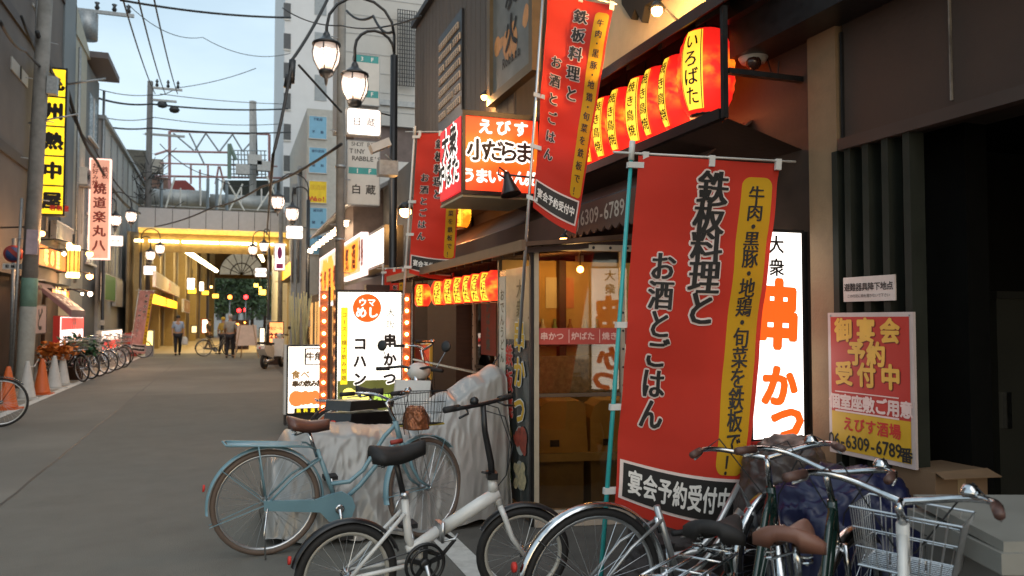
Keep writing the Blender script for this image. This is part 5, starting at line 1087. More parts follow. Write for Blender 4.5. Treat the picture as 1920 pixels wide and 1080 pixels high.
# ================================================================ POLES, STREET LAMPS, CABLES
def upole(label, X, Y, h_, r0, r1, bands=True, arms=(), name='utility_pole'):
    t = thing(name, label, 'utility pole', (X, Y, 0)); MB().tube([(0, 0, 0), (0, 0, h_ * .5), (0, 0, h_)], [r0, (r0 + r1) / 2, r1], 18).build('shaft', M['concrete'], t)
    for k in range(int((h_ - 2.4) / .9)):
        a_ = (k % 2) * math.pi + .4; MB().tube([(math.cos(a_) * r1 * .5, math.sin(a_) * r1 * .5, 2.4 + k * .9), (math.cos(a_) * (r0 + .14), math.sin(a_) * (r0 + .14), 2.4 + k * .9)], .012, 5).build('step_bolt', M['steel'], t)
    for z, w_, ang in arms:
        c, s = math.cos(ang), math.sin(ang); MB().obox((-w_ * c - .04 * s, -w_ * s, z), (2 * w_ * c, 2 * w_ * s, 0), (-.08 * s, .08 * c, 0), (0, 0, .09)).build('cross_arm', M['steel'], t)
        for q in (-.95, -.5, .5, .95): MB().lathe([(.03, 0), (.06, .03), (.035, .06), (.06, .09), (.03, .14)], (w_ * q * c, w_ * q * s, z + .09), n=8).build('insulator', mat('insulator', (.06, .05, .05), .3), t)
    return t
p = onX(45, 700, -4.25); t = upole('concrete utility pole with green band and papers on the left', -4.25, p.y, 12.5, .165, .14, arms=((10.5, .8, 0),))
MB().lathe([(.163, 0), (.169, .01), (.167, .62), (.16, .63)], (0, 0, 1.8), n=18).build('green_band', mat('green_band', (.14, .25, .19), .6, var=.2), t)
t.rotation_euler[1] = .028; MB().box(-.07, .16, -.205, -.18, 2.95, 3.5).build('paper_notice', mat('mauve_paper', (.42, .33, .36), .8, var=.2), t)
fpn = frame((-.07, -.2055, 3.5), (1, 0, 0), (0, 0, 1), (0, -1, 0)); m = MB()
MB().lathe([(.165, .1), (.171, .12), (.168, 1.78), (.16, 1.8)], n=18).build('pale_wrap', mat('pale_wrap', (.36, .36, .32), .7, var=.12, dirt=.4), t)
MB().tube([(-.23, -.05, 0), (-.23, -.05, 4.2)], .03, 8).build('cable_duct', M['steel'], t)
MB().tube([(-.2, 0, 5.9), (.8, -.1, 6.2)], .02, 6).build('cable_bracket', M['steel'], t)
MB().tube([(-1.6, 1.0, 0), (-2.5, 1.2, 5)], .05).build('stay', M['concrete'], t)
mtr = MB().box(.14, .34, -.12, .1, 6.6, 7.0); mtr.build('junction_box', M['steel'], t)
p = onX(636, 600, 1.98); t = upole('tall grey brown utility pole between sign boards and lamp', 1.98, onX(636, 600, 1.98).y, 13, .085, .075, arms=((9.2, .7, .3),))
for z in (3.0, 4.4): MB().lathe([(.10, 0), (.10, .05)], (0, 0, z)).build('strap', M['steel'], t)
p = onX(273, 640, -3.75); t = upole('far utility pole with wires and tangle left of the arcade', -3.75, p.y, onX(286, 165, -3.75).z, .17, .13)
pz = onX(286, 165, -3.75).z; t.children[0].data.materials[0] = mat('dark_concrete', (.13, .125, .12), .8, var=.2)
Yp = p.y
for z, x0, x1 in ((pz - .3, 0, 1.45), (pz - .9, 0, 1.2), (pz - 2.6, -.2, 1.6)): MB().box(x0, x1, -.05, .05, z - .05, z + .05).build('cross_arm', M['steel'], t)
for x in (.3, .8, 1.25): MB().lathe([(.03, 0), (.09, .08), (.04, .2), (.08, .28), (.02, .4)], (x, 0, pz - .25), n=8).build('insulator', M['black'], t)
for x, z in ((.55, pz - 1.1), (1.1, pz - 1.3)): MB().ball((x, 0, z), .26, 9, (1, .7, .7)).build('cable_coil', M['black'], t)
g_ = random.Random(9); m = MB()
for k in range(70):
    a_ = Vector((g_.gauss(0, .3), g_.gauss(0, .2), 8.1 + g_.gauss(0, .6))); m.tube([a_, a_ + Vector((g_.uniform(-.6, .9), 0, g_.uniform(-.2, .8)))], .02, 3)
tag(m.build('cable_tangle', M['black'], t), kind='stuff')
m = MB().box(-.25, .25, -.2, .2, 4.2, 5.0); m.build('transformer', M['steel'], t)
p = onX(497, 600, 2.3); t = upole('slim dark pole in front of the right arcade column', 2.3, 39.5, 6.9, .12, .1)

# no-parking sign at the left
p = onX(25, 476, -4.55); t = thing('no_parking_sign', 'round blue and red no parking sign with a white plate', 'road sign', (p.x, p.y, 0))
MB().tube([(0, .03, 0), (0, .03, p.z + .35)], .04, 10).build('post', M['steel'], t)
rr = (onY(44, 476, p.y).x - onY(6, 476, p.y).x) / 2
MB().lathe([(rr, 0), (rr, .03)], (0, -.01, p.z), (0, 1, 0), 28).build('red_disc', mat('sign_red', (.42, .06, .05), .5), t)
MB().lathe([(rr * .78, 0), (rr * .78, .01)], (0, -.02, p.z), (0, 1, 0), 28).build('blue_disc', mat('sign_blue', (.06, .10, .26), .5), t)
MB().obox((-rr * .62, -.03, p.z + rr * .5), (rr * 1.12, 0, -rr * 1.12), (.05, 0, .07), (0, .008, 0)).build('red_slash', mat('sign_red', (.42, .06, .05), .5), t)
MB().box(-rr, rr, -.02, 0, p.z - rr * 1.75, p.z - rr * 1.12).build('plate', M['plwhite'], t)
fpl = frame((-rr, -.021, p.z - rr * 1.12), (1, 0, 0), (0, 0, 1), (0, -1, 0)); m = MB(); line(m, '駐輪禁', rr, rr * .32, rr * .4, fpl, pitch=rr * .55, r=.04, n=4); m.build('lettering', M['ink'], t)

# street lamps with two glass lanterns and a lit board
lampg = mat('lamp_glass', (.8, .75, .7), .3, emit=(1, .70, .58), es=.55, var=.2); lampg.node_tree.nodes['Principled BSDF'].inputs['Alpha'].default_value = .55; lampcore = glow('lamp_core', (1, .82, .68), 16)
def lamp_post(label, X, Y, hA, hB, dA, dB, zboard, txt, dboard, grp, s=1.0):
    t = thing('street_lamp', label, 'street lamp', (X, Y, 0), group=grp); sg_ = -1 if X > 0 else 1
    MB().tube([(0, 0, 0), (0, 0, .9), (0, 0, .95), (0, 0, hA + .1)], [.09, .09, .06, .055], 12).build('pole', M['black'], t)
    def neck(d, h_, top):
        P = [(0, 0, h_ - .3), (0, 0, top - abs(d) * .35)]
        for k in range(9): a_ = math.pi * k / 8; P.append((sg_ * d * (1 - math.cos(a_)) / 2, 0, top - abs(d) * .35 + math.sin(a_) * abs(d) * .5))
        P.append((sg_ * d, 0, h_ + .17)); return P
    for d, h_ in ((dA, hA), (dB, hB)):
        MB().tube(neck(d, h_, h_ + .75), .022, 8).build('gooseneck', M['black'], t)
        q = MB().lathe([(.03, .34), (.05, .30), (.06, .26), (.14, .20), (.20, .17), (.205, .14)], (sg_ * d, 0, h_), n=16)
        q.lathe([(.10, -.22), (.11, -.25), (.09, -.30), (.03, -.34), (.02, -.42), (.001, -.46)], (sg_ * d, 0, h_), n=12)
        for k in range(6): a_ = math.pi * 2 * k / 6 + .2; q.tube([(sg_ * d + math.cos(a_) * r1_, math.sin(a_) * r1_, h_ + z_) for r1_, z_ in ((.18, .15), (.205, .02), (.185, -.10), (.11, -.24))], .009, 4)
        cg = q.build('lamp_cage', M['black'], t)
        MB().lathe([(.165, .14), (.19, .02), (.17, -.10), (.10, -.22)], (sg_ * d, 0, h_), n=18).build('glass', lampg , cg)
        MB().lathe([(.001, .11), (.08, .08), (.095, -.02), (.075, -.13), (.001, -.16)], (sg_ * d, 0, h_), n=12).build('bulb', lampcore, cg)
        MB().lathe([(.07, -.16), (.085, -.18), (.085, -.22)], (sg_ * d, 0, h_), n=12).build('collar', mat('frost_collar', (.7, .6, .5), .5, emit=(1, .6, .4), es=.5), cg)
        ld = bpy.data.lights.new('lamp_light', 'POINT'); ld.energy = 18; ld.color = (1, .75, .55); ld.shadow_soft_size = .25; lo = bpy.data.objects.new('lamp_light', ld); col.objects.link(lo); lo.parent = t; lo.location = (sg_ * d, 0, h_ - .6)
    bx0, bw_, bh_ = sg_ * dboard, .50, .40
    MB().box(bx0 - bw_ / 2 - .0, bx0 + bw_ / 2, -.07, .07, zboard - bh_ / 2, zboard + bh_ / 2).build('board', M['steel'], t)
    fb_ = frame((bx0 - bw_ / 2, -.072, zboard + bh_ / 2), (1, 0, 0), (0, 0, 1), (0, -1, 0)); m = MB(); rrect(m, fb_, .015, .015, bw_ - .015, bh_ - .015, .04, .0); m.build('board_face', glow('lamp_board', (1, .88, .8), 1.9), t)
    m = MB(); line(m, txt, bw_ / 2, bh_ * .5, .13, fb_, pitch=.2, r=.01, n=4, w=.003); line(m, 'SAKE & DINING', bw_ * .55, bh_ * .17, .035, fb_, pitch=.024, w=.003); m.build('lettering', M['ink'], t)
    MB().tube([(0, 0, zboard + bh_ * .35), (bx0, 0, zboard + bh_ * .52)], .012, 6).build('board_arm', M['black'], t)
    MB().box(-.09, .09, -.1, .1, 1.3, 1.5).build('junction_box', M['steel'], t)
    return t
XR_ = 2.25
Y1 = onX(736, 600, XR_).y
dA, dB = XR_ - onY(612, 110, Y1).x, XR_ - onY(665, 165, Y1).x
lamp_post('nearest tall black street lamp with two glowing lanterns', XR_, Y1, onY(612, 103, Y1).z, onY(665, 160, Y1).z, dA, dB, onY(681, 231, Y1).z, '日蔵', XR_ - onY(681, 231, Y1).x, 'street lamps on the right side')
Y2 = onX(576, 600, XR_).y
lamp_post('second street lamp on the right, before the blue sign column', XR_, Y2, onY(521, 378, Y2).z, onY(548, 400, Y2).z, XR_ - onY(521, 378, Y2).x, XR_ - onY(548, 400, Y2).x, onY(552, 436, Y2).z, 'ハイボ', XR_ - onY(552, 436, Y2).x, 'street lamps on the right side')
Y3 = 37.0; X3 = onY(503, 600, Y3).x
lamp_post('farthest right street lamp against the arcade lights', X3, Y3, onY(474, 468, Y3).z, onY(495, 462, Y3).z, X3 - onY(474, 468, Y3).x, X3 - onY(495, 462, Y3).x, onY(489, 511, Y3).z, '居酒屋', X3 - onY(489, 511, Y3).x, 'street lamps on the right side')
for i, (pxp, A, B, C__, Yl, lab) in enumerate(((192, (217, 412), (246, 405), (217, 452), 33.0, 'street lamp over the left pavement before the grey building'), (262, (282, 478), (300, 466), (281, 507), 38.0, 'street lamp beside the far utility pole at the arcade'))):
    Xp = onY(pxp, 600, Yl).x
    lamp_post(lab, Xp, Yl, onY(*A, Yl).z, onY(*B, Yl).z, onY(*A, Yl).x - Xp, onY(*B, Yl).x - Xp, onY(*C__, Yl).z, '酒蔵', onY(*C__, Yl).x - Xp, 'street lamps on the left side')

def cable(pts, r_, label, sag=.3, name='overhead_cable'):
    P = []
    for a, b in zip(pts[:-1], pts[1:]):
        for k in range(12): q = k / 12; p_ = a.lerp(b, q); P.append(p_ - Vector((0, 0, sag * 4 * q * (1 - q))))
    P.append(pts[-1]); return tag(MB().tube(P, r_, 6).build(name, M['cable']), label, 'cable')
cable([onY(225, 0, 22), onY(545, 33, 24)], .03, 'thick dark cable crossing the top of the sky', .1)
cable([onY(240, 8, 30), onY(380, 70, 34), onY(545, 100, 36)], .014, 'thin sagging wire below the top cable', .4)
for i, (a, b) in enumerate((((225, -20), (291, 168)), ((255, -20), (310, 168)), ((285, -20), (333, 168)))):
    cable([onY(*a, 20), onY(b[0], b[1] + 8, Yp)], .022, ['left of three steep wires running to the far pole', 'middle of three steep wires running to the far pole', 'right of three steep wires running to the far pole'][i], .2)
cable([onY(172, 163, 36), onY(283, 178, 42), onY(330, 165, 44), onY(480, 128, 46)], .02, 'beaded wire rising to the right above the far pole', .15)
cable([onY(172, 180, 36), onY(283, 195, 40), onY(540, 204, 45)], .045, 'dark level cable through the top of the far pole', .15)
cable([onY(172, 214, 36), onY(290, 220, 42), onY(530, 232, 46)], .02, 'thin wire just below the level dark cable', .2)
cable([onY(172, 232, 36), onY(283, 240, 40), onY(545, 248, 45)], .04, 'level cable just above the gantry truss', .12)
cable([onY(300, 270, 38), onY(400, 330, 42), onY(475, 345, 46)], .02, 'slack wire from the far pole to the platform', .3)
cable([onY(300, 176, 40), onY(540, 195, 45)], .018, 'faint wire between the two level cables', .1)
cable([onY(640, 270, 14), onY(490, 350, 22), onY(400, 388, 30), onY(290, 425, 38)], .028, 'long dark cable slanting down to the arcade', .1)
cable([onY(641, -60, 13.5), onY(548, 112, 13), onY(512, 290, 12.6), onY(500, 440, 30)], .025, 'dark cable dropping from upper right to the second lamp', .1)
cable([onY(560, 122, 13), onY(640, 210, 14)], .02, 'short slanting stay wire behind the lamp lanterns', .0)
cable([onY(530, 15, 16), onY(640, 48, 14), onY(790, 30, 10)], .012, 'wire passing behind the gooseneck lamp', .1)
cable([onY(735, 60, 11.2), onY(700, 30, 12), onY(650, 20, 13.6)], .02, 'bundle of wires at the top of the near lamp', .1)
cable([onY(70, 60, 20), onY(125, 160, 26), onY(180, 300, 30), onY(262, 400, 38)], .05, 'heavy bundled cable running along the left house fronts', .35)
cable([onY(40, 30, 20), onY(110, 150, 25), onY(175, 275, 31), onY(262, 385, 38)], .03, 'thinner cable above the heavy left bundle', .3)
cable([onY(0, 40, 14), onY(48, 95, 18), onY(115, 150, 25)], .03, 'cable entering at the left edge near the pole', .1)
t = thing('cable_closure', 'black cable closure hanging on the steep right cable', 'cable box', tuple(onY(546, 130, 13)))
MB().tube([(0, 0, -.22), (.02, 0, .15)], .055, 10).build('sleeve', M['black'], t); MB().tube([(-.06, 0, -.3), (-.03, 0, -.1)], .06, 10).build('coil', M['black'], t)
t = thing('pole_equipment', 'grey metal boxes and brackets on the near lamp pole', 'equipment', tuple(onY(722, 330, 10.9)))
p = onY(722, 360, 10.9); MB().box(-.1, .16, -.12, .1, .0, .2).build('box', M['steel'], t); MB().obox((-.18, -.1, .3), (.25, 0, .12), (0, .2, 0), (-.04, 0, .1)).build('floodlight', M['plwhite'], t); MB().tube([(0, 0, .3), (.12, .05, .2)], .015).build('bracket', M['steel'], t)
t = thing('transformer', 'grey cross arm with transformer at the top left', 'transformer', tuple(onY(165, 50, 34)))
MB().tube([(0, 0, -.5), (0, 0, .5)], .35, 16).build('drum', M['plwhite'] if False else M['steel'], t); MB().box(-.9, 1.6, -.05, .05, .55, .68).build('cross_arm', M['steel'], t)
for x in (-.5, .3, .9, 1.4): MB().lathe([(.04, 0), (.1, .1), (.05, .2), (.1, .3)], (x, 0, .68), n=8).build('insulator', M['black'], t)
MB().tube([(-1.0, 0, .6), (-3.0, 0, .3)], .06).build('arm', M['steel'], t)
# ================================================================ BICYCLES
def lerp(a, b, t): return a + (b - a) * t
def rotz_about(px_, deg, axis_tilt=0.32):
    """steer about a head tube leaning back; px_ = (x, z) of a point on it"""
    o = Vector((px_[0], 0, px_[1])); ax_ = Vector((-axis_tilt, 0, 1)).normalized()
    return Matrix.Translation(o) @ Matrix.Rotation(R(deg), 4, ax_) @ Matrix.Translation(-o)
def wheel(t, name, cx, r, tyre_w, rimm, X=None, nsp=28, tyre=None, detail=True, hubm=None):
    X = X or Matrix.Identity(4); C0 = Vector((cx, 0, r)); seg_ = 40 if detail else 22
    P = [C0 + Vector((math.cos(2 * math.pi * k / seg_), 0, math.sin(2 * math.pi * k / seg_))) * (r - tyre_w) for k in range(seg_)]
    w_ = MB().tube(P, tyre_w, 8, closed=True).xf(X).build(name, tyre or M['rubber'], t)
    rr = r - tyre_w * 2.0; P = [C0 + Vector((math.cos(2 * math.pi * k / seg_), 0, math.sin(2 * math.pi * k / seg_))) * rr for k in range(seg_)]
    MB().tube(P, tyre_w * .62, 6, closed=True).xf(X).build('rim', rimm, w_)
    m = MB()
    for k in range(nsp):
        a_ = 2 * math.pi * k / nsp; s_ = .03 if k % 2 else -.03; a2 = a_ + (.5 if (k // 2) % 2 else -.5)
        m.tube([C0 + Vector((math.cos(a2) * .022, s_, math.sin(a2) * .022)), C0 + Vector((math.cos(a_) * rr, 0, math.sin(a_) * rr))], .0014 if detail else .003, 3, cap=False)
    m.xf(X).build('spokes', M['alu'], w_)
    MB().lathe([(.008, -.06), (.008, -.045), (.026, -.035), (.016, -.02), (.016, .02), (.026, .035), (.008, .045), (.008, .06)], C0, (0, 1, 0), 10).xf(X).build('hub', hubm or M['chrome'], w_)
    return w_
def saddle(t, x, z, m_, scale=1.0, tilt=0, springs=True):
    mb = MB(); nu, nv = 12, 9; vs = []
    for i in range(nu + 1):
        q = i / nu; wd_ = (.105 * (1 - q) ** 1.3 + .028) * min(1, (.35 + q * 6)) ; wd_ *= (1 if q < .93 else .7)
        for j in range(nv + 1):
            a_ = -1 + 2 * j / nv; vs.append(Vector((x - .13 * scale + q * .27 * scale, a_ * wd_ * scale, z + (.006 * math.cos(q * 6) + .022 * (1 - q) ** 3 - .012 * q - .034 * abs(a_) ** 3 * (1 - q * .3)) * scale + tilt * (q - .5))))
    n_ = len(vs); vs += [v - Vector((0, 0, (.036 + .010 * (1 - abs(v.y) / .1)) * scale)) for v in vs]; W_ = nv + 1
    fs = [(i * W_ + j, i * W_ + j + 1, (i + 1) * W_ + j + 1, (i + 1) * W_ + j) for i in range(nu) for j in range(nv)]
    fs += [(n_ + i * W_ + j, n_ + (i + 1) * W_ + j, n_ + (i + 1) * W_ + j + 1, n_ + i * W_ + j + 1) for i in range(nu) for j in range(nv)]
    for i in range(nu): fs += [(i * W_, (i + 1) * W_, n_ + (i + 1) * W_, n_ + i * W_), (i * W_ + nv, n_ + i * W_ + nv, n_ + (i + 1) * W_ + nv, (i + 1) * W_ + nv)]
    for j in range(nv): fs += [(j, n_ + j, n_ + j + 1, j + 1), (nu * W_ + j, nu * W_ + j + 1, n_ + nu * W_ + j + 1, n_ + nu * W_ + j)]
    s_ = mb.add(vs, fs, True).build('saddle', m_, t)
    if springs:
        for y in (-.055, .055):
            P = [(x - .09 * scale + .016 * math.cos(k * .9), y * scale + .016 * math.sin(k * .9), z - .09 * scale + k * .0024) for k in range(26)]
            MB().tube(P, .0035, 5).build('spring', M['chrome'], s_)
        MB().tube([(x - .09 * scale, -.055 * scale, z - .09 * scale), (x, 0, z - .08 * scale), (x - .09 * scale, .055 * scale, z - .09 * scale)], .005, 5).build('rail', M['chrome'], s_)
    return s_
def basket(t, x, z, wx, wy, h_, m_, X, floor_m=None, n=9, tk=.0018, taper=.82):
    b = MB()
    def loop(sc, zz): return [(x + sx * wx / 2 * sc, sy * wy / 2 * sc, zz) for sx, sy in ((-1, -1), (1, -1), (1, 1), (-1, 1))]
    for q in (0, .33, .66, 1): sc = lerp(taper, 1, q); b.tube(loop(sc, z + h_ * q), tk * (2.2 if q in (0, 1) else 1.2), 5, closed=True)
    for i in range(n + 1):
        q = -1 + 2 * i / n
        for s_ in (-1, 1):
            b.tube([(x + q * wx / 2 * taper, s_ * wy / 2 * taper, z), (x + q * wx / 2, s_ * wy / 2, z + h_)], tk, 4); b.tube([(x + s_ * wx / 2 * taper, q * wy / 2 * taper, z), (x + s_ * wx / 2, q * wy / 2, z + h_)], tk, 4)
        b.tube([(x + q * wx / 2 * taper, -wy / 2 * taper, z), (x + q * wx / 2 * taper, wy / 2 * taper, z)], tk, 4); b.tube([(x - wx / 2 * taper, q * wy / 2 * taper, z), (x + wx / 2 * taper, q * wy / 2 * taper, z)], tk, 4)
    bo = b.xf(X).build('basket', m_, t)
    if floor_m: MB().tube([Vector(p) - Vector((0, 0, .006)) for p in loop(taper * 1.02, z)], .007, 5, closed=True).xf(X).build('rim_strip', floor_m, bo)
def city_bike(label, loc, rz, fm, R_=.34, Lw=1.06, sad=None, rimm=None, fend=None, steer=0, lean=0, bask=None, rack='tube', guard=True, grip=None, hb_up=.0, name='bicycle', group=None, sz=.84, headx=.80, headz=.80, detail=True, bag=None, tyre=None, stand=True, seatrad=1.0, bz=-.02, light=True, lamp_m=None, barm=None, baskw=(.26, .36, .22)):
    t = thing(name, label, 'bicycle', loc, rz, group); t.rotation_euler[0] = lean
    fm_d = fm; fend = fend or fm; sad = sad or M['rubber']; rimm = rimm or M['alu']; grip = grip or M['rubber']
    bb = Vector((.455, 0, .275)); hb = Vector((headx + .075, 0, headz - .13)); ht = Vector((headx + .03, 0, headz + .02)); X = rotz_about((headx + .03, headz), steer)
    wheel(t, 'rear_wheel', 0, R_, .019, rimm, None, 32 if detail else 16, tyre, detail); wheel(t, 'front_wheel', Lw, R_, .019, rimm, X, 32 if detail else 16, tyre, detail)
    f_ = MB(); st = Vector((.315, 0, .66))
    f_.tube([ht, hb], .019, 12)
    f_.tube([bb, st], .0155, 10)
    f_.tube([hb.lerp(ht, .85), Vector((.76, 0, .72)), Vector((.62, 0, .50)), Vector((.53, 0, .43)), Vector((.40, 0, .425))], .0145, 10)
    f_.tube([hb.lerp(ht, .25), Vector((.77, 0, .60)), Vector((.60, 0, .40)), bb], .016, 10)
    for s_ in (-1, 1):
        f_.tube([(0, s_ * .055, R_), (.2, s_ * .045, .30), bb + Vector((0, s_ * .02, 0))], .009, 8); f_.tube([(0, s_ * .055, R_), (.16, s_ * .05, .50), (.335, s_ * .016, .60)], .0075, 8)
    f_.build('frame', fm, t)
    fk = MB().tube([hb, hb + Vector((.025, 0, -.03))], .018, 10)
    for s_ in (-1, 1): fk.tube([hb + Vector((.02, s_ * .03, -.02)), Vector((.93, s_ * .042, .50)), Vector((.985, s_ * .046, .405)), Vector((Lw, s_ * .05, R_))], [.013, .012, .010, .008], 8)
    fk.xf(X).build('fork', fm if fend == fm else M['chrome'], t)
    MB().arcband((0, 0, R_), R_ + .022, R(-8), R(188), .055, .002, 30).build('rear_fender', fend, t)
    MB().arcband((Lw, 0, R_), R_ + .022, R(42), R(190), .055, .002, 26).xf(X).build('front_fender', fend, t)
    for nm, cx, XX, aa in (('fender_stay', 0, Matrix.Identity(4), (200, 140)), ('fender_stay', Lw, X, (182, 60))):
        m = MB()
        for a_ in aa:
            for s_ in (-1, 1): m.tube([(cx, s_ * .055, R_), (cx + math.cos(R(a_)) * (R_ + .02), s_ * .028, R_ + math.sin(R(a_)) * (R_ + .02))], .003, 5)
        m.xf(XX).build(nm, M['chrome'] if fend != fm else fm, t)
    MB().tube([st - Vector((0, 0, .05)).lerp(Vector((0, 0, 0)), 0), Vector((.315 - (sz - .66) * .33, 0, sz - .06))], .0125, 10).build('seat_post', M['chrome'], t)
    if sad != 'none': saddle(t, .315 - (sz - .66) * .33, sz, sad, seatrad)
    st_ = ht + Vector((-.065, 0, .16 + hb_up)); MB().tube([ht, st_, st_ + Vector((.03, 0, .01))], [.0125, .0125, .014], 10).xf(X).build('stem', barm or M['chrome'], t)
    hx, hz = st_.x + .03, st_.z + .01; P = []
    for s_, sq in ((-1, range(7, -1, -1)), (1, range(8))):
        for k in sq:
            q = k / 7; P.append(Vector((hx + .045 * math.sin(q * math.pi * .9) - .20 * q ** 2.2, s_ * .27 * math.sin(q * math.pi * .5) ** .9, hz + .055 * math.sin(min(1, q * 1.3) * math.pi * .5))))
    MB().tube(P, .0105, 8).xf(X).build('handlebar', barm or M['chrome'], t)
    for s_, e, e2 in ((-1, P[0], P[2]), (1, P[-1], P[-3])):
        d = (e - e2).normalized(); MB().tube([e - d * .085, e + d * .02], [.016, .0145], 9).xf(X).build('grip', grip, t)
        MB().tube([e - d * .10 + Vector((.01, 0, -.01)), e - d * .08 + Vector((.04, 0, -.02)), e + d * .01 + Vector((.045, 0, -.025))], .0045, 6).xf(X).build('brake_lever', M['alu'], t)
        MB().tube([e - d * .09 + Vector((.02, 0, -.01)), e - d * .05 + Vector((.16, -s_ * .08, .03)), Vector((hx + .08, s_ * .03, hz - .16)), hb + Vector((.02, s_ * .02, .05))], .0028, 5).xf(X).build('brake_cable', M['cable'], t)
    MB().lathe([(.001, .03), (.018, .026), (.027, .008), (.027, 0)], P[4] + Vector((0, 0, .012)), (0, 0, 1), 14).xf(X).build('bell', M['chrome'], t)
    if guard:
        g2 = MB(); out_ = [(-.02, R_ + .028), (.30, .345), (.38, .37), (.47, .385), (.535, .345), (.56, .28), (.535, .205), (.46, .175), (.39, .195), (.33, .262), (-.02, R_ - .035)]
        g2.prism([(x, -.045, z) for x, z in out_], (0, -.022, 0)); g2.build('chain_guard', fm if guard is True else guard, t)
    else: MB().lathe([(.075, 0), (.08, .004), (.075, .008)], (bb.x, -.06, bb.z), (0, 1, 0), 24).build('chainring', M['black'], t)
    for s_, a_ in ((-1, R(-80)), (1, R(100))):
        e = bb + Vector((math.cos(a_) * .165, s_ * .085, math.sin(a_) * .165)); cr_ = MB().tube([bb + Vector((0, s_ * .075, 0)), e], [.012, .009], 8).build('crank', M['chrome'], t)
        MB().box(e.x - .045, e.x + .045, e.y, e.y + s_ * .09, e.z - .012, e.z + .012).build('pedal', M['rubber'], cr_)
    MB().lathe([(.02, -.08), (.03, -.078), (.03, -.068), (.012, -.06)], bb, (0, 1, 0), 12).build('crank_cap', M['chrome'], t)
    if rack:
        rk = MB(); z = .715
        if rack == 'plate':
            rk.prism([(-.24, -.055, z + .012), (.22, -.055, z - .01), (.22, .055, z - .01), (-.24, .055, z + .012)], (0, 0, -.008)); rk.tube([(-.25, -.065, z + .016), (.25, -.065, z - .02), (.30, -.02, z - .05)], .007, 6); rk.tube([(-.25, .065, z + .016), (.25, .065, z - .02), (.30, .02, z - .05)], .007, 6); rk.tube([(-.25, -.065, z + .016), (-.27, 0, z + .03), (-.25, .065, z + .016)], .007, 6)
        else:
            for y in (-.075, -.025, .025, .075): rk.tube([(-.24, y, z + .01), (.20, y, z), (.30, y * .3, z - .05)], .0045, 6)
            for x in (-.235, -.1, .05, .18): rk.tube([(x, -.075, z + .005), (x, .075, z + .005)], .0045, 6)
            rk.tube([(-.24, -.075, z + .01), (-.26, 0, z + .03), (-.24, .075, z + .01)], .005, 6)
        for s_ in (-1, 1): rk.tube([(-.06, s_ * .07, z), (0, s_ * .06, R_)], .005, 6)
        rk.build('rear_rack', fm if rack == 'plate' else M['chrome'], t)
    if bask: basket(t, Lw - .02 - (.03), headz + bz, baskw[0], baskw[1], baskw[2], bask, X, mat('basket_yellow', (.4, .3, .04), .5) if bask == M['black'] else None)
    if bask: MB().tube([(Lw - .1, .05, headz - .02), (Lw, .055, R_)], .004, 5).merge(MB().tube([(Lw - .1, -.05, headz - .02), (Lw, -.055, R_)], .004, 5)).xf(X).build('basket_stay', M['chrome'], t)
    if light: MB().lathe([(.001, -.05), (.022, -.045), (.032, 0), (.030, .008), (.001, .010)], (.975, .05, .60), (1, 0, -.05), 12).xf(X).build('headlight', lamp_m or mat('dull_lamp', (.5, .5, .42), .25), t)
    MB().lathe([(.022, 0), (.022, .012)], (-R_ - .028, 0, R_ + .12), (-1, 0, .1), 10).build('reflector', M['inkred'], t)
    if stand:
        MB().tube([(0, -.07, R_ - .02), (-.02, -.10, .16), (-.01, -.12, .012)], .006, 6).build('kickstand', M['chrome'], t)
    return t
blue = mat('pale_blue_enamel', (.15, .27, .32), .35, var=.08, coat=.3, dirt=.2)
brown_l = mat('brown_leather', (.11, .045, .03), .4, var=.15, coat=.2)
b1 = city_bike('pale blue step-through bicycle with brown saddle and wire basket', (.24, 5.40, 0), R(4), blue, sad=brown_l, rack='plate', steer=26, bask=M['black'], hb_up=-.03, Lw=1.08, sz=.86, lean=R(4), guard=True, tyre=mat('tan_tyre', (.12, .085, .065), .7), fend=blue)

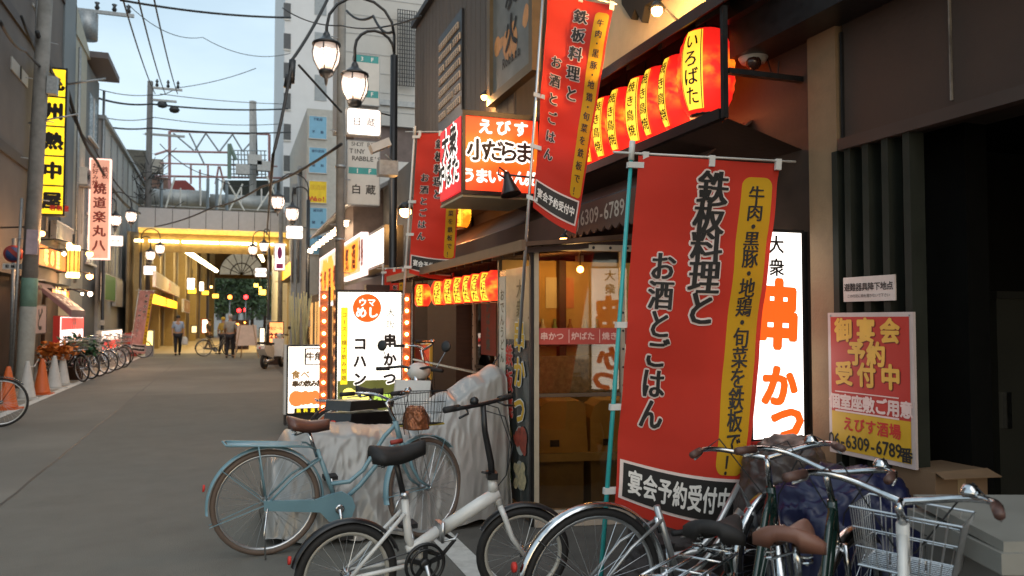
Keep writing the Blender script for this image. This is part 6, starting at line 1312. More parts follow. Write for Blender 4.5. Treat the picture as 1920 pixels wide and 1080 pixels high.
# white folding bicycle
def folding_bike(label, loc, rz, lean):
    t = thing('folding_bicycle', label, 'bicycle', loc, rz); t.rotation_euler[0] = lean; r = .255; Lw = .95; wm = M['white']
    X = rotz_about((.76, .62), -14, .28)
    grm = mat('grey_rim', (.45, .43, .38), .4, .3)
    wheel(t, 'rear_wheel', 0, r, .024, grm, None, 28); wheel(t, 'front_wheel', Lw, r, .024, grm, X, 28)
    bb = Vector((.385, 0, .275)); f_ = MB(); fr_ = MB()
    fr_.tube([(.80, 0, .585), (.70, 0, .535), (.49, 0, .425)], [.034, .036, .034], 14); fr_.tube([(.775, 0, .60), (.81, 0, .52)], .026, 12); fr_.tube([(.765, 0, .66), (.775, 0, .60)], [.022, .03], 12)
    fr_.build('front_beam', wm, t)
    f_.tube([(.47, 0, .42), (.33, 0, .345), (.30, 0, .34)], [.030, .026, .022], 12); f_.tube([bb + Vector((-.02, 0, 0)), (.31, 0, .40), (.285, 0, .62)], [.02, .021, .0195], 12); f_.tube([(.36, 0, .35), bb], .024, 10)
    for s_ in (-1, 1):
        f_.tube([(0, s_ * .058, r), (.28, s_ * .03, .535)], .0105, 8); f_.tube([(0, s_ * .058, r), (.18, s_ * .045, r + .01), bb + Vector((-.01, s_ * .02, 0))], .012, 8)
    f_.build('rear_frame', wm, t)
    hg = MB().box(.465, .49, -.045, .045, .375, .465); hg.tube([(.48, -.05, .38), (.54, -.055, .385), (.56, -.05, .41)], .006, 6); hg.tube([(.478, -.048, .37), (.478, -.048, .475)], .010, 8); hg.build('fold_hinge', M['alu'], t)
    MB().tube([(.40, -.02, .33), (.48, -.03, .30), (.56, 0, .36), (.50, .02, .40)], .012, 8).build('lower_cable_tube', M['rubber'], t)
    fk = MB()
    for s_ in (-1, 1): fk.tube([(.81, s_ * .02, .52), (.83, s_ * .045, .475), (.875, s_ * .052, .36), (Lw, s_ * .055, r)], [.016, .0155, .0135, .009], 9)
    fk.xf(X).build('fork', wm, t)
    MB().arcband((0, 0, r), r + .02, R(20), R(165), .06, .002, 26).build('rear_fender', M['black'], t); MB().arcband((Lw, 0, r), r + .02, R(40), R(150), .06, .002, 22).xf(X).build('front_fender', M['black'], t)
    MB().tube([(.29, 0, .58), (.225, 0, .84)], .0145, 10).build('seat_post', M['black'], t)
    cl = MB().tube([(.285, 0, .605), (.287, 0, .635)], .023, 12); cl.tube([(.27, -.02, .62), (.235, -.05, .60), (.22, -.05, .55)], .006, 6); cl.build('seat_clamp', M['alu'], t)
    sdl = saddle(t, .24, .875, M['rubber'], 1.05, .05, True)
    MB().tube([(.20, -.03, .895), (.26, -.02, .90)], .012, 6).build('red_trim', mat('red_trim', (.25, .03, .02), .6), sdl)
    st_ = MB().tube([(.765, 0, .66), (.755, 0, .75), (.715, 0, .92), (.70, 0, 1.06)], [.019, .018, .016, .015], 12); st_.box(.735, .79, -.03, .03, .665, .70); st_.tube([(.75, -.03, .70), (.70, -.045, .715)], .007, 6); st_.xf(X).build('stem', M['black'], t)
    hb = MB().tube([(.675, -.25, 1.065), (.69, -.12, 1.062), (.705, 0, 1.065), (.69, .12, 1.062), (.675, .25, 1.065)], .011, 10); XS = X @ Matrix.Translation((.70, 0, 1.06)) @ Matrix.Rotation(R(-50), 4, 'Z') @ Matrix.Translation((-.70, 0, -1.06)); hb.xf(XS).build('handlebar', M['black'], t)
    for s_ in (-1, 1):
        MB().tube([(.676, s_ * .16, 1.064), (.675, s_ * .265, 1.066)], .0165, 10).xf(XS).build('grip', M['rubber'], t)
        MB().tube([(.69, s_ * .12, 1.06), (.73, s_ * .15, 1.04), (.735, s_ * .22, 1.03)], .006, 6).xf(XS).build('brake_lever', M['black'], t)
        MB().tube([(.70, s_ * .10, 1.05), (.80, s_ * .10, 1.02), (.86, s_ * .04, .85), (.84, 0, .68), (.78, 0, .60), (.6, s_ * .03, .47)], .0032, 5).xf(X).build('brake_cable', M['cable'], t)
    MB().ball((.69, -.06, 1.085), .025, 10).xf(XS).build('bell', M['black'], t)
    cg = MB().tube([(bb.x + math.cos(a_) * .10, -.05, bb.z + math.sin(a_) * .10) for a_ in [2 * math.pi * k / 30 for k in range(30)]], .009, 6, closed=True)
    cg.tube([(bb.x + math.cos(a_) * .072, -.05, bb.z + math.sin(a_) * .072) for a_ in [2 * math.pi * k / 24 for k in range(24)]], .007, 6, closed=True)
    for k in range(5): a_ = 2 * math.pi * k / 5 + .3; cg.obox(bb + Vector((0, -.054, 0)) + Vector((-math.sin(a_), 0, math.cos(a_))) * -.012, Vector((math.cos(a_), 0, math.sin(a_))) * .095, Vector((-math.sin(a_), 0, math.cos(a_))) * .024, (0, .008, 0))
    cg.lathe([(.022, -.07), (.03, -.065), (.03, -.04)], bb, (0, 1, 0), 12); cg.build('chainring', M['black'], t)
    ch_ = MB().tube([(0, -.05, r + .035), (bb.x, -.05, bb.z + .085)], .004, 5).merge(MB().tube([(0, -.05, r - .03), (bb.x, -.05, bb.z - .085)], .004, 5)); ch_.build('chain', M['black'], t)
    for s_, a_ in ((-1, R(-75)), (1, R(105))):
        e = bb + Vector((math.cos(a_) * .16, s_ * .085, math.sin(a_) * .16)); cr_ = MB().tube([bb + Vector((0, s_ * .07, 0)), e], [.012, .010], 8).build('crank', M['alu'], t); MB().box(e.x - .045, e.x + .045, e.y, e.y + s_ * .09, e.z - .012, e.z + .012).build('pedal', M['rubber'], cr_)
    MB().tube([(.27, -.02, .45), (.2, -.03, .47)], .008, 6).build('rear_brake', M['alu'], t); MB().tube([(0, -.07, r - .02), (-.08, -.12, .015)], .007, 6).build('kickstand', M['rubber'], t)
    MB().lathe([(.02, 0), (.02, .012)], (-.27, 0, .36), (-1, 0, .1), 10).build('reflector', M['inkred'], t)
    return t
folding_bike('white folding bicycle with black saddle and thick white beam', (.56, 4.02, 0), R(5.5), R(3))

# bicycles crowding the lower right corner
silver = mat('silver_frame', (.45, .46, .46), .3, .7); dgreen = mat('dark_green_enamel', (.01, .028, .022), .2, var=.1, coat=.6)
city_bike('bicycle with large chrome mudguard standing at the teal flag pole', (1.52, 3.25, 0), R(2), silver, fend=M['chrome'], steer=12, Lw=1.06, sad='none', guard=False, rack=None, lean=R(3), sz=.60, headz=.60, hb_up=-.38, light=False)
def by_point(px, py, z, lx, deg):      # ground position that puts a point of the bike (lx along it, z up) on that sight line
    p = onG(px, py, z); return (p.x - math.cos(R(deg)) * lx, p.y - math.sin(R(deg)) * lx, 0)
city_bike('dark green bicycle with black saddle and chrome rack before the flag', by_point(1355, 975, .80, .27, 36), R(36), dgreen, R_=.33, fend=M['chrome'], steer=18, sad=M['rubber'], rack='tube', guard=M['black'], hb_up=-.05, sz=.80, grip=mat('brown_grip', (.09, .045, .035), .5))
city_bike('bicycle with wide brown sprung saddle in front of the green one', by_point(1492, 985, .85, .26, 38), R(38), dgreen, R_=.33, fend=M['chrome'], steer=-12, sad=mat('russet_saddle', (.17, .075, .05), .45, var=.12), rack=None, guard=M['black'], sz=.85, grip=mat('brown_grip', (.09, .045, .035), .5), hb_up=-.06)
city_bike('white bicycle with large silver wire basket at the right edge', by_point(1690, 895, 1.03, .79, 42), R(42), M['white'], R_=.30, fend=M['chrome'], steer=-10, bask=M['alu'], rack=None, guard=None, headz=.87, headx=.78, sz=.70, grip=mat('brown_grip', (.09, .045, .035), .5), baskw=(.23, .31, .18), hb_up=-.10, Lw=.98, bz=-.14)
# bike covers and bags behind them
def cloth_lump(name, label, cat, c, rx, ry, rzz, m_, seed, flat=0):
    mb = MB(); nu, nv = 96, 48; vs = []
    def rg(p, k): return 1 - 2 * abs(noise.noise(p * k))
    for j in range(nv + 1):
        b = j / nv; el = b * math.pi / 2
        for i in range(nu):
            a = 2 * math.pi * i / nu; d = Vector((math.cos(a) * math.cos(el), math.sin(a) * math.cos(el), math.sin(el))); q = d + Vector((seed * 3.1, 0, 0))
            q2 = Vector((q.x * 1.6 + q.z, q.y * 1.6, q.z * .8)); w_ = 1 + .16 * noise.noise(q * 1.6) + .09 * rg(q2, 1.7) + .05 * rg(q2.yzx, 3.6) + .02 * rg(q, 8)
            r_ = math.cos(el) ** .55 * w_
            vs.append((math.cos(a) * rx * r_, math.sin(a) * ry * r_, rzz * math.sin(el) ** .8 * (w_ * .9 if b > .05 else 1) * (1 - flat * .4 * b)))
    fs = [(j * nu + i, j * nu + (i + 1) % nu, (j + 1) * nu + (i + 1) % nu, (j + 1) * nu + i) for j in range(nv) for i in range(nu)]
    fs.append(tuple(range(nu - 1, -1, -1)))
    mb.add(vs, fs, True); o = mb.build(name, m_); o.location = c; return tag(o, label, cat)
cloth_lump('bag', 'crumpled brown grey bag under the tall lit sign', 'bag', (2.66, 3.36, .50), .24, .2, .40, mat('brown_bag', (.05, .036, .032), .45, var=.1, scale=5, bump=.15, bscale=14), 3)
cloth_lump('tarpaulin', 'dark navy blue tarpaulin bundle below the reservation board', 'tarpaulin', (2.70, 3.02, .25), .34, .28, .58, mat('navy_tarp', (.012, .014, .05), .4, var=.1, scale=4, bump=.12, bscale=10), 5)
cloth_lump('crate_bag', 'dark pile of covered goods behind the chrome mudguards', 'bag', (2.35, 3.75, 0), .4, .3, .45, mat('dark_heap', (.03, .022, .02), .6, var=.4, bump=.3), 8)
cloth_lump('bag', 'teal cloth bag beside the grey bin', 'bag', (2.30, 2.10, .0), .16, .2, .66, mat('teal_bag', (.02, .07, .075), .6, var=.3, bump=.3), 9)
def crate(label, x, y, z0, w_, d_, h_, m_, nm='cardboard_box', cat='box'):
    t = thing(nm, label, cat, (x, y, z0)); MB().box(-w_ / 2, w_ / 2, -d_ / 2, d_ / 2, 0, h_).build('body', m_, t)
    MB().prism([(-w_ / 2, -d_ / 2, h_), (w_ / 2, -d_ / 2, h_), (w_ / 2 + .02, -d_ / 2 - .06, h_ - .03), (-w_ / 2 - .01, -d_ / 2 - .06, h_ - .02)], (0, 0, .004)).build('flap', m_, t)
    MB().box(-.025, .025, -d_ / 2 - .001, -d_ / 2, h_ * .5, h_).build('tape', mat('tape', (.35, .25, .14), .3), t); return t
a = onY(1745, 885, 2.85); b = onY(1842, 885, 2.85)
crate('tall brown cardboard box in the dark doorway beside the bin', (a.x + b.x) / 2, 2.95, 0, (b.x - a.x), .25, a.z, mat('cardboard', (.20, .12, .065), .8, var=.1, dirt=.2))
a = onG(1850, 1200); t = thing('plastic_bin', 'large grey plastic bin with lid at the right edge', 'bin', (2.42, 1.86, 0)); t.rotation_euler[2] = R(-20)
gm_ = mat('grey_plastic', (.19, .18, .16), .5, var=.12, dirt=.3); hh = .84
MB().prism([(-.21, -.21, 0), (.21, -.21, 0), (.21, .21, 0), (-.21, .21, 0)], (0, 0, .01)).build('base', gm_, t)
vs = [(-.2, -.2, .01), (.2, -.2, .01), (.2, .2, .01), (-.2, .2, .01), (-.25, -.25, hh), (.25, -.25, hh), (.25, .25, hh), (-.25, .25, hh)]
m = MB().add(vs, [(0, 1, 5, 4), (1, 2, 6, 5), (2, 3, 7, 6), (3, 0, 4, 7), (0, 3, 2, 1)]); m.build('body', gm_, t)
MB().box(-.275, .275, -.275, .275, hh - .06, hh).merge(MB().prism([(-.26, -.26, hh), (.26, -.26, hh), (.26, .26, hh + .02), (-.26, .26, hh + .02)], (0, 0, .03))).build('lid', mat('grey_lid', (.25, .24, .21), .45, var=.1), t)
for x in (-.12, 0, .12): MB().box(x - .01, x + .01, -.262, -.22, .1, hh - .06).build('rib', gm_, t)
MB().box(-.1, .1, -.28, -.27, hh - .045, hh - .02).build('handle', M['black'], t)

# ================================================================ COVERED SCOOTER AND ITS NEIGHBOUR
def cover():
    key = [(.24, .30, .45), (.30, .52, .5), (.42, .68, .55), (.55, .735, .6), (.80, .70, .62), (1.05, .66, .62), (1.25, .66, .60), (1.40, .80, .55), (1.60, .93, .5), (1.85, 1.06, .42), (1.99, 1.13, .35), (2.05, 1.10, .3)]
    g_ = random.Random(2); nu, nv = 240, 90; vs = []; ph = [g_.uniform(0, 6) for _ in range(12)]
    for i in range(nu + 1):
        x = key[0][0] + (key[-1][0] - key[0][0]) * i / nu
        for a, b in zip(key[:-1], key[1:]):
            if a[0] <= x <= b[0] + 1e-6:
                q = (x - a[0]) / (b[0] - a[0]); q = q * q * (3 - 2 * q); h_ = lerp(a[1], b[1], q); w_ = lerp(a[2], b[2], q)
        for j in range(nv + 1):
            s_ = j / nv            # 0 front hem .. 1 back hem
            if s_ < .42: k = s_ / .42; y = -w_ * (1 - .45 * k ** 1.2); z = h_ * (k ** .8) * .94
            elif s_ < .58: k = (s_ - .42) / .16; y = lerp(-w_ * .55, w_ * .55, k); z = h_ * (.94 + .06 * math.sin(k * math.pi))
            else: k = (s_ - .58) / .42; y = w_ * (.55 + .45 * k ** .8); z = h_ * .94 * (1 - k)
            drop = 1 - abs(2 * s_ - 1)
            fold = (1 - drop) * .8 + .25
            q = Vector((x * 3.0 + s_ * 1.3, s_ * 2.2, 4.0)); q2 = Vector((x * 7 - s_ * 5, s_ * 5 + x * 2, 9.0)); rg = lambda p: 1 - 2 * abs(noise.noise(p))
            pl = (.022 * rg(Vector((x * 6 + s_ * 4, s_ * 2.0, 1))) + .008 * rg(Vector((x * 15 - s_ * 5, s_ * 3, 5)))) * fold * (1 if x < 1.35 else .55); cr = .012 * rg(q * .7) + .008 * rg(q2 * .9) + .005 * rg(q2.yxz * 2.1) + .03 * noise.noise(q * .6)
            y += (pl + cr) * (-1 if s_ < .5 else 1); z = max(.02 + .03 * math.sin(x * 9 + ph[7]) ** 2, z + cr * .8)
            xx = x + (pl + cr) * .3
            vs.append((xx, y, z))
    W_ = nv + 1; fs = [(i * W_ + j, (i + 1) * W_ + j, (i + 1) * W_ + j + 1, i * W_ + j + 1) for i in range(nu) for j in range(nv)]
    fs += [tuple(range(nv, -1, -1)), tuple(range(nu * W_, nu * W_ + nv + 1))]
    m = MB().add(vs, fs, True); o = m.build('motorbike_cover', mat('silver_cover', (.31, .305, .29), .34, .12, var=.04, scale=3, bump=.14, bscale=14)); o.location = (0, 6.12, 0)
    return tag(o, 'wrinkled silver grey cover draped over a motorbike behind the blue bicycle', 'cover')
cover()
# tape the cover is pulled up by: a cord to the black post
tag(MB().tube([(1.98, 6.1, 1.12), (2.09, 6.2, 1.22)], .006, 5).build('tie_cord', M['cable']), 'short dark cord tying the silver cover to the post', 'cord')
def scooter(label, loc, rz, body, seatm, shieldm, group=None, s=1.0):
    t = thing('scooter', label, 'scooter', loc, rz, group)
    for nm, x in (('rear_wheel', 0), ('front_wheel', 1.22)):
        w_ = MB().tube([(x + math.cos(a) * .185, 0, .235 + math.sin(a) * .185) for a in [2 * math.pi * k / 28 for k in range(28)]], .05, 8, closed=True).build(nm, M['rubber'], t); MB().lathe([(.14, -.03), (.05, -.04), (.05, .04), (.14, .03)], (x, 0, .235), (0, 1, 0), 18).build('rim', M['alu'], w_)
        sp_ = MB()
        for k in range(12): a = 2 * math.pi * k / 12; sp_.tube([(x, 0, .235), (x + math.cos(a) * .15, 0, .235 + math.sin(a) * .15)], .004, 4)
        sp_.build('spokes', M['alu'], w_)
    MB().prism([(-.28, -.13, .62), (-.1, -.13, .42), (.35, -.13, .32), (.42, -.13, .5), (.38, -.13, .70), (-.25, -.13, .74)], (0, .26, 0)).build('rear_body', body, t)
    MB().prism([(.35, -.15, .30), (.85, -.15, .30), (.88, -.15, .36), (.40, -.15, .36)], (0, .3, 0)).build('floor_board', M['rubber'], t)
    MB().prism([(.86, -.19, .32), (.99, -.19, .92), (1.03, -.15, .92), (.93, -.19, .32)], (0, .38, 0)).build('leg_shield', shieldm, t)
    m = MB(); m.prism([(-.26, -.12, .76), (.42, -.12, .73), (.44, -.12, .78), (.1, -.12, .82), (-.24, -.12, .84)], (0, .24, 0)); m.build('seat', seatm, t)
    MB().tube([(1.03, 0, 1.0), (1.10, 0, .6), (1.22, 0, .235)], [.03, .03, .02], 10).build('fork', M['chrome'], t)
    MB().arcband((1.22, 0, .235), .27, R(20), R(160), .12, .003, 16).build('front_fender', body, t)
    hb = MB().tube([(.93, -.33, 1.03), (1.02, -.15, 1.05), (1.03, 0, 1.02), (1.02, .15, 1.05), (.93, .33, 1.03)], .014, 8); hb.build('handlebar', M['black'], t)
    MB().ball((1.09, 0, 1.0), .11, 14, (.9, 1.1, .8)).build('headlight_cowl', shieldm, t)
    for s_ in (-1, 1):
        q = MB().tube([(.97, s_ * .26, 1.05), (1.0, s_ * .34, 1.2)], .005, 5).build('mirror_arm', M['chrome'], t); MB().lathe([(.001, 0), (.05, .004), (.055, .014), (.04, .02)], (1.0, s_ * .35, 1.25), (-1, 0, .1), 14).build('mirror', M['black'], q)
        MB().tube([(.93, s_ * .23, 1.032), (.90, s_ * .36, 1.028)], .019, 8).build('grip', M['rubber'], t)
    MB().tube([(-.2, -.17, .25), (.25, -.17, .28)], [.05, .035], 10).build('silencer', M['alu'], t)
    MB().lathe([(.03, 0), (.03, .02)], (-.31, 0, .66), (-1, 0, 0), 10).build('tail_light', M['inkred'], t)
    return t
scooter('black and white scooter parked behind the silver cover', (1.02, 6.85, 0), R(48), M['black'], mat('scooter_seat', (.03, .03, .028), .35, var=.2), M['plwhite'])
sp = onG(502, 692); scooter('white scooter parked near the 280 standing sign', (sp.x - .1, sp.y, 0), R(62), M['plwhite'], M['rubber'], M['plwhite'])
# second bike handlebars behind the cover
ob = city_bike('dark bicycle with chrome handlebar parked beside the scooter', (1.05, 7.9, 0), R(-8), M['black'], steer=20, guard=M['black'], sad=M['rubber'], rack='tube', hb_up=.12, headz=.9)
cloth_lump('wrapped_bouquet', 'copper coloured foil bundle lying in the blue bicycle basket', 'bundle', (1.22, 5.40, .76), .08, .10, .15, mat('copper_foil', (.25, .09, .04), .3, .5, var=.4, scale=14, bump=.6, bscale=20), 12)

# ================================================================ LEFT PAVEMENT THINGS
def cone_proto(c): 
    t = thing('traffic_cone', 'x', 'traffic cone', (0, 0, 0), 0, 'traffic cones on the left pavement')
    MB().lathe([(.165, .03), (.15, .06), (.055, .62), (.035, .70), (.03, .72), (.001, .722)], n=18).build('cone_body', c, t); MB().box(-.19, .19, -.19, .19, 0, .03).build('base', c, t); MB().lathe([(.05, .60), (.058, .62), (.05, .64)], n=12).build('top_ring', c, t)
    index_kids(t); return t
wc = mat('cone_white', (.50, .49, .46), .5, var=.08, dirt=.3); oc = mat('cone_orange', (.60, .12, .025), .5, var=.1, dirt=.2)
wp, op = cone_proto(wc), cone_proto(oc); first = {1: True, 0: True}
for (px, py, w_, lab) in ((50, 749, 1, 'white cone nearest the camera, beside the cropped bicycle wheel'), (78, 740, 0, 'orange cone between the white ones'), (101, 729, 1, 'white cone third along the road edge line'), (117, 722, 1, 'white cone beside the row of bicycles'), (74, 713, 1, 'white cone standing back near the utility pole'), (14, 768, 0, 'orange cone cut by the left edge')):
    p = onG(px, py); o = (wp if w_ else op) if first[w_] else copy_tree(wp if w_ else op); first[w_] = False; o.location = p; o['label'] = lab; o.rotation_euler[2] = px * .1
a, b, c = onG(50, 749), onG(101, 729), onG(74, 713)
tag(MB().tube([a + Vector((0, 0, .62)), a.lerp(c, .5) + Vector((0, 0, .48)), c + Vector((0, 0, .62)), c.lerp(b, .5) + Vector((0, 0, .5)), b + Vector((0, 0, .62))], .014, 6).build('plastic_chain', M['plwhite']), 'white plastic chain strung between the white cones', 'chain')
# bikes facing the road on the left
gr = 'bicycles parked on the left pavement'
bm1 = mat('bike_grey', (.12, .12, .12), .4, .4); red_e = mat('wine_enamel', (.2, .015, .04), .4, coat=.3)
lb = [(138, 716, M['black'], 'black bicycle first in the left row beside the cones'), (152, 711, bm1, 'grey bicycle second in the left row under the green foliage'), (166, 706, red_e, 'wine red bicycle third in the left row'), (180, 701, M['plwhite'], 'white bicycle fourth in the left row'), (194, 695, bm1, 'grey bicycle fifth in the left row before the green sign'), (209, 690, silver, 'silver bicycle sixth in the left row'), (223, 684, M['white'], 'last white bicycle of the left row')]
for i, (px, py, fm_, lab) in enumerate(lb):
    p = onG(px, py); city_bike(lab, (p.x - .62, p.y + .50, 0), R(-38 + (i * 13) % 11), fm_, detail=False, R_=.33, fend=(M['chrome'] if i in (2, 3, 6) else M['black']), sad=M['rubber'], bask=(M['black'] if i % 2 else M['alu']), steer=(i * 37) % 30 - 15, group=gr, guard=M['black'] if i % 2 else None, rack='tube' if i % 3 else None)
p = onG(2, 800); city_bike('bicycle cut by the left edge of the picture, front wheel showing', (p.x - 1.06, p.y - .1, 0), R(4), M['black'], R_=.34, fend=M['black'], bask=None, steer=4, detail=True, rack=None, guard=None, group=gr)
for i, (px, py, lab) in enumerate(((240, 672, 'dim bicycle by the red crates near the arcade'), (406, 668, 'bicycle beside the man in grey'), )):
    p = onG(px, py); city_bike(lab, (p.x - .5, p.y, 0), R(15), bm1, detail=False, group='bicycles near the arcade', bask=M['alu'])
# leafy plants on the pavement, red crates
g_ = random.Random(6)
def plant(px, pg, py, w_, h_, label, c_, seed, pot=(.1, .05, .03)):
    p = onG(px, pg); p.z = onY(px, py, p.y).z; t = thing('potted_plant', label, 'plant', (p.x, p.y, 0)); zc_ = p.z
    MB().lathe([(.15, 0), (.2, .32), (.22, .33), (.2, .31)], n=14).build('pot', mat('pot%d' % seed, pot, .7), t); MB().tube([(0, 0, .3), (.02, 0, zc_)], .02, 6).build('stem', M['dwood'], t)
    g2 = random.Random(seed); m = MB()
    for k in range(420):
        c0 = Vector((g2.gauss(0, .45) * w_, g2.gauss(0, .35) * w_, zc_ + g2.gauss(0, .4) * h_)); a_ = Vector((g2.uniform(-1, 1), g2.uniform(-1, 1), g2.uniform(-.6, .6))).normalized() * .09; b_ = a_.cross(Vector((g2.uniform(-1, 1), 0, 1))).normalized() * .045
        m.add([c0 - a_, c0 + b_, c0 + a_, c0 - b_], [(0, 1, 2, 3)])
    tag(m.build('foliage', c_, t), kind='stuff')
plant(142, 712, 650, .50, .26, 'dark green leafy plant above the left bicycles', mat('deep_green', (.015, .09, .03), .6, var=.4), 11)
plant(103, 722, 657, .36, .2, 'orange leaved plant between the pole and green plant', mat('orange_leaf', (.5, .15, .02), .6, var=.3), 12)
for i, (px, py) in enumerate(((243, 668), (256, 660))):
    p = onG(px, py); t = thing('plastic_crate', ['stacked red crates at the left arcade corner, nearer stack', 'stacked red crates at the left arcade corner, farther stack'][i], 'crate', tuple(p)); rm = mat('crate_red', (.32, .04, .03), .6)
    for k in range(3): MB().box(-.3, .3, -.25, .25, k * .33, k * .33 + .3).build('crate_tier', rm, t); MB().box(-.2, .2, -.255, -.25, k * .33 + .1, k * .33 + .18).build('hand_slot', M['black'], t)
# easel board
p = onG(462, 672); t = thing('easel_board', 'pale menu board on wooden easel legs in the road centre distance', 'easel', tuple(p)); em = mat('easel_wood', (.35, .22, .12), .6)
for x0, y0 in ((-.45, -.2), (.45, -.2), (-.2, .5)): MB().tube([(x0, y0, 0), (x0 * .5, 0, 1.35)], .022, 5).build('leg', em, t)
MB().prism([(-.4, -.12, .5), (.4, -.12, .5), (.36, -.02, 1.3), (-.36, -.02, 1.3)], (0, .03, 0)).build('board', mat('easel_face', (.45, .36, .30), .7, emit=(.5, .3, .2), es=.2), t)
p = onG(447, 655); t = thing('light_cluster', 'cluster of small amber lights on a dark cart behind the man in grey', 'lights', tuple(p)); MB().box(-.5, .5, 0, .3, 0, 1.5).build('cart', M['dwood'], t)
for k in range(14): MB().ball((g_.uniform(-.5, .5), -.05, g_.uniform(.3, 1.6)), .045, 6).build('bulb', glow('amber_dot', (1, .35, .05), 12), t)

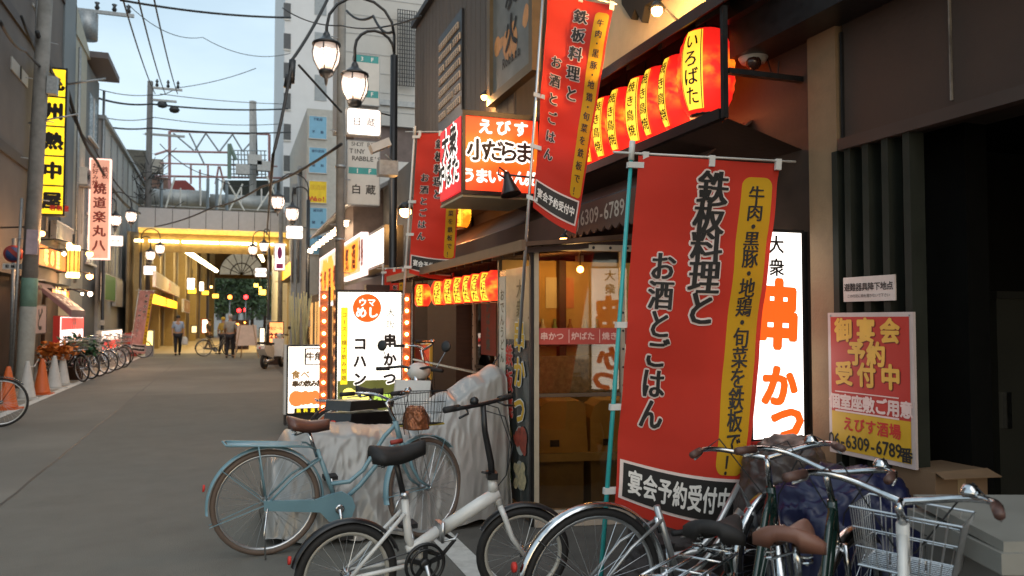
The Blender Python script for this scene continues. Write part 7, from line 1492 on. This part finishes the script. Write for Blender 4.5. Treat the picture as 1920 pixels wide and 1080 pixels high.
# ================================================================ PEOPLE
def skin_mesh(name, joints, edges, m_, parent, root=0, sub=1):
    me = bpy.data.meshes.new(name); me.from_pydata([j[0] for j in joints], edges, []); me.update(); me.materials.append(m_)
    o = bpy.data.objects.new(name, me); col.objects.link(o)
    if parent: o.parent = parent
    o.modifiers.new('skin', 'SKIN')
    if not me.skin_vertices: return o
    for i, j in enumerate(joints):
        r = j[1]; v = me.skin_vertices[0].data[i]; v.radius = (r, r) if not isinstance(r, tuple) else r; v.use_root = (i == root)
    o.modifiers[0].use_smooth_shade = True
    s_ = o.modifiers.new('sub', 'SUBSURF'); s_.levels = sub; s_.render_levels = sub
    return o
skinm = mat('skin', (.42, .24, .16), .6, var=.05)
def person(label, loc, rz, H_, shirt, trousers, hair, stride=.25, armA=(.1, 0), armB=(-.1, 0), cap=None, bag=None, sit=False):
    t = thing('person', label, 'person', loc, rz); s_ = H_ / 1.7
    J = []; E_ = []
    def jn(p, r, par=None):
        J.append((tuple(Vector(p) * s_), r * s_ if not isinstance(r, tuple) else (r[0] * s_, r[1] * s_)))
        if par is not None: E_.append((par, len(J) - 1))
        return len(J) - 1
    pel = jn((0, 0, .92), (.15, .11)); ab = jn((0, .01, 1.08), (.135, .10), pel); chs = jn((0, .0, 1.28), (.16, .11), ab); nb = jn((0, .01, 1.42), (.07, .06), chs); nk = jn((0, 0, 1.48), .05, nb); hd = jn((0, -.02, 1.58), (.075, .088), nk); tp = jn((0, -.01, 1.67), (.06, .07), hd)
    K_ = {}
    for sd_, st_, (af, ab_) in ((-1, stride, armA), (1, -stride, armB)):
        hp = jn((sd_ * .09, 0, .86), .085, pel); kn = jn((sd_ * .10, -st_ * .5 - .03, .48), .058, hp); an = jn((sd_ * .10, -st_ + (.12 if st_ < 0 else 0), .09), .04, kn); to = jn((sd_ * .11, -st_ - .13 + (.12 if st_ < 0 else 0), .04), .035, an)
        sh = jn((sd_ * .17, .0, 1.38), .055, chs); el = jn((sd_ * .22, .02 + af * -.3, 1.12), .042, sh); wr = jn((sd_ * .23, -.05 - af, .90 + abs(af) * .3), .028, el); pm_ = jn((sd_ * .23, -.07 - af, .84 + abs(af) * .3), .028, wr)
        for q in range(4): jn((sd_ * .23 + (q - 1.5) * .004, -.10 - af + q * .018, .765 + abs(af) * .3 + (.008 if q in (0, 3) else 0)), .0085, pm_)
        jn((sd_ * .23 - sd_ * .02, -.12 - af, .81 + abs(af) * .3), .010, pm_)
        K_[sd_] = (hp, kn, an, to, sh, el, wr)
    skin_mesh('body', J, E_, skinm, t)
    def sub_(names, js, es, m_, grow):
        skin_mesh(names, [(J[i][0], (J[i][1][0] + grow, J[i][1][1] + grow) if isinstance(J[i][1], tuple) else J[i][1] + grow) for i in js], es, m_, t)
    a, b = K_[-1], K_[1]
    el2 = lambda k: None
    sub_('shirt', [pel, ab, chs, nb, a[4], a[5], b[4], b[5]], [(0, 1), (1, 2), (2, 3), (2, 4), (4, 5), (2, 6), (6, 7)], shirt, .018)
    sub_('trousers', [pel, a[0], a[1], a[2], b[0], b[1], b[2]], [(0, 1), (1, 2), (2, 3), (0, 4), (4, 5), (5, 6)], trousers, .02)
    for k in (a, b): f0 = Vector(J[k[2]][0]); MB().ball(f0 + Vector((0, -.06, -.045)) * s_, .06 * s_, 10, (.8, 2.0, .75)).build('shoe', M['rubber'], t)
    hp_ = Vector(J[hd][0]); MB().ball(hp_ + Vector((0, .018, .05)) * s_, .098 * s_, 14, (.93, 1.05, .95)).build('hair' if not cap else 'cap', cap or hair, t)
    fc = MB()
    for sx in (-1, 1): fc.ball(hp_ + Vector((sx * .032, -.085, .012)) * s_, .011 * s_, 8)
    fc.build('eyes', M['ink'], t); MB().ball(hp_ + Vector((0, -.098, -.015)) * s_, .016 * s_, 8, (.8, 1, 1.4)).build('nose', skinm, t); MB().ball(hp_ + Vector((0, -.086, -.05)) * s_, .018 * s_, 8, (1.2, .4, .4)).build('mouth', mat('lips', (.3, .1, .08), .6), t)
    ea = MB()
    for sx in (-1, 1): ea.ball(hp_ + Vector((sx * .082, 0, 0)) * s_, .02 * s_, 8, (.4, .8, 1.3))
    ea.build('ears', skinm, t)
    return t
sb = mat('pale_blue_shirt', (.32, .40, .55), .8, var=.08); dk = mat('black_trousers', (.015, .015, .02), .8); gy = mat('grey_shirt', (.30, .29, .26), .8, var=.2, scale=20)
hair = mat('black_hair', (.012, .010, .010), .6)
p = onG(333, 666); person('man in pale blue shirt and black trousers walking down the road centre', (p.x, p.y, 0), R(8), 1.70, sb, dk, hair, .2, (.05, 0), (-.02, 0))
cloth_lump('carrier_bag', 'white carrier bag in the hand of the walking man', 'bag', (p.x + .28, p.y - .05, .45), .12, .08, .32, M['plwhite'], 21)
p = onG(431, 671); person('man in grey patterned shirt and cap seen near the easel', (p.x, p.y, 0), R(170), 1.72, gy, dk, hair, .04, (.22, 0), (.22, 0), cap=mat('grey_cap', (.45, .42, .38), .8))
p = onG(418, 664); person('person in yellow top half behind the man in grey', (p.x, p.y, 0), R(150), 1.62, mat('mustard_top', (.4, .28, .06), .8), dk, mat('yellow_hat', (.5, .35, .05), .8), .05)
p = onG(391, 655); person('small distant person in dark clothes under the arcade', (p.x, p.y, 0), R(60), 1.55, mat('dark_top', (.06, .05, .05), .8), mat('brown_trousers', (.12, .08, .04), .8), hair, .15)
